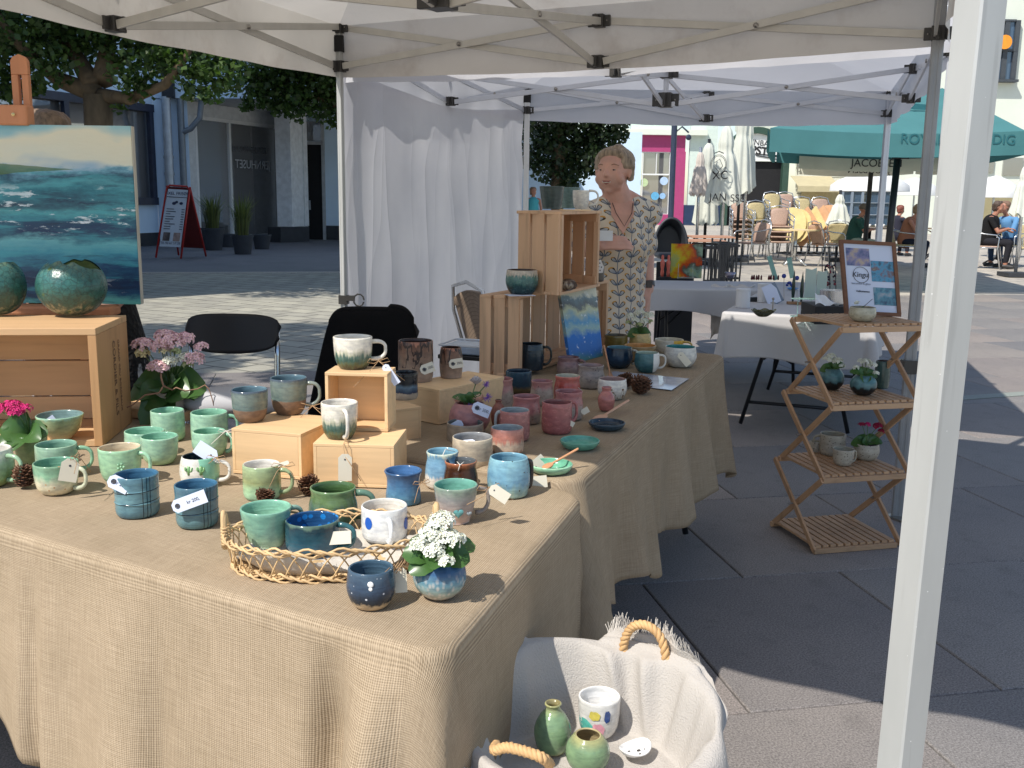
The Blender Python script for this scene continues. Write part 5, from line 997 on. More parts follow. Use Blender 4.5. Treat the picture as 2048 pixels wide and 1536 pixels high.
def cone(label,p,r,h,tilt=(0,0),seed=0):
 T=thing('pine_cone',label,'pine cone',p,'pine cones on the tables');b=MB();g=random.Random(seed);n=70
 ax=Vector((tilt[0],tilt[1],1)).normalized();u=ax.orthogonal().normalized();v=ax.cross(u);b.tube([Vector(p)+ax*h*.08,Vector(p)+ax*h*.9],[r*.35,r*.15],8)
 for i in range(n):
  t=i/n;an=i*2.39996;rr=r*(math.sin(math.pi*(.16+.78*t))**.8);z=h*(.06+.9*t);d=u*math.cos(an)+v*math.sin(an);s=ax.cross(d);w_=r*.3*(1.15-.6*t);up2=ax*(.15+.5*t)*rr
  q=Vector(p)+ax*z;tp=q+d*rr+up2
  b.add([q+d*rr*.25+s*w_*.4,q+d*rr*.25-s*w_*.4,q+d*rr*.85-s*w_+up2*.7,tp-ax*.001,q+d*rr*.85+s*w_+up2*.7,tp+ax*r*.1,q+d*rr*.8+up2*.75+ax*r*.08],[(0,1,2,3,4),(2,3,5,6),(3,4,6,5),(0,4,6),(1,6,2),(0,6,1)])
 b.build('scales',M_cone,T);return T
cone('pine cone beside the round green and cream mug, far left',P(50,975,TZ1),.027,.052,seed=1)
cone('pine cone leaning between the middle block and the basket',P(628,990,TZ1),.026,.045,(-.5,.2),2)
cone('pine cone sticking up at the back rim of the wicker basket',P(527,1006,TZ1),.022,.03,(.2,.1),3)
cone('large dark pine cone at the right by the white leaflet',P(1275,786,TZ2),.038,.06,(.3,-.3),4)
cone('dark pine cone behind its twin by the white leaflet',P(1256,776,TZ2),.033,.05,(-.4,.2),5)
b=MB();qs=[P(1228,742,TZ2+.003),P(1378,757,TZ2+.003),P(1343,780,TZ2+.003),P(1200,762,TZ2+.003)]
b.add([tuple(q)for q in qs]+[tuple(q-Z*.0012)for q in qs],[(0,1,2,3),(4,7,6,5),(0,4,5,1),(1,5,6,2),(2,6,7,3),(3,7,4,0)])
mm=mat('glossy_leaflet',(0.5,0.53,0.62,1),.08,var=.35,scale=9,stretch=(1,1,1));tag(b.build('leaflet',mm,None),'glossy white and lilac leaflet lying flat near the pine cones','leaflet')
b=MB();qs=[P(1015,582,1.079),P(1068,585,1.079),P(1062,592,1.079),P(1008,590,1.079)]
# wine box on the left, sphere planters
wz=1.07;wA,wB=P(-80,898,TZ1),P(206,893,TZ1);wA=wB-Vector((.99,.11,0)).normalized()*.62
ex=up_(wB-wA,0).normalized();ey=Vector((-ex.y,ex.x,0));Tb=thing('wine_crate','large pine wine crate on its side with two planters on top and stencilled lettering','crate',up_(wB,TZ1));h=wz-TZ1;dp=.30;Wd=(wB-wA).length;M_wc=wood('wine_crate_pine',c(200,165,125),.72,1.3,'X');M_wcv=wood('wine_crate_end',c(182,142,100),.72,1.3,'Z')
def wpc(nm,off,d,m_):
 b=MB();b.box((0,0,0),d);o=b.build(nm,m_,None,bev=.0015);o.parent=Tb;o.location=wA+ex*off[0]+ey*off[1]+Z*off[2]+Z*0-Vector(Tb.location)+Z*(TZ1-wA.z);o.rotation_euler=(0,0,math.atan2(ex.y,ex.x));return o
wpc('top_board',(Wd/2,dp/2-.0,h-.009),(Wd,dp,.018),M_wc);wpc('bottom_board',(Wd/2,dp/2,.009),(Wd-.04,dp-.004,.018),M_wc)
wpc('end_board',(Wd-.011,dp/2,(h-.018)/2),(.022,dp-.002,h-.0185),M_wcv);wpc('end_board',(.011,dp/2,(h-.018)/2),(.022,dp-.002,h-.0185),M_wcv)
for k,(z0_,z1_)in enumerate(((.02,.085),(.088,.19),(.193,h-.02))):wpc('back_board',(Wd/2,dp-.03+.002*k,(z0_+z1_)/2),(Wd-.05,.012,z1_-z0_),M_wc)
M_sten=mat('stencil_ink',(0.12,0.07,0.045,1),.9);q=wB+ey*dp/2+ex*.002+Z*0
text('stencil','CORDIER & FILS',.030,up_(q,TZ1+h*.5),(0,0,-1),ey,M_sten,Tb,extrude=.0002);text('stencil','GRAND CRU BORDEAUX',.018,up_(q+ey*.045,TZ1+h*.5),(0,0,-1),ey,M_sten,Tb,extrude=.0002)
def crack(t,o,sx,cc):
 vo=t.n('ShaderNodeTexVoronoi');vo.feature='DISTANCE_TO_EDGE';vo.inputs['Scale'].default_value=62;t.l(o,vo.inputs['Vector']);return t.mix(t.ramp(vo.outputs['Distance'],[(.02,(.7,.7,.7,1)),(.07,(0,0,0,1))]),cc,c(40,62,55))
def eggpot(label,box,z,notch,sd):
 c0,Rm,h_=place(*box,z,'globe');h_*=1.12;T=thing('sphere_planter',label,'planter',c0);b=MB();n=56;top=.80
 def f(u,v,r_=Rm,ins=0):
  a_=2*math.pi*u;lim=top-(notch*(.55*max(0,math.sin(a_*2+sd))+.35*mnoise.noise(Vector((math.cos(a_)*2,math.sin(a_)*2,sd)))));vv=v*lim;ph=math.pi*(.07+.93*vv)
  r2=r_*math.sin(ph)**.92;zz=h_/2*(1-math.cos(ph))*1.02;k=1+.02*mnoise.noise(Vector((math.cos(a_)*3,math.sin(a_)*3,zz*20)))
  return Vector((r2*k*math.cos(a_),r2*k*math.sin(a_),zz))
 b.grid(f,n,30,0,closed=True);b.grid(lambda u,v:f(u,1-v)*1.0-Vector((0,0,.0))+(Vector((0,0,h_*.5))-f(u,1-v))*.045,n,30,1,closed=True)
 m1=g_('teal_crackle_%d'%sd,[(.05,c(150,145,115)),(.2,c(50,85,75)),(.5,c(35,95,105)),(.8,c(45,105,120)),(1,c(95,125,100))],h_,.2,rough=.25,pat=crack,bump=.5,speck=(c(80,100,55),25,.12));m2=g_('lime_inside_%d'%sd,[(0,c(150,165,90))],speck=(c(60,65,40),60,.1),rough=.5)
 b.build('body',[m1,m2],T,w_=False,smooth=True);return T
eggpot('cracked turquoise sphere planter with a torn open rim on the wine crate, right one',(82,524,214,634),wz+.001,.26,2)
eggpot('cracked turquoise sphere planter cut by the left edge of the photo, closed top',(-52,526,53,632),wz+.001,.1,5)
a=ware('bowl','wide shallow green bowl with blue inside and a grey card, in the wine crate','bowl',(78,820,168,880),TZ1+.02,'bowl',lambda h:g_('celadon_bowl',[(0,c(190,165,120)),(.4,c(165,165,115)),(.9,c(150,175,130)),(1,c(150,200,170))],h,.1),g_('steel_blue_i',[(0,c(110,140,160))]));card(a['T'],(95,850),(112,838),22,a['c'].y+.01,M_cardb,price=False,hole=False)
# sea painting on its easel
YP=3.12
def sea_mat():
 t=NT('sea_painting_paint');o=t.coord();sx=t.n('ShaderNodeSeparateXYZ');t.l(o,sx.inputs[0]);z=t.math('DIVIDE',sx.outputs[2],.56)
 n1=t.noise(4,7,vec=o,stretch=(1,1,2.8),rough=.68);n2=t.noise(11,7,vec=o,stretch=(.6,1,2.6),rough=.7);n3=t.noise(4,3,vec=o,stretch=(.8,1,2));n4=t.noise(7,5,vec=o,stretch=(.45,1,4),rough=.6)
 zf=t.math('ADD',z,t.math('ADD',t.math('MULTIPLY',t.math('SUBTRACT',n1,.5),.26),t.math('MULTIPLY',t.math('SUBTRACT',n2,.5),.08)))
 cc=t.ramp(zf,[(0,c(95,175,170)),(.05,c(25,75,110)),(.12,c(10,38,75)),(.2,c(20,70,105)),(.28,c(60,145,165)),(.34,c(110,180,185)),(.38,c(14,45,85)),(.46,c(20,80,105)),(.5,c(80,160,165)),(.54,c(12,42,72)),(.62,c(30,110,125)),(.66,c(75,150,160)),(.70,c(18,65,90)),(.74,c(105,160,180))]);cc=t.mix(t.ramp(n4,[(.52,(0,0,0,1)),(.6,(.55,.55,.55,1))]),cc,c(70,165,175));cc=t.mix(t.ramp(n4,[(.36,(.7,.7,.7,1)),(.43,(0,0,0,1))]),cc,c(8,34,66))
 sky_=t.ramp(t.math('ADD',z,t.math('MULTIPLY',t.math('SUBTRACT',n3,.5),.35)),[(.74,c(150,180,200)),(.80,c(215,215,195)),(.90,c(222,216,190)),(.96,c(150,190,195)),(1,c(120,175,185))])
 cc=t.mix(t.ramp(zf,[(.735,(0,0,0,1)),(.76,(1,1,1,1))]),cc,sky_)
 foam=t.math('MULTIPLY',t.ramp(n2,[(.565,(0,0,0,1)),(.60,(1,1,1,1))]),t.ramp(z,[(.05,(0,0,0,1)),(.1,(.8,.8,.8,1)),(.15,(0,0,0,1)),(.36,(0,0,0,1)),(.44,(1,1,1,1)),(.6,(1,1,1,1)),(.66,(0,0,0,1))]))
 cc=t.mix(foam,cc,c(225,232,235));cc=t.mix(t.math('MULTIPLY',t.ramp(n1,[(.45,(0,0,0,1)),(.7,(.6,.6,.6,1))]),t.ramp(z,[(.1,(0,0,0,1)),(.3,(1,1,1,1)),(.62,(1,1,1,1)),(.7,(0,0,0,1))])),cc,c(75,160,170))
 isl=t.math('MULTIPLY',t.math('LESS_THAN',t.math('ABSOLUTE',t.math('SUBTRACT',z,t.math('ADD',.69,t.math('MULTIPLY',n3,.08)))),t.math('MULTIPLY',t.math('SUBTRACT',-.18,sx.outputs[0]),.12)),.8);cc=t.mix(isl,cc,c(75,105,55))
 t.base(cc);t.b.inputs['Roughness'].default_value=.4;t.bump(n2,.6,.004);return t.m
pb=D(281,609,YP);pt_=D(276,252,YP);Hc=pt_.z-pb.z;Wc=.86
T=thing('sea_painting','large canvas painting of a dark turquoise sea under a pale cloud, on the easel','painting',(pb.x,YP,pb.z))
b=MB();b.box((-Wc/2,.011,Hc/2),(Wc,.022,Hc));cv=b.build('canvas',sea_mat(),T,w_=False,bev=.002)
b=MB();b.box((.0015,.012,Hc/2),(.002,.02,Hc-.002));b.build('canvas_edge',mat('raw_canvas',(0.55,0.52,0.45,1),.9),T,w_=False)
M_eas=wood('easel_beech',c(196,134,96),.85,1.2,'Z');ex0=D(33,200,YP).x
T=thing('easel','varnished beech easel holding the sea painting, its slotted mast rising at the left','easel',(ex0,YP+.05,0))
b=MB();mw=.026;zt_=D(30,105,YP).z;zb_=pb.z-.04
prof=[(-mw,0),(mw,0),(mw,zt_-zb_-.03),(mw*.6,zt_-zb_-.008),(0,zt_-zb_),(-mw*.6,zt_-zb_-.008),(-mw,zt_-zb_-.03)]
b.prism([(-mw,0),(-.005,0),(-.005,.62),(-mw,.62)],.018,(Vector((1,0,0)),Z,Vector((0,1,0))),(ex0,YP+.03,zb_));b.prism([(.005,0),(mw,0),(mw,.62),(.005,.62)],.018,(Vector((1,0,0)),Z,Vector((0,1,0))),(ex0,YP+.03,zb_))
zz1=zt_-.06;b2=[(-mw,0),(mw,0),(mw,.04),(mw*.7,.052),(0,.06),(-mw*.7,.052),(-mw,.04)]
b.prism([(-mw,.62),(-.005,.62),(-.005,zz1-zb_),(-mw,zz1-zb_)],.018,(Vector((1,0,0)),Z,Vector((0,1,0))),(ex0,YP+.03,zb_));b.prism([(.005,.62),(mw,.62),(mw,zz1-zb_),(.005,zz1-zb_)],.018,(Vector((1,0,0)),Z,Vector((0,1,0))),(ex0,YP+.03,zb_))
b.prism(b2,.018,(Vector((1,0,0)),Z,Vector((0,1,0))),(ex0,YP+.03,zz1));b.build('mast',M_eas,T,bev=.002)
zc1,zc0=D(30,210,YP).z,D(30,251,YP).z;b=MB();b.box((D(28,230,YP).x,YP+.012,(zc0+zc1)/2),(.092,.05,zc1-zc0));cl=b.build('clamp_block',M_eas,T,bev=.006)
b=MB();q=D(27,229,YP-.015);b.lathe([(.0005,0),(.005,0),(.0055,-.003),(.0005,-.004)],(0,0,0),12);b.v=[(v[0]+q.x,q.y+v[2],q.z+v[1])for v in b.v];b.build('screw',mat('brass',(0.6,0.45,0.2,1),.25,metal=1),cl)
b=MB();b.box((ex0+.02,YP-.02,pb.z-.018),(.5,.09,.03));b.build('ledge',M_eas,T,bev=.008)
b=MB();b.bar((ex0-.1,YP+.06,1.15),(ex0-.35,YP-.1,.01),.03,.02);b.build('leg',M_eas,T);b=MB();b.bar((ex0+.1,YP+.06,1.15),(ex0+.35,YP-.1,.01),.03,.02);b.build('leg',M_eas,T);b=MB();b.bar((ex0,YP+.06,1.5),(ex0,YP+.75,.01),.03,.02);b.build('leg',M_eas,T)
# slatted crates
def crate(label,A_,B_,C_,z0,z1,n_end,bottom=True,th=.011):
 """A-B: the slatted end seen from the left; B-C: the long open side; slats upright"""
 A_,B_,C_=up_(A_,0),up_(B_,0),up_(C_,0);eu=(B_-A_).normalized();ev=(C_-B_).normalized();W_=(B_-A_).length;L_=(C_-B_).length;h=z1-z0
 T=thing('slatted_crate',label,'crate',up_(B_,z0));nu=Vector((eu.y,-eu.x,0))
 def pc(nm,pc_,d,ax):
  b=MB();b.box((0,0,0),d);o=b.build(nm,M_pine2,None,bev=.0012);o.parent=T;M=Matrix((ax[0],ax[1],ax[2])).transposed();o.rotation_euler=M.to_euler();o.location=pc_-Vector(T.location);return o
 def orth(x):y=Z.cross(x).normalized();return(x,y,Z)
 sw_=W_/n_end
 for k in range(n_end):pc('slat',up_(A_+eu*(sw_*(k+.5))+nu*.003,z0+h/2-.004),(sw_-.013,th,h-.010),orth(eu))
 D_=A_+(C_-B_)
 nl=max(3,int(L_/.135));sl=L_/nl
 for k in range(nl):pc('slat',up_(A_+ev*(sl*(k+.5)),z0+h/2),(sl-.024,th,h-.012),orth(ev))
 for k in range(n_end):pc('slat',up_(D_+eu*(sw_*(k+.5))-ev*.004,z0+h/2),(sw_-.013,th,h-.014),orth(eu))
 for zz in(z1-th/2,z0+th/2+.001):
  for k in range(n_end):pc('slat',up_(A_+eu*(sw_*(k+.5))+ev*L_/2,zz),(L_+.02,sw_-.008,th),orth(ev))
 for zz in(z1-.028,z0+.028):
  pc('batten',up_((A_+B_)/2+ev*.014,zz),(W_-.01,.016,.032),orth(eu));pc('batten',up_((C_+D_)/2-ev*.016,zz),(W_-.01,.016,.032),orth(eu))
 pc('post',up_(B_+ev*.011-eu*.012,z0+h/2),(.022,.02,h-.026),orth(ev));pc('post',up_(C_-ev*.011-eu*.012,z0+h/2),(.022,.02,h-.026),orth(ev))
 return T
lz0,lz1=TZ2+.001,1.066
crate('wide lower slatted pine crate holding the big navy mug and the little canvas',(-.125,3.70,0),(.030,3.66,0),(.425,4.42,0),lz0,lz1,3)
uz0,uz1=1.0675,1.372
crate('upper slatted pine crate standing on top of the lower crate, bowls inside',(.018,3.83,0),(.172,3.665,0),(.345,4.06,0),uz0,uz1,3)
a=ware('mug','big dark navy mug lying in the shade inside the lower crate','mug',(1036,684,1088,742),lz0+.014,'barrel',solid('night_blue',c(35,50,72)),g_('night_i',[(0,c(25,35,50))]));handle(a,10,g_('night_h',[(0,c(45,50,58))]),out=.42)
a=ware('planter','round vase with cream top and dark teal vertical drips on the lower crate corner','vase',(1011,538,1076,590),lz1+.001,'belly',lambda h:g_('teal_stripes',[(0,c(15,40,55)),(.35,c(35,75,95)),(.55,c(60,110,125)),(.78,c(80,120,125)),(.84,c(190,175,155)),(1,c(200,185,165))],h,.16,streak=60,rough=.2),dkb)
b=MB();q0=P(1040,590,lz1+.002);b.box(q0+Vector((0,0.0,0)),(.10,.07,.001),rz=.3);tag(b.build('paper_slip',M_cardb,None),'small pale paper slip under the round teal striped vase','paper')
ware('bowl','grey brown stoneware bowl at the back inside the upper crate','bowl',(1113,528,1160,556),uz0+.014,'cyl',solid('grey_brown',c(110,100,88)),g_('gb_i',[(0,c(90,82,74))]))
q=P(1135,578,uz0+.02);b=MB();b.ball((0,0,.022),.027,20,sc_=(1.25,1,.85));T=thing('tea_bowl','small brown and cream tea bowl lying on its side inside the upper crate','bowl',up_(q,uz0+.014));b.build('body',g_('brown_swirl',[(0,c(95,75,60)),(.4,c(160,145,125)),(.7,c(90,70,58))],.05,.5),T,w_=False,smooth=True)
b=MB();b.lathe([(.0005,.0),(.016,.0)],(0,0,0),16);b.v=[(v[0]+.018,-.0195+v[2],.022+v[1])for v in b.v];b.build('mouth',dkb,T,w_=False)
def bucket(label,box,z,m_,mi2):
 a=ware('glass_bucket',label,'pot',box,z,'pot',lambda h:m_,mi2);return a
gbk=g_('smoky_blue_glaze',[(0,c(55,75,90))],rough=.1);a=bucket('smoky blue pot standing left on top of the upper crate',(1078,374,1128,418),uz1+.001,gbk,dkb);bucket('paler blue pot beside it on top of the upper crate',(1118,376,1160,417),uz1+.001,g_('pale_smoke',[(0,c(95,125,145))],rough=.1),gbk)
a=ware('mug','white mug with a big looped handle on top of the upper crate beside the woman','mug',(1145,382,1178,418),uz1+.001,'cup',solid('white_top',c(225,222,215)),white_i);handle(a,0,g_('white_top_h',[(0,c(228,225,218))]),out=.75,z0=.2,z1=1.0)
b=MB();q=P(1150,420,uz1+.004);b.box(q,(.11,.05,.004),rz=.2);tag(b.build('wooden_coaster',M_pine,None),'thin wooden coaster on the top of the upper crate','coaster')
q=P(1190,562,lz1+.004);a=pot('cup','dark stoneware cup on the lower crate end with a white spotted card in it','cup',up_(P(1198,563,lz1),lz1+.001),.022,.085,'cyl',g_('stone_dark',[(0,c(90,85,80))]),dkb)
b=MB();q=a['c']+Vector((-.005,-.024,.035));b.prism([(-.02,0),(.018,.004),(.022,.03),(.008,.06),(-.004,.055),(-.016,.03)],.002,(Vector((1,0,0)),Z,Vector((0,-1,0))),q);o=b.build('spotted_card',mat('white_card_plain',(.78,.79,.8,1),.6),a['T'])
b=MB();[b.box(q+Vector((x_,-.0025,z_)),(.005,.0008,.005))for x_,z_ in((-.008,.012),(.006,.014),(.0,.03),(.012,.028),(.004,.045))];b.build('spot',M_ink,o)
def mount_mat():
 t=NT('blue_mountain_painting');o=t.coord();sx=t.n('ShaderNodeSeparateXYZ');t.l(o,sx.inputs[0]);n1=t.noise(22,5,vec=o);n2=t.noise(50,4,vec=o);z=t.math('ADD',t.math('DIVIDE',sx.outputs[2],.30),t.math('MULTIPLY',t.math('SUBTRACT',n1,.5),.3))
 cc=t.ramp(z,[(0,c(70,120,120)),(.12,c(50,105,175)),(.3,c(40,110,190)),(.4,c(150,180,175)),(.5,c(90,150,190)),(.62,c(190,195,160)),(.68,c(105,110,110)),(.78,c(120,140,145)),(.82,c(205,205,185)),(1,c(212,212,190))]);cc=t.mix(t.ramp(n2,[(.62,(0,0,0,1)),(.68,(.7,.7,.7,1))]),cc,c(225,230,230));t.base(cc);t.b.inputs['Roughness'].default_value=.5;t.bump(n2,.3,.002);return t.m
ya=3.9;qa,qb,qc,qd=D(1142,728,3.80),D(1206,712,3.94),D(1192,574,4.05),D(1121,590,3.90);T=thing('small_canvas','small canvas painting of blue mountains leaning in the lower crate opening','painting',tuple((qa+qb)/2))
ux_=(qb-qa);uz_=(qd-qa);nz_=ux_.cross(uz_).normalized();b=MB();v0=[qa,qb,qc,qd];b.add([tuple(q)for q in v0]+[tuple(q-nz_*.016)for q in v0],[(0,1,2,3),(7,6,5,4),(0,4,5,1),(1,5,6,2),(2,6,7,3),(3,7,4,0)]);b.build('canvas',mount_mat(),T)
# wicker basket with four mugs
M_wick=mat('pale_wicker',c(208,176,130),.65,var=.18,scale=30,bump=.3)
bc=(P(455,1100,TZ1)+P(835,1075,TZ1))/2;bc=P(640,1085,TZ1);Ra=.185;bcx=P(640,1160,TZ1);ctr=Vector((bcx.x+.006,bcx.y+.095,TZ1));eA_=Vector((.985,.17,0)).normalized();eB_=Vector((-.17,.985,0)).normalized();ra,rb_=.192,.115
T=thing('wicker_basket','oval pale wicker tray basket with two upright handles holding four mugs','basket',ctr)
def ell(a_,k=1.0,z=0,w1=0,w2=0):return ctr+eA_*(math.cos(a_)*(ra*k+w1))+eB_*(math.sin(a_)*(rb_*k+w1))+Z*(z+w2)
N_=120
for nm,z_,k_0,st,rr in(('base_weave',.006,.93,4,.0023),('rim_weave',.056,1.0,6,.0022)):
 b=MB()
 for s in range(st):b.tube([ell(2*math.pi*i/N_,k_0,z_,.004*math.sin(i*math.pi/3+s*2.1),.0045*math.cos(i*math.pi/3+s*2.1)+(.0035*(s%3)-.003))for i in range(N_)],rr,6,closed=True)
 b.build(nm,M_wick,T,smooth=True)
b=MB();nL=40
for i in range(nL):
 a0=2*math.pi*i/nL;a1=a0+2*math.pi*1.4/nL;b.tube([ell(a0+(a1-a0)*t,.93+.07*t,.008+.048*math.sin(t*math.pi/2),.003)for t in[k/6 for k in range(7)]],.0014,5);b.tube([ell(a1+(a0-a1)*t,.93+.07*t,.008+.048*math.sin(t*math.pi/2),-.002)for t in[k/6 for k in range(7)]],.0014,5)
b.build('lattice',M_wick,T,smooth=True)
b=MB();b.add([ell(2*math.pi*i/48,.9,.003)for i in range(48)],[tuple(range(48))]);b.build('base',M_wick,T)
for s in(math.pi*.985,-math.pi*.02+.12):
 b=MB()
 for k in(0,1):b.tube([ell(s+d*.115,1.0+(0 if abs(d)>.3 else 0),.035+.062*math.sqrt(max(0,1-d*d)),.002*k)+Z*.003*k for d in[-1+i/7 for i in range(15)]],.0046,8)
 for d in(-.95,.95):
  for j_ in range(6):b.tube([ell(s+d*.115,1,.045+j_*.006,.006*math.cos(a_))+eB_*.006*math.sin(a_)for a_ in[k*1.05 for k in range(6)]],.0018,5,closed=True)
 b.build('handle',M_wick,T,smooth=True)
M_lin=fabric('beige_linen',(0.56,0.52,0.46,1),var=.05,scale=6,bump=.3,bscale=90)
b=MB()
def lf(u,v):
 a_=2*math.pi*u;k=v;w_=.02*math.sin(a_*5)+.012*math.sin(a_*9+1);zz=.004+.003*mnoise.noise(Vector((math.cos(a_)*k*3,math.sin(a_)*k*3,0)))+(max(0,k-.8)/.2)**1.2*(.026+.018*math.sin(a_*3+2))+max(0,k-.8)*abs(math.sin(a_*7))*.03
 return ell(a_,.9*k+w_*k*.3,zz)
b.grid(lf,90,16,closed=True);o=b.build('linen_napkin',M_lin,None,smooth=True,solid=.001);tag(o,'crumpled beige linen napkin with frayed edges lining the wicker basket','napkin')
b=MB();g=random.Random(5)
for i in range(130):
 a_=g.choice([g.uniform(3.4,4.1),g.uniform(4.6,5.2),g.uniform(3.4,5.4)]);q=lf(a_/6.283,1.0);b.tube([q,q+Vector((g.uniform(-.008,.008),g.uniform(-.012,.002),g.uniform(-.002,.008)))],.0004,3)
b.build('fringe',M_lin,o)
bz=TZ1+.014
a=ware('mug','mint green mug on the left of the wicker basket','mug',(484,1000,585,1097),bz,'taper',lambda h:g_('celadon',[(0,c(165,190,150)),(.5,c(130,185,160)),(1,c(120,180,155))],h,.05),g_('celadon_i',[(0,c(125,190,160))]),'mugs in the wicker basket');handle(a,38,g_('celadon_h',[(0,c(140,180,160))]),out=.4)
a=ware('mug','blue marbled mug at the front of the wicker basket','mug',(573,1022,680,1108),bz,'cyl',lambda h:g_('petrol',[(0,c(40,90,130)),(.6,c(25,75,105)),(.9,c(30,60,85)),(1,c(90,120,105))],h,.1,rough=.08),g_('ultramarine_i',[(0,c(20,80,150))],rough=.06,speck=(c(40,130,200),60,.3)),'mugs in the wicker basket');handle(a,-8,g_('petrol_h',[(0,c(40,95,120))]),out=.45,z0=.05)
a=ware('mug','dark green mug with a wide rim at the back of the wicker basket','mug',(619,962,716,1056),bz,'waist',lambda h:g_('bottle_green',[(0,c(80,120,85)),(.5,c(70,100,105)),(.7,c(95,125,70)),(1,c(110,145,95))],h,.15,rough=.1),g_('grass_i',[(0,c(70,105,55))]),'mugs in the wicker basket');handle(a,0,g_('bottle_h',[(0,c(90,130,110))]),out=.48,r=.006)
dotm=lambda t,o,sx,cc:cc
a=ware('mug','white mug with blue dots, its handle towards the camera, right in the wicker basket','mug',(723,997,816,1086),bz,'barrel' if 0 else 'cyl',solid('pure_white',c(228,230,230)),white_i,'mugs in the wicker basket');handle(a,-72,g_('pure_white_h',[(0,c(228,232,234))]),out=.38,z0=.08,z1=.75)
for xx,zf,rr in((737,.62,.0105),(808,.52,.0105)):
 hq=front(a,xx,zf);n_=(hq-a['c']);n_.z=0;n_.normalize();s_=Vector((-n_.y,n_.x,0));b=MB();
 rr_=a['R']*1.022;pa_=math.atan2(n_.y,n_.x);vs=[]
 for i in range(20):
  tt=i/20*2*math.pi;da=rr*.85*math.cos(tt)/rr_;vs.append(a['c']+Vector((math.cos(pa_+da)*rr_,math.sin(pa_+da)*rr_,zf*a['h']+rr*1.15*math.sin(tt))))
 vs.append(a['c']+Vector((n_.x*rr_*1.003,n_.y*rr_*1.003,zf*a['h'])));b.add(vs,[(i,(i+1)%20,20)for i in range(20)]);b.build('blue_dot',mat('blue_dot_glaze',c(50,100,190),.2),a['T'],smooth=True)
card(a['T'],None,None,26,world=(D(640,1078,a['c'].y-.09),D(702,1074,a['c'].y-.09)),price=False,hole=False)
# tall black basket with linen, front right
BC=Vector((.138,1.57,0));BR=.216
M_bw=mat('black_wicker',(0.022,0.02,0.018,1),.6,var=.3,scale=40,bump=.4)
M_rope=mat('tan_rope',c(205,165,115),.7,var=.15,scale=30)
M_lin2=fabric('oatmeal_linen',(0.47,0.44,0.405,1),var=.05,scale=5,bump=.45,bscale=7,weave=300)
T=thing('tall_basket','tall dark basket with rope handles standing on the paving, lined with a frayed oatmeal cloth','basket',BC)
b=MB();n=48
for j_ in range(30):
 z_=.01+j_*.0165;b.tube([BC+Vector((math.cos(2*math.pi*i/n)*(BR*(.86+.10*z_/.57)+.003*(-1)**(i+j_)),math.sin(2*math.pi*i/n)*(BR*(.86+.10*z_/.57)+.003*(-1)**(i+j_)),z_))for i in range(n)],.0085,5,closed=True)
b.build('woven_wall',M_bw,T,smooth=True)
b=MB();b.lathe([(.0005,.42),(BR*.9,.42)],BC,24);b.build('base',M_bw,T)
def rope(pts,r,tw=7,nm='handle'):
 b=MB();N=len(pts)*6;P3=[]
 for i in range(N+1):
  t=i/N*(len(pts)-1);k=min(int(t),len(pts)-2);f_=t-k;p0,p1,p2,p3=pts[max(k-1,0)],pts[k],pts[k+1],pts[min(k+2,len(pts)-1)]
  P3.append(.5*(2*p1+(p2-p0)*f_+(2*p0-5*p1+4*p2-p3)*f_*f_+(-p0+3*p1-3*p2+p3)*f_**3))
 for s in range(3):
  q=[]
  for i,p in enumerate(P3):
   d=(P3[min(i+1,N)]-P3[max(i-1,0)]).normalized();u=d.cross(Vector((.3,.5,.81))).normalized();v=d.cross(u);a_=s*2.094+i/N*tw*2*math.pi;q.append(p+(u*math.cos(a_)+v*math.sin(a_))*r*.62)
  b.tube(q,r*.62,7)
 return b.build(nm,M_rope,T,smooth=True)
hc=P(1287,1310,.585);hx=Vector((.86,-.5,0)).normalized()
rope([hc+hx*(-.040)+Z*-.03,hc+hx*-.040+Z*.015,hc+hx*-.026+Z*.048,hc+Z*.060,hc+hx*.028+Z*.048,hc+hx*.043+Z*.012,hc+hx*.043+Z*-.035],.0075)
rope([P(993,1490,.575),P(990,1500,.59),P(1015,1495,.60),P(1050,1503,.60),P(1085,1516,.595),P(1100,1530,.57)],.0075)
b=MB();NU,NV=150,60
def hang(a_):
 d_=math.degrees(a_)%360
 if 25<d_<80 or 118<d_<158 or 168<d_<196:return -.03*min(1,min(abs(d_-k)for k in(25,80,118,158,168,196))/8)
 q=(a_-R(20))%(math.pi/2);k=abs(q-math.pi/4)/(math.pi/4);return .014+.10*(1-k)**2.2+.006*math.sin(a_*11)
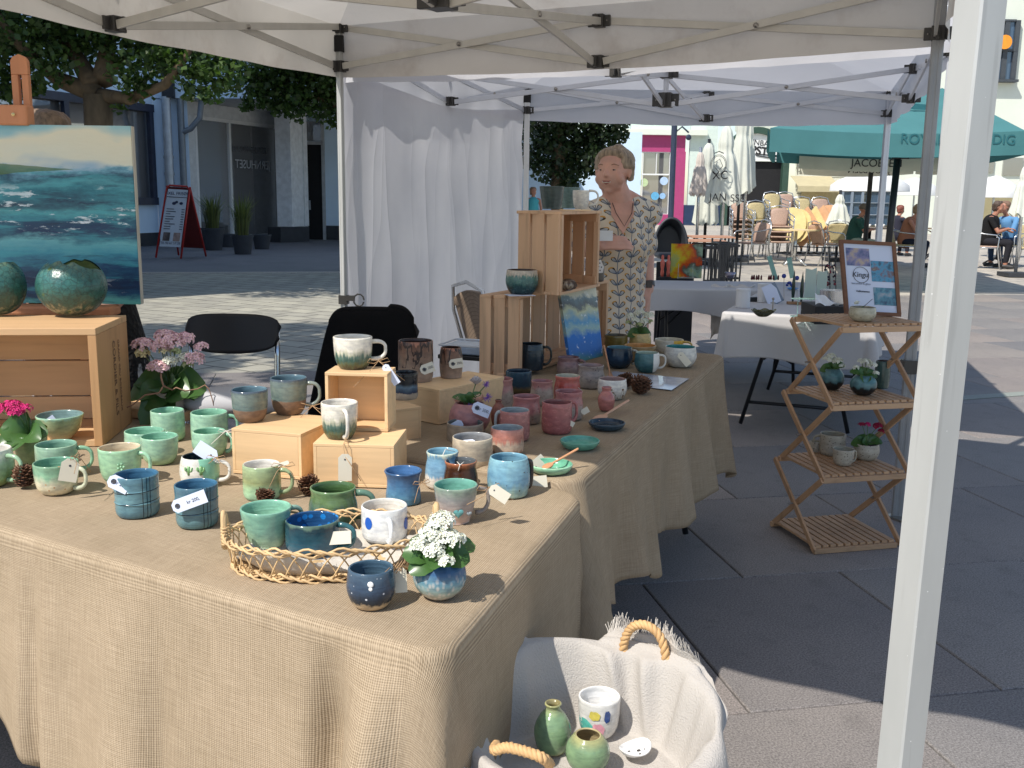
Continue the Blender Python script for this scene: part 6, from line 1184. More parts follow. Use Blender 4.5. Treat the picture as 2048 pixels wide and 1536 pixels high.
def lc(u,v):
 a_=2*math.pi*u;ca,sa=math.cos(a_),math.sin(a_);fl,rim=.447,.568+.030*sa+.010*math.sin(a_*3+.8);r0=.152;nz=mnoise.noise(Vector((ca*1.6,sa*1.6,v*1.5)));fd=math.sin(a_*6+2.5*nz)*.6+math.sin(a_*13+2+3*nz)*.35+.5*mnoise.noise(Vector((ca*5,sa*5,v*2)))
 if v<.3:r=r0*(v/.3);z_=fl+.006*mnoise.noise(Vector((ca*r*25,sa*r*25,1)));w_=0
 elif v<.68:
  t=(v-.3)/.38;s=t*t*(3-2*t);r=r0+(BR*.97-r0)*(t**.75);z_=fl+(rim-fl)*s**.9;cr_=math.exp(-(((a_-.95+.25*(1-t))/.09)**2))+.8*math.exp(-(((a_-1.35+.35*(1-t))/.06)**2))+math.exp(-(((a_-2.75-.3*(1-t))/.10)**2))+.7*math.exp(-(((a_-5.6)/.12)**2));r-=(.016*max(0,fd)+.022*cr_)*math.sin(math.pi*min(1,t*.85))+.010*nz;z_+=.01*fd*math.sin(math.pi*t)
 else:
  t=(v-.68)/.32;H_=hang(a_);r=BR*.97+.016*math.sin(min(1,t*3)*math.pi/2)+abs(H_)*.30*t+fd*.022*t;z_=rim+.008*math.sin(min(1,t*3)*math.pi)-H_*.85*t**1.25-(.01*math.sin(math.pi*t)if H_>0 else 0)
 return BC+Vector((ca*r,sa*r,z_))
b.grid(lc,NU,NV,closed=True);cl2=b.build('basket_cloth',M_lin2,None,smooth=True,solid=.0012);tag(cl2,'oatmeal cloth with frayed hem lining the tall basket and folding over its rim','cloth')
cf_=b;b=MB();g=random.Random(12)
for i in range(1300):
 u=i/1300+g.uniform(-.0005,.0005);d_=u*360
 if not any(a_<d_<b_ for a_,b_ in((27,78),(120,156),(170,194),(200,262),(318,346))):continue
 q=lc(u,1.0);d=(q-lc(u,.96)).normalized();s_=Vector((-math.sin(6.283*u),math.cos(6.283*u),0));L_=g.uniform(.012,.026)
 e_=q+d*L_+s_*g.uniform(-.009,.009)+Z*g.uniform(-.004,.010);b.tube([q,q.lerp(e_,.5)+s_*g.uniform(-.002,.002),e_],.00055,3)
b.build('fringe',fabric('fringe_thread',(0.62,0.58,0.53,1),bump=0),cl2)['kind']='stuff'
FZ=.452
grn=lambda nm:(lambda h:g_(nm,[(0,c(195,175,130)),(.05,c(150,170,120)),(.12,c(120,155,110)),(.8,c(125,160,115)),(1,c(165,165,105))],h,.02,rough=.1))
a=ware('vase','pear shaped celadon green bottle vase with a narrow neck in the tall basket','vase',(1067,1406,1141,1512),FZ,'bottle',grn('celadon_bottle'),g_('olive_in',[(0,c(140,130,80))]))
a=ware('cup','white cup with turquoise, yellow and pink brush spots in the tall basket','cup',(1155,1377,1238,1478),FZ,'cup',lambda h:g_('brush_white',[(0,c(220,218,212))],h),g_('bright_white_i',[(0,c(232,232,230))]))
for xx,zf,rx,rz_,col,nm in((1182,.36,.021,.0165,c(95,185,170),'turquoise_brush'),(1205,.72,.0105,.009,c(205,190,90),'yellow_brush'),(1213,.32,.0125,.014,c(225,160,175),'pink_brush'),(1231,.70,.006,.012,c(40,70,130),'navy_brush'),(1162,.22,.006,.007,c(30,65,110),'navy_brush2')):
 hq=front(a,xx,zf);n_=hq-a['c'];n_.z=0;n_.normalize();pa_=math.atan2(n_.y,n_.x);o_,_,_=profile('cup',a['R'],a['h']);b=MB();vs=[]
 def rad(z):
  zs=[q[1]for q in o_];rs=[q[0]for q in o_];return float(np.interp(z,zs,rs))+.0006+(0.0003 if nm[0]in 'yn' else 0)
 def pt(da,dz):z=min(max(zf*a['h']+dz,.004),a['h']-.001);r_=rad(z);return a['c']+Vector((math.cos(pa_+da)*r_,math.sin(pa_+da)*r_,z))
 for ring in(0.35,.7,1.0):vs+=[pt(rx*ring*math.cos(i/18*6.283)*(1+.12*math.sin(i*1.3))/a['R'],rz_*ring*math.sin(i/18*6.283)*(1+.1*math.cos(i*2)))for i in range(18)]
 vs.append(pt(0,0));fs_=[(i,(i+1)%18,54)for i in range(18)]+[(r_*18+i,(r_+1)*18+i,(r_+1)*18+(i+1)%18,r_*18+(i+1)%18)for r_ in(0,1)for i in range(18)]
 b.add(vs,fs_);b.build('brush_spot',mat(nm,col,.15,var=.25,scale=80),a['T'],smooth=True)
a=ware('planter','round celadon green pot with a wide mouth at the front of the tall basket','vase',(1130,1462,1218,1550),FZ,'globe',grn('celadon_round'),g_('sand_in',[(0,c(185,165,115))]))
q=P(1270,1505,FZ+.01);T=thing('soap_dish','white glossy ceramic soap dish with punched holes in the tall basket','dish',up_(q,FZ+.004));b=MB();cd_=Vector((.8,.6,0));ce_=Vector((-.6,.8,0))
HL=[(0.30,0,.16),(-.25,.3,.09),(-.4,-.35,.09),(.05,-.45,.1),(.55,-.25,.08)]
def sdish(u,v):
 a_=u*6.2832;k=v;x=math.cos(a_)*k*.031;y=math.sin(a_)*k*.024;z=.004+.010*k**2+(.004*max(0,k-.8)/.2)*(1+math.cos(a_*2));return cd_*x+ce_*y+Z*z
b.grid(sdish,40,12,closed=True);b.build('body',mat('gloss_white_ceramic',c(232,233,232),.05,var=.02),T,w_=False,smooth=True,solid=.003)
for(x,y,r_)in HL:
 b=MB();k=math.hypot(x,y);z=.004+.010*k**2+.0024;pts=[cd_*(x*.031+math.cos(i*.5236)*r_*.031)+ce_*(y*.024+math.sin(i*.5236)*r_*.018)+Z*z for i in range(12)];b.add(pts,[tuple(range(12))]);b.build('hole',mat('painted_hole_shadow',c(70,65,60),.8),T,w_=False)  # dark discs paint the shade inside holes that the dish body lacks
# folding wooden shelf
M_shelf=wood('oiled_acacia',c(184,150,118),.72,1.2,'X');M_shelfv=wood('oiled_acacia_rail',c(182,146,114),.75,1.2,'Z')
lv=[(P(1575,1040,0.03),P(1630,1098,.03)),]
T=thing('folding_shelf','four tier folding shelf of oiled wood slats with crossed side rails, right of the table','shelf',P(1700,1080,0))
ex2=(up_(P(1806,1082,.03),0)-up_(P(1632,1096,.03),0));W3=ex2.length-.03;ex2.normalize();ey2=Vector((-ex2.y,ex2.x,0));
fl0=up_(P(1632,1096,.03),0);bl0=up_(P(1572,1037,.03),0);dep=min(.42,(bl0-fl0).dot(ey2));shx=(bl0-fl0).dot(ex2)
zt=[]
for(x,y)in((1632,1096),(1650,955),(1668,810),(1693,653)):zt.append(D(x,y,fl0.y).z+.0)
zt[0]=.03;slat_n=12;m0=None
SH=[]
for t_,z_ in enumerate(zt):
 X0=fl0+ex2*(.018*t_)
 W_=W3;SH.append((X0,z_))
 n_sl=11;sl=W_/n_sl
 for k in range(n_sl):
  b=MB();b.box((0,0,0),(sl*.72,dep-.02,.010));o=b.build('slat',M_shelf,None);o.parent=T;o.location=X0+ex2*(sl*(k+.5))+ey2*(dep/2)+Z*z_-Vector(T.location);o.rotation_euler=(0,0,math.atan2(ex2.y,ex2.x))
  if m0 is None:m0=o.data
  else:o.data=m0
 for yy_ in(.008,dep-.008):
  b=MB();b.box(X0+ex2*W_/2+ey2*yy_+Z*(z_-.017),(W_+.01,.018,.022),ax=(ex2,ey2,Z));b.build('rail',M_shelf,T,bev=.002)
for t_ in range(3):
 z0_,z1_=SH[t_][1]-.015,SH[t_+1][1]-.015
 for sx_ in(-.012,W3+.012):
  for k,(ya_,yb_)in enumerate(((0.005,dep-.005),(dep-.005,.005))):
   b=MB();p_=SH[t_][0]+ex2*(sx_+.009+(.012 if k else 0)*(1 if sx_<0 else -1));b.bar(p_+ey2*ya_+Z*z0_,p_+ey2*yb_+Z*z1_,.011,.024,up=ex2.cross(Z));b.build('side_rail',M_shelfv,T,bev=.002)
  b=MB();p_=SH[t_][0]+ex2*sx_+ey2*dep/2+Z*(z0_+z1_)/2;b.tube([p_-ex2*.02,p_+ex2*.03],.004,8);b.build('pivot',M_bolt,T)
def onshelf(x,y,t_):return P(x,y,SH[t_][1]+.006)
def shw(name,label,cat,box,t_,kind,mo,mi_,**k):return ware(name,label,cat,box,SH[t_][1]+.007,kind,mo,mi_,**k)
tb=lambda nm:(lambda h:g_(nm,[(0,c(22,24,32)),(.38,c(25,28,36)),(.46,c(60,100,125)),(.8,c(75,125,150)),(1,c(60,100,125))],h,.12,rough=.3))
a=shw('planter','left blue and black globe planter with white flowers on the second shelf tier','planter',(1637,735,1686,780),2,'globe',tb('globe_a'),dkb);q=a['c']+Z*a['h'];yy=q.y
plant('white kalanchoe in the left globe planter on the shelf',q,[(q,dq(1640,735,0),.022),(q,dq(1665,742,-.03),.02),(q,dq(1690,722,0),.02),(q,dq(1650,725,.02),.02)],[(dq(1655,718,0),.02),(dq(1675,722,0),.022),(dq(1664,712,0),.016),(dq(1684,732,-.01),.012)],'white',.008,34,soil=a['rt']*.8,seed=120)
a=shw('planter','middle blue and black globe planter with white flowers on the second shelf tier','planter',(1699,748,1751,791),2,'globe',tb('globe_b'),dkb);q=a['c']+Z*a['h'];yy=q.y
plant('white kalanchoe with a big round leaf in the middle globe planter',q,[(q,dq(1700,735,0),.02),(q,dq(1730,760,-.05),.024),(q,dq(1755,745,0),.022),(q,dq(1712,730,.02),.02),(q,dq(1745,735,.02),.02)],[(dq(1712,735,0),.012),(dq(1732,724,0),.02),(dq(1745,730,0),.018),(dq(1722,722,.02),.014),(dq(1752,746,-.02),.01)],'white',.008,34,soil=a['rt']*.8,seed=140)
shw('planter','dark teal tumbler pot behind the globe planters on the shelf','planter',(1747,720,1777,778),2,'barrel',solid('dark_teal',c(50,78,88)),dkb)
spk=lambda nm:(lambda h:g_(nm,[(0,c(176,168,150))],h,speck=(c(60,55,50),95,.16),rough=.35))
spi=g_('speckle_in',[(0,c(170,162,140))])
a=shw('mug','large speckled cream mug on the third shelf tier','mug',(1638,862,1688,912),1,'cyl',spk('speckle_a'),spi);handle(a,165,spi,out=.35)
a=shw('pitcher','small speckled cream pitcher behind the crossed rail on the third tier','jug',(1618,880,1640,905),1,'cup',spk('speckle_b'),spi)
a=shw('cup','small speckled cream cup in front of the large speckled mug','cup',(1664,893,1706,932),1,'cup',spk('speckle_c'),spi);handle(a,10,spi,out=.25,r=.004)
a=shw('planter','speckled cream planter with dark red flowers on the third shelf tier','planter',(1706,882,1756,921),1,'belly',spk('speckle_d'),spi);q=a['c']+Z*a['h'];yy=q.y
plant('dark red kalanchoe in the speckled planter on the shelf',q,[(q,dq(1702,880,0),.026),(q,dq(1740,885,-.04),.024),(q,dq(1765,875,0),.022),(q,dq(1715,865,.02),.022),(q,dq(1725,878,-.03),.024),(q,dq(1750,862,.02),.02)],[(dq(1724,850,0),.012),(dq(1756,852,0),.018),(dq(1735,849,0),.010,'magenta'),(dq(1763,862,0),.012)],'red',.009,34,bud='red',soil=a['rt']*.8,seed=160)
YF=P(1740,635,SH[3][1]).y;za=SH[3][1]+.006
f00,f10=D(1690,628,YF),D(1801,634,YF);f01,f11=D(1678,481,YF+.04),D(1788,488,YF+.04);zsh=za-min(f00.z,f10.z)
f00,f10,f01,f11=[q+Z*zsh for q in(f00,f10,f01,f11)];ux_=(f10-f00).normalized();uz_=(f01-f00);FH=uz_.length;uz_.normalize();nz_=ux_.cross(uz_).normalized();FW_=(f10-f00).length
T=thing('framed_poster','brown framed poster with pottery photos and a round logo on the top of the shelf','poster',tuple((f00+f10)/2))
def fp(u,v,d=0):return f00+ux_*(u*FW_)+uz_*(v*FH)+nz_*d
if nz_.y>0:nz_=-nz_
M_frm=wood('walnut_frame',c(120,82,58),.8,2,'X')
for a0_,b0_ in(((-.0,.02),(1.0,.02)),((0,.98),(1,.98))):
 b=MB();b.bar(fp(*a0_),fp(*b0_),.02,.015,up=uz_);b.build('frame_side',M_frm,T)
for u_ in(.03,.97):
 b=MB();b.bar(fp(u_,0.04),fp(u_,.96),.02,.015,up=ux_);b.build('frame_side',M_frm,T)
def quad(nm,u0,v0,u1,v1,d,m_,par):b=MB();b.add([fp(u0,v0,d),fp(u1,v0,d),fp(u1,v1,d),fp(u0,v1,d)],[(0,1,2,3)]);return b.build(nm,m_,par)
sh_=quad('poster_sheet',.05,.03,.95,.97,.002,mat('poster_white',(0.62,0.68,0.84,1),.25,var=.02),T)
def photo_mat(nm,stops,sc_=30):
 t=NT(nm);o=t.coord();n1=t.noise(sc_,4,vec=o);t.base(t.ramp(n1,stops));t.b.inputs['Roughness'].default_value=.25;return t.m
quad('photo_print',.10,.66,.52,.90,.0032,photo_mat('photo_mauve',[(.3,c(60,80,125)),(.5,c(130,125,160)),(.7,c(190,170,140))]),sh_)
quad('photo_print',.53,.46,.94,.74,.0036,photo_mat('photo_bowl',[(.3,c(60,90,110)),(.45,c(80,150,185)),(.6,c(120,95,100)),(.75,c(150,160,120))]),sh_)
quad('photo_print',.54,.14,.94,.38,.0036,photo_mat('photo_teal',[(.3,c(50,70,100)),(.5,c(85,140,160)),(.7,c(160,165,175))]),sh_)
b=MB();cc_=fp(.34,.54,.004);b.tube([cc_+ux_*math.cos(t)*.033+uz_*math.sin(t)*.033 for t in[i*.2618 for i in range(24)]],.0011,4,closed=True);b.build('logo_ring',M_ink,sh_)
text('logo_text','Kingu',.030,fp(.33,.54,.004),ux_,uz_,M_ink,sh_);text('caption','keramikk & glass',.012,fp(.33,.42,.004),ux_,uz_,mat('grey_print',(.3,.35,.45,1),.6),sh_);text('caption','Velkommen',.012,fp(.35,.315,.004),ux_,uz_,M_ink,sh_)
a=shw('vase','small ribbed cream vase with a white flower in front of the framed poster','vase',(1697,612,1750,643),3,'belly',lambda h:g_('ribbed_cream',[(0,c(180,175,150))],h,speck=(c(120,110,95),60,.12)),spi);q=a['c']+Z*a['h'];yy=q.y
T=thing('cut_flowers','tiny white and yellow flower with a thin twig in the ribbed cream vase','flowers',q);flowers(T,dq(1715,606,0),.01,12,.007,M_pet['white'],3,bud=M_pet['cream']);rleaf(T,q,dq(1725,612,0),.008);b=MB();b.tube([q,dq(1745,598,0)],.0012,5);b.build('stem',M_ink,T)
o=None
# white table with glass art
M_wcl=fabric('white_table_linen',(0.50,0.49,0.49,1),var=.05,scale=2,bump=.5,bscale=5)
Aq=up_(P(1447,624,.75),0);We=(Vector((.93,-.37,0))).normalized();Wn=Vector((.37,.93,0)).normalized();LW,LD=.86,1.75
table(Aq+Wn*.02+We*.02,We,Wn,LW-.04,LD-.04,.742,'folding table with curved dark legs under the white linen cloth')
cloth('linen_tablecloth',Aq,We,Wn,LW,LD,.75,.03,lambda x,y,n:.47+.02*math.sin(x*7)-(.18 if n[0]<-.3 and y<.2 else 0),lambda x,y,n,v:.02*v+v*.018*math.sin((x+y)*14)+min(abs(n[0]),abs(n[1]))*1.4*.07*v,M_wcl,'white linen cloth on the glass art table behind the shelf','tablecloth')
Bq=up_(P(1278,577,.75),0);
table(Bq+Vector((.03,.03,0)),Vector((1,0,0)),Vector((0,1,0)),1.44,.74,.742,'folding table under the far white cloth behind the woman')
cloth('linen_tablecloth',Bq,Vector((1,0,0)),Vector((0,1,0)),1.5,.8,.75,.03,lambda x,y,n:.58-.10*(x/1.5)+.03*math.sin(x*5),lambda x,y,n,v:.02*v+v*.03*math.sin((x+y)*9)+min(abs(n[0]),abs(n[1]))*.08*v,M_wcl,'far white cloth with the orange glass panel on it, behind the woman','tablecloth')
qf=up_(P(1428,574,.75),0);b=MB();M_cr=fabric('crumpled_cream_cloth',(0.6,0.56,0.52,1),var=.05,bump=.5,bscale=14)
b.grid(lambda u,v:qf+Vector((u*.34-.02,.05*mnoise.noise(Vector((u*5,v*5,0)))-.06*v,.765-.42*v*(1-.65*u)+.01*math.sin(u*20))),20,20);tag(b.build('small_cloth',M_cr,None,smooth=True,solid=.004),'crumpled cream cloth hanging over the corner between the two white tables','cloth')
def glassm(nm,col,rough=.05,tr=.7):
 if nm in MC:return MC[nm]
 t=NT(nm);t.base(col);t.b.inputs['Roughness'].default_value=rough;t.b.inputs['Transmission Weight'].default_value=tr;t.b.inputs['IOR'].default_value=1.3;MC[nm]=t.m;return t.m
ZW=.752
def gart(name,label,cat,x,y,z=ZW,Yd=None):q=P(x,y,z);return thing(name,label,cat,q),q
YO=P(1375,556,ZW).y
def orange_mat():
 t=NT('fused_orange_glass');o=t.coord();n1=t.noise(7,4,vec=o);sx=t.n('ShaderNodeSeparateXYZ');t.l(o,sx.inputs[0]);f=t.math('ADD',n1,t.math('MULTIPLY',sx.outputs[0],1.4))
 t.base(t.ramp(f,[(.25,c(190,200,130)),(.36,c(225,205,40)),(.48,c(225,130,40)),(.56,c(215,80,40)),(.62,c(110,110,90)),(.7,c(160,190,170)),(.8,c(200,205,150))]));t.b.inputs['Roughness'].default_value=.08;t.b.inputs['Emission Strength'].default_value=0;tn=t.n('ShaderNodeBsdfTranslucent');t.l(t.b.inputs['Base Color'].links[0].from_socket,tn.inputs[0]);mx=t.n('ShaderNodeMixShader');mx.inputs[0].default_value=.4;t.l(t.b.outputs[0],mx.inputs[1]);t.l(tn.outputs[0],mx.inputs[2]);t.l(mx.outputs[0],t.out.inputs[0]);return t.m
T=thing('fused_glass_artwork','square fused glass panel of yellow, orange and grey on a stand, far white table','glass art',P(1374,558,ZW));q0,q1=D(1340,556,YO),D(1406,488,YO);b=MB();b.box(((q0.x+q1.x)/2,YO,(q0.z+q1.z)/2),(q1.x-q0.x,.008,q1.z-q0.z));b.build('glass_sheet',orange_mat(),T);b=MB();[b.box((D(x,550,YO).x,YO-.03,ZW+.06),(.006,.012,.13))for x in(1355,1384)];b.box(((q0.x+q1.x)/2,YO-.01,ZW+.006),(.16,.07,.01));b.build('stand',glassm('clear_stand',(.75,.8,.75,1)),T)
for x_,lb in((1324,'left small red glass figure on a black foot, far white table'),(1336,'right small red glass figure beside the orange panel, far white table')):
 T=thing('glass_figure',lb,'glass art',P(x_,556,ZW));q=P(x_,556,ZW);b=MB();b.lathe([(.001,.01),(.012,.012),(.017,.05),(.012,.075),(.018,.11),(.02,.14),(.010,.155),(.013,.175),(.009,.195),(.001,.2)],q,10);b.build('figure',mat('coral_glass',(0.6,0.13,0.09,1),.15),T,smooth=True);b=MB();b.lathe([(.001,0),(.03,0),(.03,.01),(.001,.01)],q,12);b.build('foot',M_metal_blk,T)
T,q=gart('silver_dish','small silver and glass pieces in a dish on the middle of the far white table','glass art',1460,556);b=MB();b.lathe([(.001,0),(.03,0),(.05,.05),(.045,.05),(.02,.01)],q,14);b.build('dish',mat('lilac_silver',(0.3,0.28,0.36,1),.2,metal=.6),T,smooth=True)
for x_,y_,lb in((1513,560,'left dark red glass shell on the white tables'),(1547,560,'right dark red glass shell on the white tables')):
 T,q=gart('red_shell',lb,'glass art',x_,y_);b=MB()
 for k in range(5):b.lathe([(.001,0),(.012-.001*k,.004),(.008,.03+.008*(k%2)),(.001,.045)],q+Vector((-.04+.02*k,.01*(k%2),0)),8)
 b.build('shell',mat('ruby_glass',(0.1,0.01,0.02,1),.1),T,smooth=True)
for(xa,ya,xb,yb,wp_,lb,cl_)in((1552,560,1538,512,9,'left leaning turquoise glass feather',(.3,.55,.5,1)),(1585,556,1578,515,10,'right serrated turquoise glass feather',(.35,.58,.52,1))):
 q=P(xa,ya,ZW);T=thing('glass_feather',lb+' on the glass art table','glass art',q);t2_=D(xb,yb,q.y);b=MB();b.bar(q,t2_,.004,wp_*q.y/FPX);b.build('blade',glassm('aqua_glass_'+str(xa),cl_,.1,.4),T)
for x_,y_,lb in((1568,552,'cobalt blue glass ball on a thin rod, left'),(1594,556,'cobalt blue glass ball on a thin rod, right')):
 q=P(x_,600,ZW);T=thing('glass_ball',lb,'glass art',q);t2_=D(x_,y_,q.y);b=MB();b.tube([q,t2_],.002,5);b.build('rod',M_bolt,T);b=MB();b.ball(t2_,.016,12);b.build('ball',mat('cobalt_glass',(0.02,0.04,0.25,1),.08),T,smooth=True)
q=P(1574,575,ZW);T=thing('blue_glass_bird','dark blue beaded glass piece between the blue balls','glass art',q);b=MB();[b.ball(q+Vector((.01*k,0,.02+.02*math.sin(k))),.012,8)for k in range(5)];b.build('beads',MC['cobalt_glass'],T,smooth=True)
for x_,yb_,yt_,lb in((1585,608,540,'left slim black glass cypress on a wooden foot'),(1602,609,543,'right slim black glass cypress on a wooden foot')):
 q=P(x_,yb_,ZW);T=thing('glass_cypress',lb,'glass art',q);hh_=D(x_,yt_,q.y).z-ZW;b=MB();b.lathe([(.004,.01),(.008,hh_*.15),(.0135,hh_*.4),(.010,hh_*.7),(.003,hh_*.93),(.001,hh_)],q,10);b.build('blade',mat('black_green_glass',(0.012,0.03,0.025,1),.1),T,smooth=True);b=MB();b.box(q+Z*.008,(.07,.04,.016));b.build('foot',mat('cork_wood',(0.35,0.2,0.11,1),.8),T)
for x0_,x1_,y0_,y1_,lb in((1608,1630,535,598,'tall pale green glass sheet with brown leaf marks, left of the pair'),(1632,1652,540,592,'tall pale green glass sheet, right of the pair')):
 q=P((x0_+x1_)/2,y1_,ZW);T=thing('glass_sheet',lb,'glass art',q);z1_=D(x0_,y0_,q.y).z;w1=(x1_-x0_)*q.y/FPX;b=MB();b.prism([(-w1/2,0),(w1/2,0),(w1/2,z1_-ZW),(w1*.1,(z1_-ZW)*.93),(-w1/2,(z1_-ZW)*.97)],.006,(Vector((1,0,0)),Z,Vector((0,1,0))),q);b.build('sheet',glassm('milky_green_glass',(0.55,0.66,0.58,1),.15,.25),T)
 b=MB();b.box(q+Z*.006,(.08,.05,.012));b.build('foot',glassm('clear_stand',(.75,.8,.75,1)),T)
q=P(1640,600,ZW);
for nm,lb,box in(('paper_cup_stack','left tall white paper towel roll on the white table',(1471,577,1499,616)),('paper_cup_stack','right white tin behind, next to the glass feathers',(1514,567,1540,605))):
 c0_,R_,h_=place(*box,ZW,'tin');T=thing('white_canister',lb,'canister',c0_);b=MB();b.lathe([(.001,0),(R_,0),(R_,h_),(R_*.97,h_+.003),(.001,h_+.003)],c0_,24);b.build('body',mat('matt_white_tin',(0.66,0.66,0.67,1),.6,var=.02),T,smooth=True,ang=.7);b=MB();b.lathe([(R_*1.02,h_*.9),(R_*1.03,h_*.9),(R_*1.03,h_*1.01),(.001,h_*1.015)],c0_,24);b.build('lid',mat('matt_white_tin',(0.66,0.66,0.67,1)),T,smooth=True,ang=.7)
q=P(1507,603,ZW);b=MB();b.box(q+Z*.015,(.075,.03,.03),rz=.2);tag(b.build('tape_dispenser',M_metal_blk,None,bev=.006),'small black object between the two white canisters','tape holder')
q=P(1550,607,ZW);T=thing('open_card','folded grey card standing like a tent beside the white canister','card',q);b=MB();b.bar(q,q+Vector((-.05,.02,.12)),.09,.003,up=(0,1,0));b.build('sheet',M_cardb,T);b=MB();b.bar(q+Vector((.02,-.0,0)),q+Vector((-.045,.02,.12)),.09,.003,up=(0,1,0));b.build('sheet',mat('grey_blue_card',(.2,.25,.32,1),.6),T)
q=P(1524,634,ZW);T=thing('green_leaf_bowl','rough green and yellow leaf shaped bowl at the front of the white table','bowl',q);b=MB()
b.grid(lambda u,v:q+Vector((math.cos(u*6.283)*(.02+.045*v)*(1.25 if math.cos(u*6.283)>0 else 1),math.sin(u*6.283)*(.015+.03*v),.002+.04*v**1.3+.006*math.sin(u*40)*v)),48,8,closed=True);b.build('body',g_('leaf_green',[(0,c(70,65,35)),(.5,c(95,100,80)),(1,c(120,115,60))],.05,.3,speck=(c(50,50,45),60,.2)),T,smooth=True)
q=P(1545,622,ZW);T=thing('brass_pin','little standing metal figure behind the green leaf bowl','figurine',q);b=MB();b.tube([q,q+Z*.07],.004,6);b.ball(q+Z*.075,.009,8);b.box(q+Z*.05,(.03,.006,.006));b.build('figure',M_bolt,T)
q=P(1585,580,ZW);T=thing('blue_glass_dish','shallow bright blue glass dish on the glass art table','dish',q);b=MB();b.lathe([(.001,.004),(.03,.004),(.045,.014),(.043,.017),(.03,.008),(.001,.008)],q,20);b.build('body',mat('azure_glass',(0.05,0.25,0.6,1),.05),T,smooth=True)
for x_ in(1594,1620):
 q=P(x_,634,ZW);T=thing('glass_stand','clear glass stand on the white table edge, %s one'%('left' if x_<1600 else 'right'),'stand',q);b=MB();b.box(q+Z*.004,(.07,.05,.008));b.box(q+Z*.055,(.004,.004,.1));b.box(q+Z*.108,(.07,.05,.005));b.build('body',glassm('clear_aqua',(.55,.8,.75,1)),T)
q=P(1660,650,ZW);T=thing('black_box','black box holding a steel tin and white paper at the right of the white table','box',q);q=q+Vector((.03,.16,0));b=MB();b.box(q+Z*.05,(.22,.28,.10));b.build('body',mat('matt_black_card',(0.012,0.012,0.014,1),.7),T,bev=.003)
q2=q+Vector((.03,.02,.1015));b=MB();b.lathe([(.001,0),(.07,0),(.07,.075),(.065,.075),(.062,.004),(.001,.004)],q2,24);tag(b.build('steel_tin',mat('brushed_steel',(.5,.5,.52,1),.25,metal=.8),None,smooth=True,ang=.6),'steel tin standing on the black box behind the framed poster','tin')
b=MB();b.grid(lambda u,v:q+Vector((-.1+.13*u,-.10+.02*v,.105+.07*(1-u)*v+.01*math.sin(u*9+v*4))),10,6);tag(b.build('paper_bag',mat('white_paper',(.75,.76,.78,1),.7),None,solid=.001),'crumpled white paper leaning on the steel tin','paper')
q=P(1665,590,ZW);T=thing('jewellery_rack','thin black wire rack hung with dark and red beads beside the framed poster','rack',q);b=MB()
yq=q.y
for x_ in(1645,1660,1672):b.tube([D(x_,590,yq),D(x_-1,495,yq)],.0035,6)
b.tube([D(1588,493,yq),D(1673,496,yq)],.004,6);b.build('wire_frame',M_metal_blk,T)
g=random.Random(4)
for k in range(34):
 b=MB();b.ball(D(g.uniform(1650,1672),g.uniform(527,570),yq-g.uniform(0,.02)),g.uniform(.006,.012),6);b.build('bead',mat('bead_%d'%(k%3),[(.03,.005,.015,1),(.2,.02,.03,1),(.015,.015,.03,1)][k%3],.15),T,smooth=True)
q=P(925,722,TZ2);T=thing('plastic_tray','clear plastic tray with a pale lid between the brown mugs and the crate','tray',q);b=MB();ex_=Vector((.9,-.3,0)).normalized();ey_=Vector((.3,.9,0)).normalized()
b.box(q+ey_*.1+Z*.012,(.22,.2,.018),ax=(ex_,ey_,Z));b.build('base',M_metal_blk,T,bev=.004);b=MB();b.box(q+ey_*.1+Z*.040,(.20,.18,.034),ax=(ex_,ey_,Z));b.build('body',mat('pale_plastic',(0.42,0.52,0.66,1),.15,var=.15,scale=20),T,bev=.008);b=MB()
r4=[q+ey_*.1+ex_*sx_*.105+ey_*sy_*.095+Z*.06 for sx_,sy_ in((-1,-1),(1,-1),(1,1),(-1,1))];b.tube(r4,.004,6,closed=True);b.build('rim',mat('rim_plastic',(.7,.76,.85,1),.1),T)
b=MB();bb=P(880,735,TZ2);bb=P(900,700,TZ2);
b=MB();qc_=D(470,802,2.98);
def bag(u,v):
 th=(u-.5)*math.pi;ph=v*2*math.pi;return qc_+Vector((.15*math.sin(th),.09*math.cos(th)**.6*math.cos(ph),.0+.048*math.cos(th)**.6*math.sin(ph)+.012*mnoise.noise(Vector((u*5,ph,0)))))
b.grid(bag,30,24);tag(b.build('padded_bag',fabric('grey_white_cotton',(0.48,0.48,0.5,1),bump=.4,bscale=8),None,smooth=True),'pale grey padded cushion at the back of the near table, right of the pink flowers','cushion')
b=MB();q=P(300,838,TZ1-.0);b.box(up_(q,TZ1+.0155)+Vector((.0,.05,0)),(.28,.12,.03),rz=-.35);tag(b.build('wooden_plank',M_wc,None,bev=.002),'short pine plank behind the mint cups below the twig','plank')
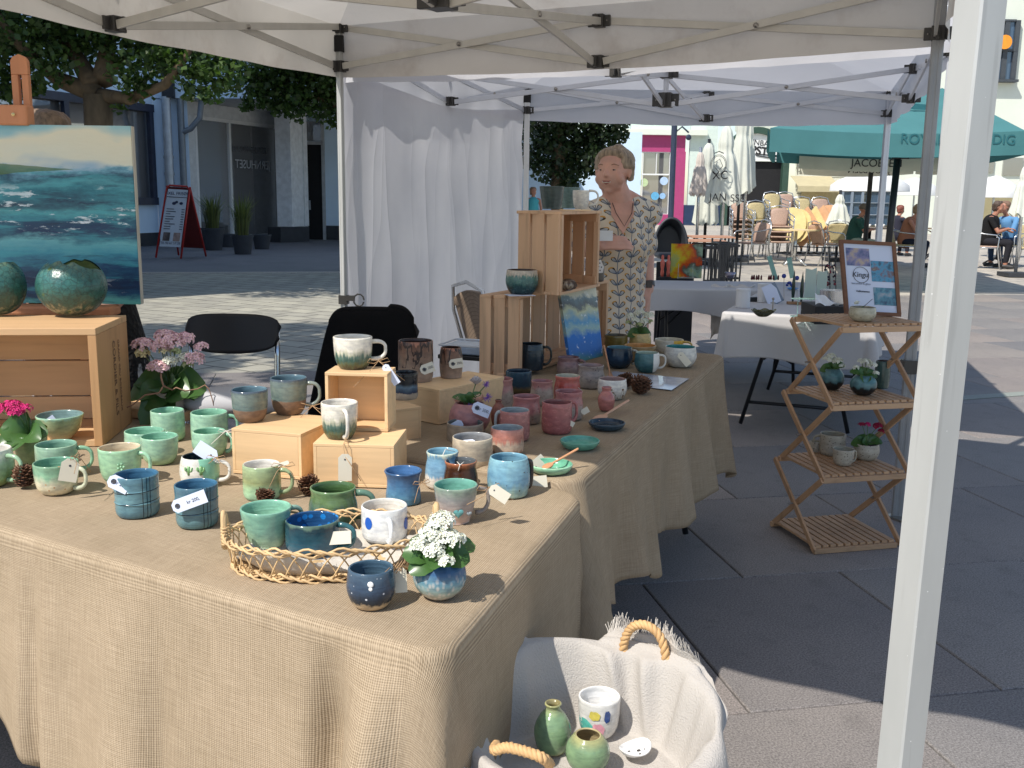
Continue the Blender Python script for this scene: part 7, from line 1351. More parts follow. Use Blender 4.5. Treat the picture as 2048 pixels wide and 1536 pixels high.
# chairs near the tables
M_chr=mat('chrome_tube',(0.55,0.6,0.66,1),.15,metal=1.0,var=.05);M_blkv=mat('black_vinyl',(0.012,0.013,0.018,1),.55,var=.1)
def fchair(label,lf,rt,Yb,z0,z1,group=None,cover=False):
 """folding chair seen from behind over the table; lf, rt: x of back panel; it faces away or towards the table"""
 cx=(lf+rt)/2;wd=rt-lf;T=thing('folding_chair',label,'chair',(cx,Yb,0),group);b=MB();hh=(z1-z0)
 def f(u,v):
  x=(u-.5)*2;ed=(1-abs(x)**5);zz=z0+hh*(.5+(v-.5)*(.30+.70*max(0,ed)**.45));return Vector((cx+x*wd/2,Yb+.04*x*x-.03+.035*(v-.5),zz+.02*(1-x*x)*(v-.5)))
 b.grid(f,30,12);b.build('backrest',M_blkv,T,smooth=True,solid=.02)
 for s in(-1,1):
  b=MB();x=cx+s*wd*.47;b.tube([(x,Yb+.02,z1-.04),(x,Yb+.02,z0-.03),(x+s*.01,Yb-.06,.5),(x+s*.01,Yb-.24,.01)],.011,10);b.build('leg',M_chr,T,smooth=True)
  b=MB();b.tube([(x-s*.03,Yb-.30,.47),(x-s*.03,Yb-.02,.35),(x-s*.03,Yb+.16,.01)],.011,10);b.build('leg',M_chr,T,smooth=True)
 b=MB();b.box((cx,Yb-.2,.45),(wd*.84,.38,.035));b.build('seat',M_blkv,T,bev=.015);return T
Y_=3.75;fchair('black folding chair with a rounded back and chrome legs behind the mint cups',D(372,660,Y_).x,D(556,660,Y_).x,Y_,D(460,698,Y_).z,D(460,632,Y_).z)
Y_=3.95;x0_,x1_=D(640,680,Y_).x,D(848,680,Y_).x;T=fchair('second folding chair, its back hidden under a black jacket, in front of the white curtain',x0_+.03,x1_-.03,Y_+.02,.80,.93)
b=MB()
def jk(u,v):
 x=(u-.5)*2;zt_=D(740,620,Y_).z;wt=.165+.085*v**.8;dz=-.02*(abs(x)**6)+(.008 if x>.4 else 0);k=v
 front_=-.035 if True else 0;z=zt_+dz*1.5-k*.52+(0 if k>0 else .0);xx=(x0_+x1_)/2+.00+x*wt-(.03*k if x<0 else -.015*k);return Vector((xx,Y_-.03-.03*math.sin(k*2)+.02*math.sin(x*5+3*k)*k,z-(.02*abs(x)**8)))
b.grid(jk,30,24);b.grid(lambda u,v:jk(u,0)+Vector((0,.09*v,-.5*max(0,v-.5)+.012*math.sin(math.pi*min(1,v*2)))),30,8)
tag(b.build('black_jacket',fabric('black_wool',(0.006,0.006,0.007,1),bump=.4,bscale=30),None,smooth=True,solid=.006),'black jacket draped over the chair back in front of the white curtain','jacket')
# people
def capsule(b,p0,p1,r0,r1,n=14,flat=1.0,fdir=Vector((0,1,0))):
 p0,p1=Vector(p0),Vector(p1);d=p1-p0;L=d.length
 if L<1e-6:d=Z.copy();L=0
 else:d.normalize()
 u=d.cross(fdir);u=u.normalized()if u.length>.05 else d.orthogonal().normalized();v=u.cross(d);rings=[]
 for k in range(6):a_=-math.pi/2+k/5*math.pi/2;rings.append((p0+d*(r0*math.sin(a_)),r0*math.cos(a_)))
 for k in range(1,4):t=k/4;rings.append((p0.lerp(p1,t),r0+(r1-r0)*t))
 for k in range(6):a_=k/5*math.pi/2;rings.append((p1+d*(r1*math.sin(a_)),r1*math.cos(a_)))
 vs=[c_+(u*math.cos(2*math.pi*i/n)+v*math.sin(2*math.pi*i/n)*flat)*max(r_,1e-4)for c_,r_ in rings for i in range(n)]
 fs=[(j_*n+i,j_*n+(i+1)%n,(j_+1)*n+(i+1)%n,(j_+1)*n+i)for j_ in range(len(rings)-1)for i in range(n)]+[tuple(range(n)),tuple(range((len(rings)-1)*n,len(rings)*n))]
 b.add(vs,fs)
def remesh(o,vox,sm=6):
 q=o.modifiers.new('remesh','REMESH');q.mode='VOXEL';q.voxel_size=vox;q.use_smooth_shade=True;q=o.modifiers.new('smooth','SMOOTH');q.factor=.6;q.iterations=sm
def skin_mat(nm,col):
 if nm in MC:return MC[nm]
 t=NT(nm);n1=t.noise(14,5);t.base(t.ramp(n1,[(.3,k_(col,.86)),(.7,(min(1,col[0]*1.12),col[1]*1.06,col[2]*1.04,1))]));t.b.inputs['Roughness'].default_value=.5;t.b.inputs['Subsurface Weight'].default_value=.15;t.b.inputs['Subsurface Radius'].default_value=(.02,.008,.005);t.b.inputs['Subsurface Scale'].default_value=.3;MC[nm]=t.m;return t.m
def hand(b,w_,d,palm,s=1.0,curl=.3,thumb=1):
 """w_: wrist; d: pointing direction of the hand; palm: direction the palm faces"""
 d=Vector(d).normalized();pn=Vector(palm);pn=(pn-d*pn.dot(d)).normalized();sd_=d.cross(pn).normalized();w_=Vector(w_);kn=w_+d*.085*s
 for k in range(4):off=(k-1.5)*.019*s;capsule(b,w_+sd_*off*.6,kn+sd_*off,.0135*s,.0105*s,8)
 L=(.038,.045,.042,.032)
 for k in range(4):
  off=(k-1.5)*.0205*s;q=kn+sd_*off;dr=d.copy();cu=curl*(1+.15*k)
  for j_ in range(3):
   a_=cu*(.6+.5*j_);dr=(dr*math.cos(a_)+pn*math.sin(a_)).normalized();pn2=pn;q2=q+dr*L[k]*s*(1,.7,.55)[j_];capsule(b,q,q2,(.0092-.0009*j_)*s,(.0085-.0009*j_)*s,8);q=q2
 q=w_+d*.025*s+sd_*thumb*-.024*s;dr=(d*.75-sd_*thumb*.6+pn*.4).normalized();q2=q+dr*.038*s;capsule(b,q,q2,.0125*s,.010*s,8);dr=(d*.9-sd_*thumb*.1+pn*.35).normalized();capsule(b,q2,q2+dr*.03*s,.0098*s,.0078*s,8)
def head(b,c_,s,yaw,pitch=0,jowl=1.0):
 """head of height about .23*s centred at c_; returns frame"""
 fy=Vector((math.sin(yaw),-math.cos(yaw),0));fy=(fy*math.cos(pitch)-Z*math.sin(pitch)).normalized();fx_=fy.cross(Z).normalized()*-1;fz=fx_.cross(fy).normalized()
 if fz.z<0:fz=-fz
 W=lambda x,y,z:c_+fx_*(x*s*(1.2 if jowl>1 else 1))+fy*(y*s)+fz*(z*s)
 capsule(b,W(0,-.018,.035),W(0,-.012,.045),.092*s*(1.04 if jowl>1 else .95),.085*s,18,.95,fy);capsule(b,W(0,.018,-.03),W(0,.02,.03),.064*s*jowl,.070*s,16);capsule(b,W(-.026*jowl,.022,-.062),W(.026*jowl,.022,-.062),.034*s,.034*s,12);capsule(b,W(0,.048,-.088),W(0,.046,-.08),.024*s,.024*s,10)
 for q in(-1,1):capsule(b,W(q*.040,.046,-.018),W(q*.046,.036,-.034),.028*s,.030*s,10);capsule(b,W(q*.080,-.012,.012),W(q*.078,-.010,-.018),.013*s,.009*s,8);capsule(b,W(q*.014,.074,.036),W(q*.045,.062,.036),.012*s,.011*s,8)
 capsule(b,W(0,.078,.022),W(0,.098,-.012),.0095*s,.0145*s,10);[capsule(b,W(q*.012,.084,-.015),W(q*.014,.08,-.016),.0095*s,.009*s,8)for q in(-1,1)]
 capsule(b,W(-.018,.078,-.042),W(.018,.078,-.042),.0085*s,.0085*s,8);capsule(b,W(-.014,.076,-.058),W(.014,.076,-.058),.0095*s,.0095*s,8)
 return W
def face(T,W,s,smile=True,glasses=False,brow=(0.2,0.15,0.1,1)):
 M_lip=mat('lip',(0.33,0.10,0.085,1),.45);M_eye=mat('eye_white',(0.30,0.25,0.22,1),.3);M_iris=mat('iris',(0.05,0.05,0.045,1),.1)
 if glasses:
  b=MB();[b.ball(W(q*.033,.086,.014),.021*s,10,sc_=(1,.45,.8))for q in(-1,1)];b.tube([W(-.075,.0,.02),W(-.055,.075,.02),W(.055,.075,.02),W(.075,0,.02)],.003*s,6);b.build('sunglasses',mat('dark_lens',(.01,.01,.012,1),.08),T,smooth=True)
 else:
  for q in(-1,1):
   b=MB();b.ball(W(q*.031,.0745,.014),.0088*s,12,sc_=(1.3,.8,.42));o=b.build('eye',M_eye,T,smooth=True);b=MB();b.ball(W(q*.031,.0805,.0135),.0056*s,8,sc_=(1,.8,.7));b.build('iris',M_iris,o,smooth=True)
   b=MB();b.tube([W(q*.015,.082,.037),W(q*.032,.082,.044),W(q*.052,.066,.036)],[.0016*s,.0022*s,.0012*s],6);b.build('eyebrow',mat('brow_%d'%int(brow[0]*100),brow,.8),T,smooth=True)
 b=MB();sm=.006 if smile else 0;b.tube([W(-.026,.074,-.047+sm),W(-.012,.087,-.0475),W(.012,.087,-.0475),W(.026,.074,-.047+sm)],[.002*s,.0045*s,.0045*s,.002*s],6);b.tube([W(-.022,.076,-.052+sm*.6),W(0,.087,-.060),W(.022,.076,-.052+sm*.6)],[.002*s,.005*s,.002*s],6);o=b.build('lips',M_lip,T,smooth=True)
 if smile:b=MB();b.tube([W(-.02,.083,-.0495),W(0,.0895,-.0535),W(.02,.083,-.0495)],.0032*s,5);b.build('teeth',mat('teeth',(.6,.57,.5,1),.3),o)
def hair(T,W,c_,s,m_,strands=0,seed=0,sweep=1,length=.0,full=0):
 b=MB();K=lambda p,q,r0,r1:capsule(b,W(*p),W(*q),r0*s,r1*s,14);e=.005+full
 K((-.03,-.03,.062),(.03,-.03,.062),.070+e,.070+e);K((0,-.055,.03),(0,-.06,-.02-length*.6),.070+e,.055+e)
 for q in(-1,1):K((q*.066,.0,.066),(q*.074,-.030,.03),.020+e,.023+e);K((q*.072,-.038,.03),(q*.072,-.044,-.02-length),.022+e,.015+e)
 K((-.045,.030,.094),(.0,.036,.106),.018+e,.022+e);K((.0,.036,.106),(.05,.024,.094),.022+e,.018+e)
 if full:K((-.03,.035,.105),(.03,.01,.122),.026,.034);K((.03,.01,.118),(.05,-.05,.10),.032,.03);K((-.04,.0,.105),(-.03,-.06,.09),.028,.03)
 o=b.build('hair',m_,T);remesh(o,.007,3);t_=bpy.data.textures.get('hair_noise')or bpy.data.textures.new('hair_noise','CLOUDS');t_.noise_scale=.022;q=o.modifiers.new('rough','DISPLACE');q.texture=t_;q.strength=.012;q.mid_level=.5;return o
SK=skin_mat('fair_skin',(0.60,0.345,0.27,1))
# the woman behind the table
WX,WY=.555,5.25
T=thing('person','smiling older woman in a cream dress with grey and ochre loops behind the crates','person',(WX,WY,0));b=MB();hz=D(1224,345,WY).z-.005;hx_=D(1224,345,WY).x;Hc_=Vector((hx_,WY-.03,hz))
W=head(b,Hc_,.94,-R(27),R(-2),1.12);sh=hz-.168;
capsule(b,Hc_+Vector((0.004,.02,-.05)),(WX,WY+.01,sh+.0),.066,.074);[capsule(b,(WX+s*.03,WY+.015,sh+.045),(WX+s*.13,WY+.01,sh-.02),.045,.055)for s in(-1,1)];capsule(b,(WX-.14,WY,sh-.03),(WX+.14,WY,sh-.03),.062,.062,flat=.8)
capsule(b,(WX,WY,sh-.1),(WX,WY,.95),.12,.125,flat=.75);capsule(b,(WX-.08,WY,.92),(WX-.09,WY,.5),.09,.065);capsule(b,(WX-.09,WY,.5),(WX-.09,WY,.08),.06,.04);capsule(b,(WX+.08,WY,.92),(WX+.09,WY,.5),.09,.065);capsule(b,(WX+.09,WY,.5),(WX+.09,WY,.08),.06,.04)
for s in(-1,1):capsule(b,(WX+s*.09,WY+.03,.045),(WX+s*.1,WY-.12,.03),.035,.03)
SL_=Vector((D(1281,430,WY).x,WY,sh-.045));EL=Vector((D(1294,510,WY).x,WY+.03,D(1294,512,WY).z));WL=Vector((D(1296,575,WY).x,WY-.03,D(1296,578,WY).z));capsule(b,SL_,EL,.050,.043);capsule(b,EL,WL,.043,.027);hand(b,WL,(-.22,-.12,-1),(-1,-.2,0),1.0,.38,thumb=-1)
SR_=Vector((D(1168,430,WY).x,WY,sh-.045));ER=Vector((D(1163,500,WY).x,WY-.06,D(1163,498,WY).z));WR=Vector((D(1192,487,WY).x,WY-.26,D(1192,488,WY-.2).z));capsule(b,SR_,ER,.050,.043);capsule(b,ER,WR,.042,.027);hand(b,WR,(.95,-.1,.12),(0,.75,-.35),1.0,.42,thumb=-1)
bo=b.build('body',SK,T);remesh(bo,.0055,5)
face(T,W,.94,True,brow=(.26,.16,.1,1));hr=hair(T,W,Hc_,.94,mat('grey_blonde_hair',(0.30,0.23,0.165,1),.5,var=.5,scale=70,stretch=(1,1,.3)),0,3,length=.0,full=.002)
def dress_mat():
 t=NT('loop_pattern_dress');o=t.coord();s=t.n('ShaderNodeSeparateXYZ');t.l(o,s.inputs[0]);M=t.math;nz=M('MULTIPLY',M('SUBTRACT',t.noise(9,2,vec=o),.5),.5)
 U=M('ADD',M('MULTIPLY',M('ADD',s.outputs[0],M('MULTIPLY',s.outputs[1],.6)),14.5),nz);col=M('FLOOR',U);V=M('ADD',M('MULTIPLY',s.outputs[2],17.5),M('MULTIPLY',M('MODULO',col,2.0),.5));V=M('ADD',V,nz)
 a=M('ABSOLUTE',M('SUBTRACT',M('FRACT',U),.5));bb=M('SUBTRACT',M('FRACT',V),.5);ax=M('SUBTRACT',a,.235);bz_=M('SUBTRACT',bb,.05)
 p=M('SUBTRACT',M('MULTIPLY',ax,.80),M('MULTIPLY',bz_,.60));q=M('ADD',M('MULTIPLY',ax,.60),M('MULTIPLY',bz_,.80));d=M('SQRT',M('ADD',M('POWER',M('ABSOLUTE',M('DIVIDE',p,M('ADD',.15,M('MULTIPLY',q,.16)))),2.0),M('POWER',M('ABSOLUTE',M('DIVIDE',q,.34)),2.0)))
 line=t.ramp(M('ADD',M('MULTIPLY',q,1.6),.45),[(.3,c(70,80,98)),(.55,c(50,42,38)),(.74,c(45,32,26)),(.84,c(196,146,66))]);inner=t.ramp(M('ADD',q,.5),[(.3,c(130,138,152)),(.8,c(188,186,182))]);cream=t.ramp(t.noise(5,3,vec=o),[(.4,c(216,209,196)),(.62,c(204,186,162))])
 cc=t.mix(t.ramp(d,[(.62,(0,0,0,1)),(.68,(1,1,1,1))]),inner,line);cc=t.mix(t.ramp(d,[(.98,(0,0,0,1)),(1.0,(1,1,1,1))]),cc,cream);cc=t.mix(M('LESS_THAN',a,.035),cc,c(110,118,130));t.base(cc);t.b.inputs['Roughness'].default_value=.8;t.bump(t.noise(6,4,vec=o),.35,.02);return t.m
b=MB();M_dr=dress_mat()
capsule(b,(WX-.135,WY,sh-.035),(WX+.135,WY,sh-.035),.073,.073,flat=.85);[capsule(b,(WX+s*.065,WY+.01,sh+.012),(WX+s*.15,WY,sh-.035),.055,.066)for s in(-1,1)];capsule(b,(WX,WY,sh-.12),(WX,WY-.01,sh-.32),.152,.145,flat=.85);capsule(b,(WX-.055,WY-.06,sh-.22),(WX+.055,WY-.06,sh-.22),.085,.085);capsule(b,(WX,WY,sh-.3),(WX-.01,WY,.82),.143,.160,flat=.95);capsule(b,(WX-.01,WY,.9),(WX-.01,WY,.42),.163,.18,flat=.95)
capsule(b,SL_+Vector((-.01,0,.01)),SL_.lerp(EL,.72),.064,.072);capsule(b,SR_+Vector((.01,0,.01)),SR_.lerp(ER,.8),.064,.072);do=b.build('dress',M_dr,T);remesh(do,.010,5)
b=MB();ny=WY-.098;b.add([(WX-.062,ny+.045,sh+.028),(WX+.055,ny+.045,sh+.028),(WX+.052,ny-.008,sh-.04),(WX-.004,ny-.052,sh-.135),(WX-.062,ny-.008,sh-.04)],[(0,1,2,3,4)]);b.build('neckline',SK,T,solid=.006)
b=MB();b.tube([(WX-.055,ny+.03,sh+.02),(WX-.04,ny-.022,sh-.03),(WX+.0,ny-.062,sh-.095),(WX+.04,ny-.022,sh-.03),(WX+.05,ny+.03,sh+.02)],.0022,6);b.build('necklace',mat('brown_cord',(.06,.03,.02,1),.6),T)
b=MB();dW_=(WL-EL).normalized();q=WL-dW_*.03;b.tube([q-dW_*.012,q+dW_*.012],.034,16);o=b.build('watch',mat('dark_strap',(.06,.055,.06,1),.5),T,smooth=True,ang=.6);b=MB();b.box(q+Vector((.0,-.033,0)),(.03,.008,.034));b.build('watch_face',mat('watch_glass',(.02,.02,.025,1),.1),o)
b=MB();q=WR+Vector((.02,-.03,.045));b.box(q,(.075,.01,.05),rz=.1);tag(b.build('white_card',mat('white_paper',(.75,.76,.78,1)),None),'small white card held in the hand of the woman','card');b=MB();q=WL+Vector((-.05,-.04,-.09));b.box(q,(.035,.012,.10),rz=.1);tag(b.build('phone',mat('phone_black',(.02,.02,.022,1),.2),None,bev=.004),'dark phone with a white edge held low in the woman\'s other hand','phone')
# person hidden behind the sea painting
HX=D(108,240,3.75).x;T=thing('person','person hidden behind the sea painting, only brown hair and a black flecked dress showing','person',(HX,3.75,0));hzz=D(108,262,3.72).z-.062;b=MB();Hc2=Vector((HX,3.72,hzz));W=head(b,Hc2,1.0,R(150));capsule(b,Hc2+Vector((0,.01,-.06)),(HX,3.76,hzz-.2),.055,.06);capsule(b,(HX-.14,3.76,hzz-.24),(HX+.14,3.76,hzz-.24),.06,.06);capsule(b,(HX,3.76,hzz-.3),(HX,3.76,.9),.14,.15,flat=.75)
for s in(-1,1):capsule(b,(HX+s*.17,3.76,hzz-.25),(HX+s*.21,3.74,hzz-.52),.048,.04);capsule(b,(HX+s*.21,3.74,hzz-.52),(HX+s*.12,3.60,hzz-.66),.04,.028);hand(b,(HX+s*.12,3.6,hzz-.66),(-s,-.3,0),(0,.3,1),1,.3,thumb=s);capsule(b,(HX+s*.09,3.76,.9),(HX+s*.1,3.76,.08),.09,.045);capsule(b,(HX+s*.1,3.78,.04),(HX+s*.1,3.64,.03),.035,.03)
remesh(b.build('body',SK,T),.009,4);hair(T,W,Hc2,1,mat('grey_brown_hair',(0.16,0.11,0.075,1),.6,var=.5,scale=70,stretch=(1,1,.3)),50,7,length=.05)
def fleck():
 t=NT('black_flecked_dress');o=t.coord();n1=t.noise(24,4,vec=o,stretch=(1,1,.45));sx=t.n('ShaderNodeSeparateXYZ');t.l(o,sx.inputs[0]);low=t.ramp(sx.outputs[2],[(.74,(1,1,1,1)),(.86,(0,0,0,1))]);kn=t.n('ShaderNodeTexVoronoi');kn.inputs['Scale'].default_value=55;t.l(o,kn.inputs['Vector'])
 cc=t.mix(t.math('MULTIPLY',t.ramp(n1,[(.58,(0,0,0,1)),(.62,(1,1,1,1))]),low),(.008,.008,.01,1),(.45,.47,.5,1));t.base(cc);t.b.inputs['Roughness'].default_value=.9;t.bump(kn.outputs['Distance'],.8,.01);return t.m
b=MB();sxr=D(290,700,3.75).x;cxx=HX+.05;rr=sxr-cxx
b.lathe([(.16,1.28),(.17,1.15),(rr*.80,1.02),(rr*.97,.85),(rr*1.03,.7),(rr*1.06,.3),(rr*1.05,.3)],(cxx,3.78,0),40,sy=.7);capsule(b,(HX-.13,3.76,hzz-.24),(HX+.13,3.76,hzz-.24),.075,.075);capsule(b,(HX,3.76,hzz-.3),(HX,3.76,1.1),.165,.17,flat=.8);b.build('dress',fleck(),T,smooth=True)
# simple seated cafe guests
def seated(label,pos,yaw,s=1.0,shirt=(.1,.1,.1,1),trousers=(.03,.035,.05,1),hairc=(.1,.07,.05,1),glasses=False,cap=None,lean=.1,arm='table',sleeve=.6,seed=0):
 pos=Vector(pos);f=Vector((math.sin(yaw),-math.cos(yaw),0));r=Vector((math.cos(yaw),math.sin(yaw),0));T=thing('person',label,'person',pos)
 def L(x,y,z):return pos+r*(x*s)+f*(y*s)+Z*(z*s)
 b=MB();Hh=L(0,.06+lean,1.19);W=head(b,Hh,s,yaw);capsule(b,Hh-Z*.06,L(0,lean*.7,1.0),.05*s,.055*s);capsule(b,L(-.15,lean*.6,.97),L(.15,lean*.6,.97),.06*s,.06*s);capsule(b,L(0,lean*.5,.9),L(0,0,.56),.15*s,.15*s,flat=.8);hip=.52
 arms=[]
 for q in(-1,1):
  capsule(b,L(q*.09,.02,hip),L(q*.11,.42,hip-.02),.08*s,.06*s);capsule(b,L(q*.11,.42,hip-.02),L(q*.12,.38,.09),.055*s,.04*s);capsule(b,L(q*.12,.36,.05),L(q*.12,.50,.035),.035*s,.028*s)
  sh_=L(q*.2,lean*.6,.95);el=L(q*.25,.16+lean*.5,.72)if arm!='chin' or q<0 else L(.17,.30,.76);wr=L(q*.12,.36,.78)if arm!='chin' or q<0 else L(.07,.20+lean,1.03);arms.append((sh_,el,wr));capsule(b,sh_,el,.045*s,.038*s);capsule(b,el,wr,.037*s,.026*s);hand(b,wr,(f*.9-r*q*.4)if arm!='chin' or q<0 else Z,-Z if arm!='chin' or q<0 else -f,s,.35,thumb=q)
 remesh(b.build('body',skin_mat('tanned_skin',(0.42,0.2,0.13,1)),T),.012*s,3);face(T,W,s,False,glasses,hairc)
 if cap:b=MB();b.ball(W(0,-.012,.05),.098*s,16,sc_=(1,1.02,.9));b.v=[v for v in b.v];b.box(W(0,.12,.07),(.12*s,.09*s,.008*s),rz=yaw);b.build('cap',mat('cap_%d'%seed,cap,.8),T,smooth=True)
 else:hair(T,W,Hh,s,mat('hair_%d'%seed,hairc,.6,var=.4,scale=50),14,seed,length=.0)
 b=MB();capsule(b,L(-.15,lean*.6,.96),L(.15,lean*.6,.96),.068*s,.068*s);capsule(b,L(0,lean*.5,.9),L(0,0,.55),.165*s,.17*s,flat=.85)
 if sleeve>0:
  for(a0,a1,a2)in arms:capsule(b,a0,a0.lerp(a1,min(1,sleeve)),.055*s,.052*s);(sleeve>1 and capsule(b,a1,a2.lerp(a1,.1),.047*s,.038*s))
 remesh(b.build('shirt',fabric('shirt_%d'%seed,shirt,bump=.4,bscale=10),T),.014*s,3)
 b=MB()
 for q in(-1,1):capsule(b,L(q*.09,.02,hip),L(q*.11,.42,hip-.02),.09*s,.07*s);capsule(b,L(q*.11,.42,hip-.02),L(q*.12,.38,.14),.065*s,.05*s)
 remesh(b.build('trousers',fabric('trousers_%d'%seed,trousers,bump=.4,bscale=10),T),.014*s,3)
 for q in(-1,1):b=MB();capsule(b,L(q*.12,.35,.05),L(q*.12,.52,.035),.045*s,.035*s);b.build('shoe',mat('shoe_%d'%seed,(.03,.03,.03,1),.5),T,smooth=True)
 return T
GP_=lambda x,y:P(x,y,0)
q=GP_(1702,531);seated('man with cap and sunglasses in a green shirt at the round cafe table',(q.x,q.y,0),R(75),1.05,(.03,.09,.075,1),(.3,.36,.3,1),glasses=True,cap=(.12,.1,.08,1),seed=1,lean=.12)
q=GP_(1806,533);seated('woman in sunglasses with her hand at her chin and bare shoulders, cafe terrace',(q.x,q.y,0),R(65),1.05,(.35,.16,.1,1),(.015,.02,.035,1),hairc=(.3,.22,.14,1),glasses=True,arm='chin',sleeve=0,seed=2,lean=.16)
q=GP_(1786,512);seated('person with reddish face half hidden by the dark parasol post',(q.x,q.y,0),R(120),1.02,(.03,.03,.045,1),(.02,.02,.03,1),hairc=(.2,.06,.04,1),seed=3)
q=GP_(1968,535);seated('person in a black shirt with small pale dots seated right of the big pole',(q.x,q.y,0),R(60),1.12,(.012,.012,.013,1),(.02,.02,.025,1),hairc=(.09,.06,.045,1),seed=4)
q=GP_(2018,533);seated('man in a light blue shirt leaning forward at the right edge',(q.x,q.y,0),R(-70),1.12,(.12,.28,.5,1),(.03,.06,.12,1),hairc=(.2,.12,.08,1),sleeve=.9,seed=5,lean=.22)
q=P(1068,436,0);q=Vector((D(1066,440,30).x,30,0));T=thing('person','distant person in a turquoise top just right of the white curtain','person',q);b=MB();hh_=Vector((q.x,30,1.60));W=head(b,hh_,1,R(20));capsule(b,hh_-Z*.06,q+Z*1.4,.05,.06);capsule(b,q+Vector((-.14,0,1.36)),q+Vector((.14,0,1.36)),.06,.06);capsule(b,q+Z*1.3,q+Z*.95,.14,.15)
for s in(-1,1):capsule(b,q+Vector((s*.18,0,1.36)),q+Vector((s*.24,0,1.1)),.045,.038);capsule(b,q+Vector((s*.24,0,1.1)),q+Vector((s*.16,-.12,.95)),.038,.028);hand(b,q+Vector((s*.16,-.12,.95)),(-s*.4,-.3,-.4),(-s,0,0),1,.3,thumb=s);capsule(b,q+Vector((s*.09,0,.9)),q+Vector((s*.1,s*.1,.07)),.08,.045);capsule(b,q+Vector((s*.1,s*.1+.03,.04)),q+Vector((s*.1,s*.1-.12,.03)),.035,.03)
remesh(b.build('body',skin_mat('tanned_skin',(0.42,0.2,0.13,1)),T),.014,3);hair(T,W,hh_,1,mat('hair_1b',(.2,.13,.08,1),.6),10,2,length=.06);b=MB();capsule(b,q+Vector((-.12,0,1.34)),q+Vector((.12,0,1.34)),.07,.07);capsule(b,q+Z*1.3,q+Z*.8,.155,.18);remesh(b.build('top',fabric('turquoise_top',(.08,.38,.42,1)),T),.014,3);b=MB();[capsule(b,q+Vector((s*.09,0,.9)),q+Vector((s*.1,s*.1,.15)),.095,.06)for s in(-1,1)];remesh(b.build('trousers',fabric('dusty_blue',(.12,.16,.25,1)),T),.014,3)
face(T,W,1,False)
# cafe terrace
def wick(nm,col):
 t=NT(nm);o=t.coord();a_=t.n('ShaderNodeTexBrick');a_.inputs['Scale'].default_value=40;a_.inputs['Color1'].default_value=col;a_.inputs['Color2'].default_value=k_(col,.8);a_.inputs['Mortar'].default_value=k_(col,.45);t.l(o,a_.inputs['Vector']);t.base(a_.outputs['Color']);t.b.inputs['Roughness'].default_value=.6;return t.m
M_wp,M_wy=wick('pink_brown_rattan',c(190,160,142)),wick('yellow_rattan',c(202,186,140));M_talu=mat('terrace_aluminium',(0.6,0.62,0.63,1),.25,metal=.85)
def cafe_chair(label,m_,cat='chair'):
 T=thing('cafe_armchair',label,cat,(0,0,0),'cafe chairs on the terrace');b=MB()
 b.grid(lambda u,v:Vector(((u-.5)*(.46-.05*v),-.24+.46*v,.43-.02*math.sin(math.pi*u)*math.sin(math.pi*v))),8,8);b.build('seat',m_,T,w_=False,smooth=True,solid=.035)
 b=MB()
 def bk(u,v):x=(u-.5)*2;w_=.17+.07*v-.04*max(0,v-.8)*5*abs(x);return Vector((x*w_,.215+.10*v-.03*(1-x*x),.44+.40*v-(.05*abs(x)**3 if v>.8 else 0)))
 b.grid(bk,8,8);b.build('backrest',m_,T,w_=False,smooth=True,solid=.03)
 b=MB();b.tube([(-.25,.22,.44),(-.25,.30,.70),(-.2,.33,.86),(0,.34,.90),(.2,.33,.86),(.25,.30,.70),(.25,.22,.44)],.012,6);b.build('back_frame',M_talu,T,w_=False,smooth=True)
 for s in(-1,1):
  b=MB();b.tube([(s*.26,-.30,.01),(s*.265,-.23,.40),(s*.27,-.24,.60),(s*.27,-.18,.66),(s*.27,.05,.68),(s*.25,.26,.72)],.0125,6);b.build('armrest',M_talu,T,w_=False,smooth=True)
  b=MB();b.tube([(s*.245,.36,.01),(s*.25,.24,.42),(s*.25,.22,.46)],.0125,6);b.build('leg',M_talu,T,w_=False,smooth=True);b=MB();b.tube([(s*.25,-.22,.41),(s*.25,.24,.41)],.011,6);b.build('side_rail',M_talu,T,w_=False,smooth=True)
 return T
protoP=cafe_chair('x',M_wp);protoY=cafe_chair('x',M_wy);used={id(protoP):False,id(protoY):False}
def put(pr,x,y,z,rz,label,s=1.0):
 if not used[id(pr)]:o=pr;used[id(pr)]=True
 else:o=copy_tree(pr)
 o.location=(x,y,z);o.rotation_euler=(0,0,rz);o.scale=(s,s,s);o['label']=label;return o
q=P(1500,527,0);put(protoP,q.x,q.y,0,R(-60),'single pink rattan armchair left of the round cafe table, facing right',1.1)
q=P(1645,530,0);put(protoP,q.x,q.y-.2,0,R(110),'pink rattan armchair with its back to the right, at the round cafe table',1.1)
q=P(1555,520,0);put(protoY,q.x,q.y+.3,0,R(10),'yellow rattan armchair behind the round cafe table',1.1)
q=P(1690,524,0);put(protoY,q.x-.1,q.y+.1,0,R(150),'yellow rattan armchair seen from behind beside the man in green',1.1)
q=P(1806,533,0);put(protoY,q.x,q.y,0,R(65),'armchair with white frame under the woman at the dark post',1.12)
q=P(1968,536,0);put(protoP,q.x,q.y,0,R(60),'pink brown armchair under the person in black, right of the big pole',1.12)
q=P(2020,533,0);put(protoY,q.x,q.y,0,R(-70),'armchair under the man in light blue at the right edge',1.12)
q=P(2046,537,0);put(protoY,q.x,q.y-.4,0,R(-120),'yellow armchair cut by the right edge of the photo',1.1)
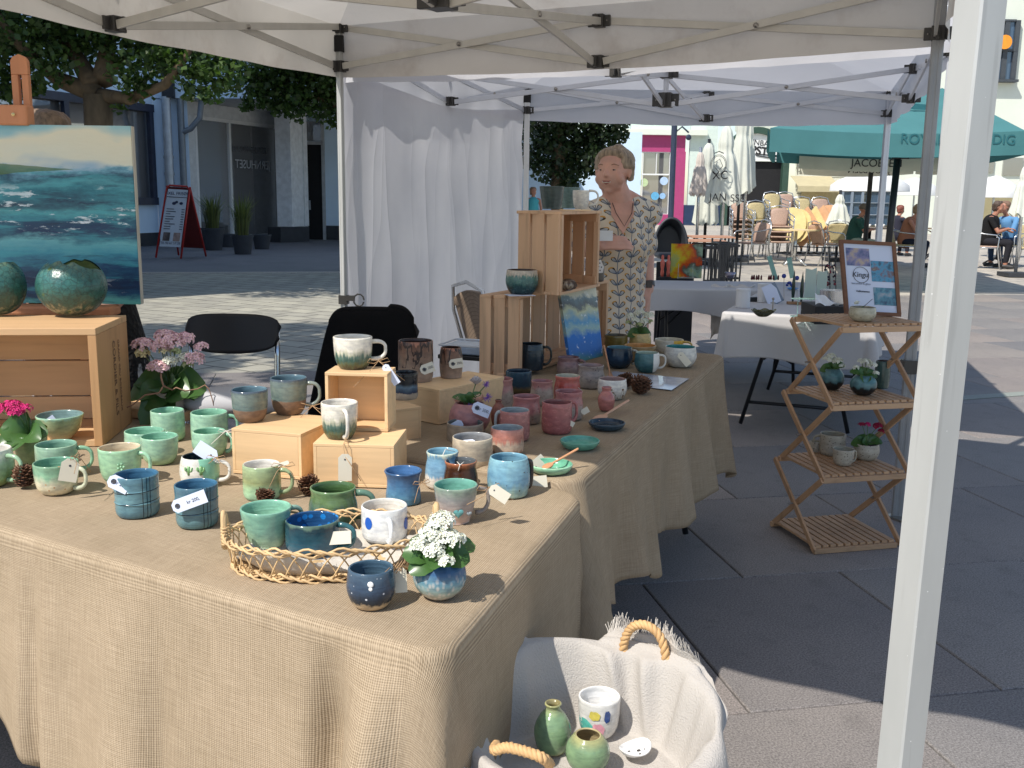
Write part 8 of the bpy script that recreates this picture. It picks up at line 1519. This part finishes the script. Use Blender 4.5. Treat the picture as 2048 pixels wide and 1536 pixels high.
stk=((1480,512,5,'P','leftmost tall pink stack'),(1516,514,5,'Y','yellow stack in front'),(1547,508,7,'Y','tall yellow stack behind'),(1568,506,7,'P','tall pink stack behind'),(1556,521,4,'P','short pink stack behind the round table'),(1602,506,6,'Y','yellow stack behind the folded tables'),(1640,506,6,'P','pink stack behind the folded tables'))
for x_,y_,n_,k_c,lb in stk:
 q=P(x_,y_,0)
 for k in range(n_):
  wd_=['lowest','second','third','fourth','fifth','sixth','topmost'][k]if k<n_-1 else 'topmost'
  put(protoP if k_c=='P' else protoY,q.x+.01*math.sin(k*3),q.y,.115*k*1.05,R(8*math.sin(x_)),'%s chair of the %s on the cafe terrace'%(wd_,lb),1.05)
def ctable(label,q,r,z,m_top,leg_=M_talu,name='cafe_table',tilt=None):
 T=thing(name,label,'table',q);b=MB();b.lathe([(.001,z-.025),(r,z-.025),(r,z),(.001,z)],q,28);b.build('table_top',m_top,T,smooth=True,ang=.6);b=MB();b.tube([q+Z*.12,q+Z*(z-.03)],.035,10);b.build('column',leg_,T,smooth=True)
 for k in range(4):b=MB();a_=k*math.pi/2+.6;b.tube([q+Z*.2,q+Vector((math.cos(a_)*.15,math.sin(a_)*.15,.13)),q+Vector((math.cos(a_)*.34,math.sin(a_)*.34,.015))],.022,8);b.build('foot',leg_,T,smooth=True)
 return T
q=P(1588,531,0);ctable('round cafe table with a pale wood top and splayed steel feet',q,.52,.80,mat('pale_laminate',c(225,200,150),.4))
q=P(1735,524,0);ctable('round cafe table with cups in front of the man in green',q,.55,.82,mat('brown_laminate',(.2,.14,.09,1),.5),M_metal_blk)
for i,(dx,dy_,lb)in enumerate(((-.3,-.1,'left'),(-.1,-.2,'middle'),(.12,-.1,'right'),(.3,0,'rightmost'))):
 p_=q+Vector((dx,dy_,.822));T=thing('coffee_cup','white cup on the dark cafe table, %s one'%lb,'cup',p_);b=MB();b.lathe([(.001,0),(.035,0),(.05,.08),(.045,.08),(.03,.01),(.001,.01)],p_,12);b.build('body',M_white,T,smooth=True)
q=P(1845,520,0);ctable('small cafe table at the right of the woman with sunglasses',q+Vector((.2,-.1,0)),.4,.80,mat('brown_laminate',(.2,.14,.09,1)),M_metal_blk)
q=P(1993,530,0);ctable('cafe table between the person in black and the man in blue',q,.35,.80,mat('brown_laminate',(.2,.14,.09,1)),M_metal_blk)
fts=((1580,450,17,35,'Y','o'),(1592,452,14,34,'Y','o'),(1608,455,14,40,'P','s'),(1624,450,9,36,'Y','s'),(1640,452,17,40,'P','s'),(1654,450,16,40,'P','o'),(1664,448,14,38,'P','o'))
for i,(x_,y_,rx,rz_,cl_,shp)in enumerate(fts):
 Yq=P(x_,512,0).y+.35-i*.06;c_=D(x_,y_,Yq);R_=rz_*Yq/FPX;T=thing('folded_table','folded cafe table with %s %s top tipped up, number %s from the left'%('pale' if cl_=='Y' else 'tan','round' if shp=='o' else 'square',['one','two','three','four','five','six','seven'][i]),'table',(c_.x,Yq,0),'tables folded in a row')
 yaw=.28-math.acos(min(1,rx/rz_));ax_=Vector((math.cos(yaw),math.sin(yaw),0));nx_=Vector((-math.sin(yaw),math.cos(yaw),0));uu=(Z+nx_*.18).normalized();b=MB();N_g=24 if shp=='o' else 4
 pts=[(R_*math.cos(2*math.pi*k/N_g+(0 if shp=='o' else 0)),R_*math.sin(2*math.pi*k/N_g))for k in range(N_g)]if shp=='o' else[(R_*1.0,0),(0,R_*1.05),(-R_*1.0,0),(0,-R_*1.05)]
 b.prism(pts,.03,(ax_,uu,nx_),c_);b.build('table_top',mat('tabletop_'+cl_,c(222,200,140)if cl_=='Y' else c(205,160,120),.45),T);b=MB();b.tube([(c_.x,Yq+.12,.1),(c_.x,Yq+.12,c_.z)],.03,8);b.build('column',M_metal_blk,T);b=MB();b.box((c_.x,Yq+.12,.06),(.5,.06,.05));b.box((c_.x,Yq+.12,.061),(.06,.5,.05));b.build('foot',M_metal_blk,T)
# parasols
def closed_parasol(label,x,ybase,ytop,ybot,wt,wb,Y,m_,seed=0,lettering=None):
 p0=Vector((D(x,400,Y).x,Y,0));T=thing('closed_parasol',label,'parasol',p0,'closed parasols on the terrace');zt_,zb_=D(x,ytop,Y).z,D(x,ybot,Y).z;r0,r1=wt/2*Y/FPX,wb/2*Y/FPX;b=MB()
 def f(u,v):
  a_=u*2*math.pi;k=v;fo=1+.16*math.sin(a_*8+seed)*(.3+.7*k)+.1*mnoise.noise(Vector((math.cos(a_)*2,math.sin(a_)*2,k*4+seed)));r=(r0+(r1-r0)*k**.8-(.12*r1*math.exp(-((k-.32)/.06)**2)))*fo*min(1,(k+.02)*14);return Vector((p0.x+r*math.cos(a_),Y+r*math.sin(a_)*.8,zt_+(zb_-zt_)*k+.04*math.sin(a_*8+seed)*k**6))
 b.grid(f,64,26,closed=True);b.build('canvas',m_,T,smooth=True)
 b=MB();b.tube([p0+Z*.05,(p0.x,Y,zt_+.08)],.035,8);b.build('pole',M_talu if seed%2 else M_metal_blk,T,smooth=True);b=MB();b.box(p0+Z*.04,(.5,.5,.08));b.build('base',M_plinth,T)
 if lettering:
  for(s_,x_,y_,sz,bend)in lettering:text('lettering',s_,sz,(D(x_,y_,Y).x,Y-r1*.95,D(x_,y_,Y).z),(1,0,bend),Z,M_blk,T)
 return T
M_par=fabric('cream_parasol',(0.74,0.76,0.68,1),transl=.15,bump=.4,bscale=5);M_parp=fabric('rosy_parasol',(0.72,0.64,0.58,1),transl=.15,bump=.4,bscale=5)
closed_parasol('small rosy closed parasol, leftmost of the group',1397,470,302,390,8,36,22.6,M_parp,1)
closed_parasol('white closed parasol behind the rosy one',1413,470,285,448,16,46,23.5,M_par,2)
closed_parasol('big cream closed parasol with dark lettering and a drawn emblem',1447,470,250,408,14,64,22.0,M_par,3,lettering=(('XC',1434,352,.24,.05),('JAN',1430,395,.22,.0),('SSE',1468,397,.22,0)))
closed_parasol('tall white closed parasol behind the lettered one',1478,470,215,385,16,44,24.0,M_par,4)
closed_parasol('white closed parasol at the right of the group beside the arch sign',1490,470,232,375,12,36,24.6,M_par,5)
closed_parasol('short striped closed parasol behind the folded tables',1680,470,387,450,6,46,24.5,M_par,6)
T=[o for o in COL.objects if o.get('label','').startswith('big cream closed')][0]
b=MB();yq=22.0-.40;cc_=D(1437,330,yq);rr=.17
for k,r_ in enumerate((1.0,.88)):b.tube([cc_+Vector((math.cos(t)*rr*r_,0,math.sin(t)*rr*1.25*r_))for t in[i*.35 for i in range(18)]],.006,4,closed=True)
b.tube([cc_+Vector((-.08,0,.05)),cc_+Vector((.02,0,.12)),cc_+Vector((.09,0,-.02)),cc_+Vector((0,0,-.13)),cc_+Vector((-.07,0,-.05))],.007,4);b.tube([cc_+Vector((-.1,0,.24)),cc_+Vector((0,0,.28)),cc_+Vector((.1,0,.24))],.012,4);b.build('emblem',M_blk,T)
M_teal=fabric('teal_parasol',(0.085,0.24,0.25,1),transl=.18,bump=.25,bscale=3,var=.05);M_tealt=mat('teal_lettering',(0.02,0.13,0.15,1),.8)
def open_parasol(label,pts_front,Yf,Ybk,ztop_px,apex,drop_px,m_,name='open_parasol',post=None,zi=None,und=None):
 """front edge between two photo points at Yf; square canopy going back to Ybk, apex point"""
 (xa,ya),(xb,yb)=pts_front;A_=D(xa,ya,Yf);B_=D(xb,yb,Yf);C_=B_+Vector((.6,Ybk-Yf,0));D_=A_+Vector((1.15,Ybk-Yf,0));T=thing(name,label,'parasol',up_((A_+C_)/2,0));ap=Vector(apex);b=MB();cs_=(A_,B_,C_,D_)
 for i in range(4):
  p_,q_=cs_[i],cs_[(i+1)%4];b.grid(lambda u,v:p_.lerp(q_,u).lerp(ap,v)-Z*.12*math.sin(math.pi*u)*(1-v)*.5,14,10)
 b.build('canopy',m_,T,smooth=True);dr=drop_px*Yf/FPX
 for i in range(4):
  b=MB();p_,q_=cs_[i],cs_[(i+1)%4];d_=(q_-p_).normalized();n_=Vector((d_.y,-d_.x,0));b.grid(lambda u,v:p_.lerp(q_,u)-Z*(.06*math.sin(math.pi*u)+dr*v)+n_*(.03+.004*math.sin(u*30+i)*v),50,5);b.build('valance',m_,T,smooth=True)
 if post:b=MB();b.tube([post,up_(ap,ap.z)],.045,10);b.build('post',M_metal_blk,T,smooth=True);[(lambda bb:(bb.tube([up_(post,ap.z-1.1),p_*.82+ap*.18-Z*.05],.016,6),bb.build('rib',M_metal_blk,T)))(MB())for p_ in cs_]
 return T,A_,B_,dr
Yf=15.0;ap=D(1885,176,17.0);ap.z=D(1885,176,17).z
Tq,A_,B_,dr=open_parasol('large teal open parasol lettered on its front edge, behind the poles',((1540,256),(2052,262)),Yf,Yf+4.0,0,(ap.x,17.0,ap.z),45,M_teal,post=None)
pp=Vector((D(1790,490,17).x,17,0));b=MB();b.tube([Vector((D(1772,520,16.6).x,16.6,0)),Vector((D(1797,300,16.6).x,16.6,D(1797,300,16.6).z))],.055,10);b.build('post',M_metal_blk,Tq,smooth=True)
b=MB();t0=D(1797,302,16.6);b.tube([t0+Vector((-.12,-.08,-.12)),t0+Vector((-.02,-.08,.1)),t0+Vector((.02,-.08,.1)),t0+Vector((.14,-.08,-.12))],.015,6,closed=True);b.build('crank_bracket',M_metal_blk,Tq)
for tx,x_ in(('ROYAL',1842),('NORDIG',1975)):
 o=text('lettering',tx,.20,(D(x_,279,Yf).x,Yf-.042,D(x_,279,Yf).z),(1,0,-.02),Z,M_tealt,Tq)
b=MB();
for k,(x_,y_)in enumerate(((1838,213),(1838,229))):
 q=D(x_,y_,15.9);b.add([q+Vector((-.25,0,-.0)),q+Vector((-.08,0,.045)),q+Vector((.12,0,.03)),q+Vector((.3,0,0.01)),q+Vector((.1,0,-.05)),q+Vector((-.08,0,-.045))],[(0,1,2,3,4,5)])
b.build('leaf_emblem',M_tealt,Tq)
M_crm=fabric('cream_awning_cloth',(0.66,0.66,0.56,1),transl=.15,bump=.2)
Yc=19.0;Tq,A_,B_,dr=open_parasol('cream open parasol lettered in black, under the teal one',((1598,312),(1935,312)),Yc,Yc+4,0,(D(1770,300,21).x,21,D(1770,286,21).z),24,M_crm)
text('lettering','JACOBSEN',.20,(D(1750,327,Yc).x+.02,Yc-.04,D(1750,327,Yc).z),(1,0,0),Z,M_blk,Tq)
o=text('lettering','JACOBSEN',.20,(D(1733,341,Yc+4).x,Yc+3.85,D(1733,341,Yc+3.9).z),(-1,0,0),Z,M_blk,Tq)
b=MB();b.tube([Vector((D(1727,520,20.6).x,20.6,0)),Vector((D(1742,345,20.6).x,20.6,D(1742,345,20.6).z))],.05,8);b.build('post',M_metal_blk,Tq,smooth=True)
for x_,y_,w_,Y_,lb in((1740,362,150,30,'flat white round parasol behind the tent post'),(1990,372,95,27,'white domed round parasol at the right edge'),(1830,372,90,33,'small white round parasol behind the big pole')):
 q=D(x_,y_,Y_);r_=w_/2*Y_/FPX;T=thing('round_parasol',lb,'parasol',(q.x,Y_,0));b=MB();b.lathe([(r_,-.30),(r_*.98,-.12),(r_*.8,.02),(r_*.5,.16),(r_*.2,.24),(.01,.27)],q,28);b.build('canopy',fabric('white_parasol_cloth',(.76,.77,.76,1),transl=.1),T,smooth=True);b=MB();b.tube([(q.x,Y_,.0),(q.x,Y_,q.z+.25)],.03,8);b.build('pole',M_talu,T)
closed_parasol('white closed parasol leaning into the right edge of the photo',2046,470,330,430,10,46,20.0,M_par,7)
# dark furniture between the far table and the terrace
q=P(1345,560,0);T=thing('tub_chair','black plastic tub chair with a rounded hood shaped back behind the woman','chair',(D(1345,500,9.4).x,9.4,0));b=MB();cx_,Yt=D(1343,470,9.4).x,9.4;wz_=33*9.4/FPX;z1_,z0_=D(1343,436,Yt).z,D(1343,510,Yt).z
def tub(u,v):
 a_=R(200)+u*R(-220);k=v;w_=wz_*(1-.25*k);return Vector((cx_+w_*math.cos(a_),Yt+.02+.24*math.sin(a_)*0+.18*k,z0_+(z1_-z0_)*(.15+.85*max(0,math.sin(a_)*.95+.05))*(1-.18*k)))
b.grid(tub,30,8);b.grid(lambda u,v:Vector((cx_+wz_*.8*(u-.5)*2,Yt+.18,z0_+(z1_-z0_)*.8*v*math.sqrt(max(0.02,1-((u-.5)*2)**2)))),20,8);b.build('shell',mat('dark_grey_shell',(0.035,0.04,0.05,1),.5),T,smooth=True,solid=.02)
b=MB();b.box((cx_,Yt-.12,z0_),(wz_*1.9,.4,.05));b.build('seat',mat('dark_grey_shell',(0.035,0.04,0.05,1)),T,bev=.02);b=MB();b.lathe([(.02,0),(.03,z0_)],(cx_,Yt-.05,0),10);b.build('pedestal',M_metal_blk,T);b=MB();b.box((cx_,Yt-.3,z0_*.55),(.34,.03,z0_*.8));b.build('front_panel',M_blkv,T)
M_slt=mat('salmon_wood_slats',(0.5,0.27,0.17,1),.6)
for i,(xa,xb,y_,lb)in enumerate(((1376,1452,482,'lower'),(1384,1470,474,'upper'))):
 Yt=13.5+i*.5;A_,B_=D(xa,y_,Yt),D(xb,y_,Yt);T=thing('slatted_table','%s black steel outdoor table with salmon wood slats behind the orange glass panel'%lb,'table',((A_.x+B_.x)/2,Yt,0))
 for k in range(5):b=MB();b.box(((A_.x+B_.x)/2,Yt+.12*k,A_.z),(B_.x-A_.x,.09,.02));b.build('slat',M_slt,T)
 for x_ in(A_.x+.03,B_.x-.03):
  for yy_ in(0,.5):b=MB();b.tube([(x_,Yt+yy_,0),(x_,Yt+yy_,A_.z-.01)],.014,6);b.build('leg',M_metal_blk,T)
 b=MB();b.box(((A_.x+B_.x)/2,Yt,A_.z-.09),(B_.x-A_.x,.02,.03));b.build('rail',M_metal_blk,T)
for i,xa in enumerate((1408,1424,1440)):
 Yt=12.6+.25*i;T=thing('folded_metal_chair','black steel folding chair standing folded, %s of the three by the slatted tables'%['left','middle','right'][i],'chair',(D(xa,500,Yt).x,Yt,0));b=MB();x_=D(xa,500,Yt).x
 for dx in(0,.20,.05,.26):b.tube([(x_+dx,Yt+.03*dx,.01),(x_+dx+.03,Yt,.86)],.011,6)
 b.build('frame',M_metal_blk,T);[(lambda q_:q_.build('slat',M_metal_blk,T))(MB().box((x_+.14,Yt,z_),(.24,.012,.03)))for z_ in(.3,.42,.84)]
Yt=12.2;T=thing('metal_bench_frame','black steel trolley frame with a low shelf beside the folded chairs','frame',(D(1460,500,Yt).x,Yt,0));b=MB();xs=[D(x_,500,Yt).x for x_ in(1440,1474)]
for x_ in xs:[b.tube([(x_,Yt+dy_,.01),(x_,Yt+dy_,.95)],.012,6)for dy_ in(0,.5)]
for z_ in(.35,.9):b.tube([(xs[0],Yt,z_),(xs[1],Yt,z_),(xs[1],Yt+.5,z_),(xs[0],Yt+.5,z_)],.012,6,closed=True)
b.build('frame',M_metal_blk,T);b=MB();b.box(((xs[0]+xs[1])/2,Yt+.25,.36),(xs[1]-xs[0],.5,.015));b.build('shelf',M_metal_blk,T)
# rattan armchair beside the curtain
o=cafe_chair('aluminium terrace armchair with brown woven back behind the lower crate',wick('brown_rattan',c(130,112,95)));o.location=(.0,6.4,.0);o.rotation_euler=(0,0,R(120));o['group']='cafe chairs on the terrace'
if 'group' in o:del o['group']
# sandwich board, plant pots by the shop
q=P(352,519,0);YA=q.y;T=thing('sandwich_board','red framed sandwich board of a hairdresser with a price list, on the shaded street','sign',q)
fa=[D(318,500,YA),D(368,504,YA),D(380,380,YA+.35),D(334,377,YA+.35)];fa[0],fa[1]=D(312,519,YA),D(362,521,YA);zf=-min(fa[0].z,fa[1].z)+.02
a0,a1,a2,a3=[v+Z*zf for v in fa];ux_=(a1-a0).normalized();nz_=(a1-a0).cross(a3-a0).normalized();nz_=nz_ if nz_.y<0 else -nz_;M_red=mat('red_lacquer',(0.42,0.02,0.015,1),.4)
b=MB();b.tube([a0,a0.lerp(a3,.97),a3+ux_*.06+Z*.03,a2-ux_*.06+Z*.03,a1.lerp(a2,.97),a1],.022,8);b.build('frame',M_red,T,smooth=True)
def ab(u,v,d=.0):return a0.lerp(a1,u).lerp(a3.lerp(a2,u),v)+nz_*d
b=MB();b.add([ab(.07,.16),ab(.93,.16),ab(.93,.97),ab(.07,.97)],[(0,1,2,3)]);pn=b.build('panel',mat('board_white',(0.52,0.58,0.66,1),.4,var=.03),T,solid=.01)
ud=(a1-a0).normalized();vd=(a3-a0).normalized();M_dn=mat('navy_print',(.02,.03,.08,1),.6)
text('lettering','AXEL FRISØR',.095,ab(.5,.91,.014),ud,vd,M_dn,pn,sx=.95);text('lettering','Tlf. 93 67 57 28',.075,ab(.5,.21,.014),ud,vd,M_dn,pn,sx=.9)
b=MB();b.bar(ab(.07,.86,.012),ab(.93,.86,.012),.012,.012);
for k in range(9):v_=.69-k*.035;b.bar(ab(.14,v_,.012),ab(.45+.12*math.sin(k*2.3),v_,.012),.010,.014);b.bar(ab(.78,v_,.012),ab(.9,v_,.012),.010,.014)
b.build('price_lines',M_dn,pn)['kind']='stuff';b=MB()
for u_,v_,r_ in((.42,.77,.045),(.52,.79,.035),(.72,.775,.04)):q=ab(u_,v_,.012);b.add([q+ud*math.cos(t)*r_+vd*math.sin(t)*r_*.8 for t in[i*.5236 for i in range(12)]],[tuple(range(12))])
b.build('head_emblem',M_dn,pn)
for u0,cl_ in((.16,(.12,.09,.09,1)),(.58,(.28,.2,.18,1))):
 b=MB();b.add([ab(u0,.24,.012),ab(u0+.28,.24,.012),ab(u0+.28,.36,.012),ab(u0,.36,.012)],[(0,1,2,3)]);b.build('portrait_print',mat('portrait_%d'%int(u0*100),cl_,.5,var=.6,scale=9),pn)
bk=[a2+Z*.0,Vector(D(412,514,YA+1.0))];bk[1].z=.02;b=MB();b0_=up_(D(372,519,YA+.1),.02)+Vector((0,.75,0));b.tube([a2+Z*.02,bk[1]],.022,8);b.tube([a3+Z*.02,bk[1]-ux_*.62],.022,8);b.build('rear_frame',M_red,T,smooth=True);b=MB();b.add([a2,a3,(bk[1]-ux_*.60).lerp(a3,.12),bk[1].lerp(a2,.12)],[(0,1,2,3)]);b.build('rear_panel',mat('dark_red_panel',(0.13,0.012,0.01,1),.5),T,solid=.01)
M_dpot=mat('dark_grey_planter',(0.04,0.045,0.055,1),.7);M_grs=leaf_mat('ornamental_grass',(0.13,0.16,0.055,1),.3)
for i,(x_,yb_,w_,hp,lb,gr)in enumerate(((427,500,46,58,'left dark planter with ornamental grass by the shop window',1),(486,508,44,50,'middle dark planter with tall ornamental grass, nearest the street',1),(524,498,38,38,'right dark planter, empty, against the white window frame',0),(455,494,34,34,'dark planter half hidden between the two grasses',0))):
 q=P(x_,yb_,0);R_=w_/2*q.y/FPX;h_=hp*q.y/FPX*.75;T=thing('street_planter',lb,'planter',q);b=MB();b.lathe([(.001,0),(R_*.72,0),(R_*.95,h_*.9),(R_,h_*.9),(R_,h_),(R_*.9,h_),(R_*.88,h_-.06),(.001,h_-.06)],q,28);b.build('pot',M_dpot,T,smooth=True,ang=.6)
 if gr:
  b=MB();g=random.Random(i)
  for k in range(170):
   a_=g.uniform(0,6.283);rr=g.uniform(0,R_*.6);L_=g.uniform(.5,1.15)*(1.05 if i else .95);d=Vector((math.cos(a_),math.sin(a_),0));p_=q+d*rr+Z*(h_-.06);ou=g.uniform(.08,.5);s_=Vector((-d.y,d.x,0))*.011
   m1=p_+d*ou*.3*L_+Z*L_*.6;m2=p_+d*ou*L_+Z*L_*(1-ou*.35);b.add([p_-s_,p_+s_,m1+s_,m1-s_,m2],[(0,1,2,3),(3,2,4)])
  b.build('grass',M_grs,T)
q=D(1343,440,45);T=thing('lamp_post','slim dark lamp post with a curved bracket in front of the magenta shop','street lamp',up_(q,0));b=MB();b.tube([up_(q,0),up_(q,5.2)],.09,8);b.build('post',M_navy,T);b=MB();b.tube([up_(q,4.3),up_(q,4.45)+Vector((.3,0,.1)),up_(q,4.3)+Vector((.6,0,0))],.04,6);b.ball(up_(q,4.2)+Vector((.6,0,-.1)),.13,10);b.build('bracket',M_navy,T)
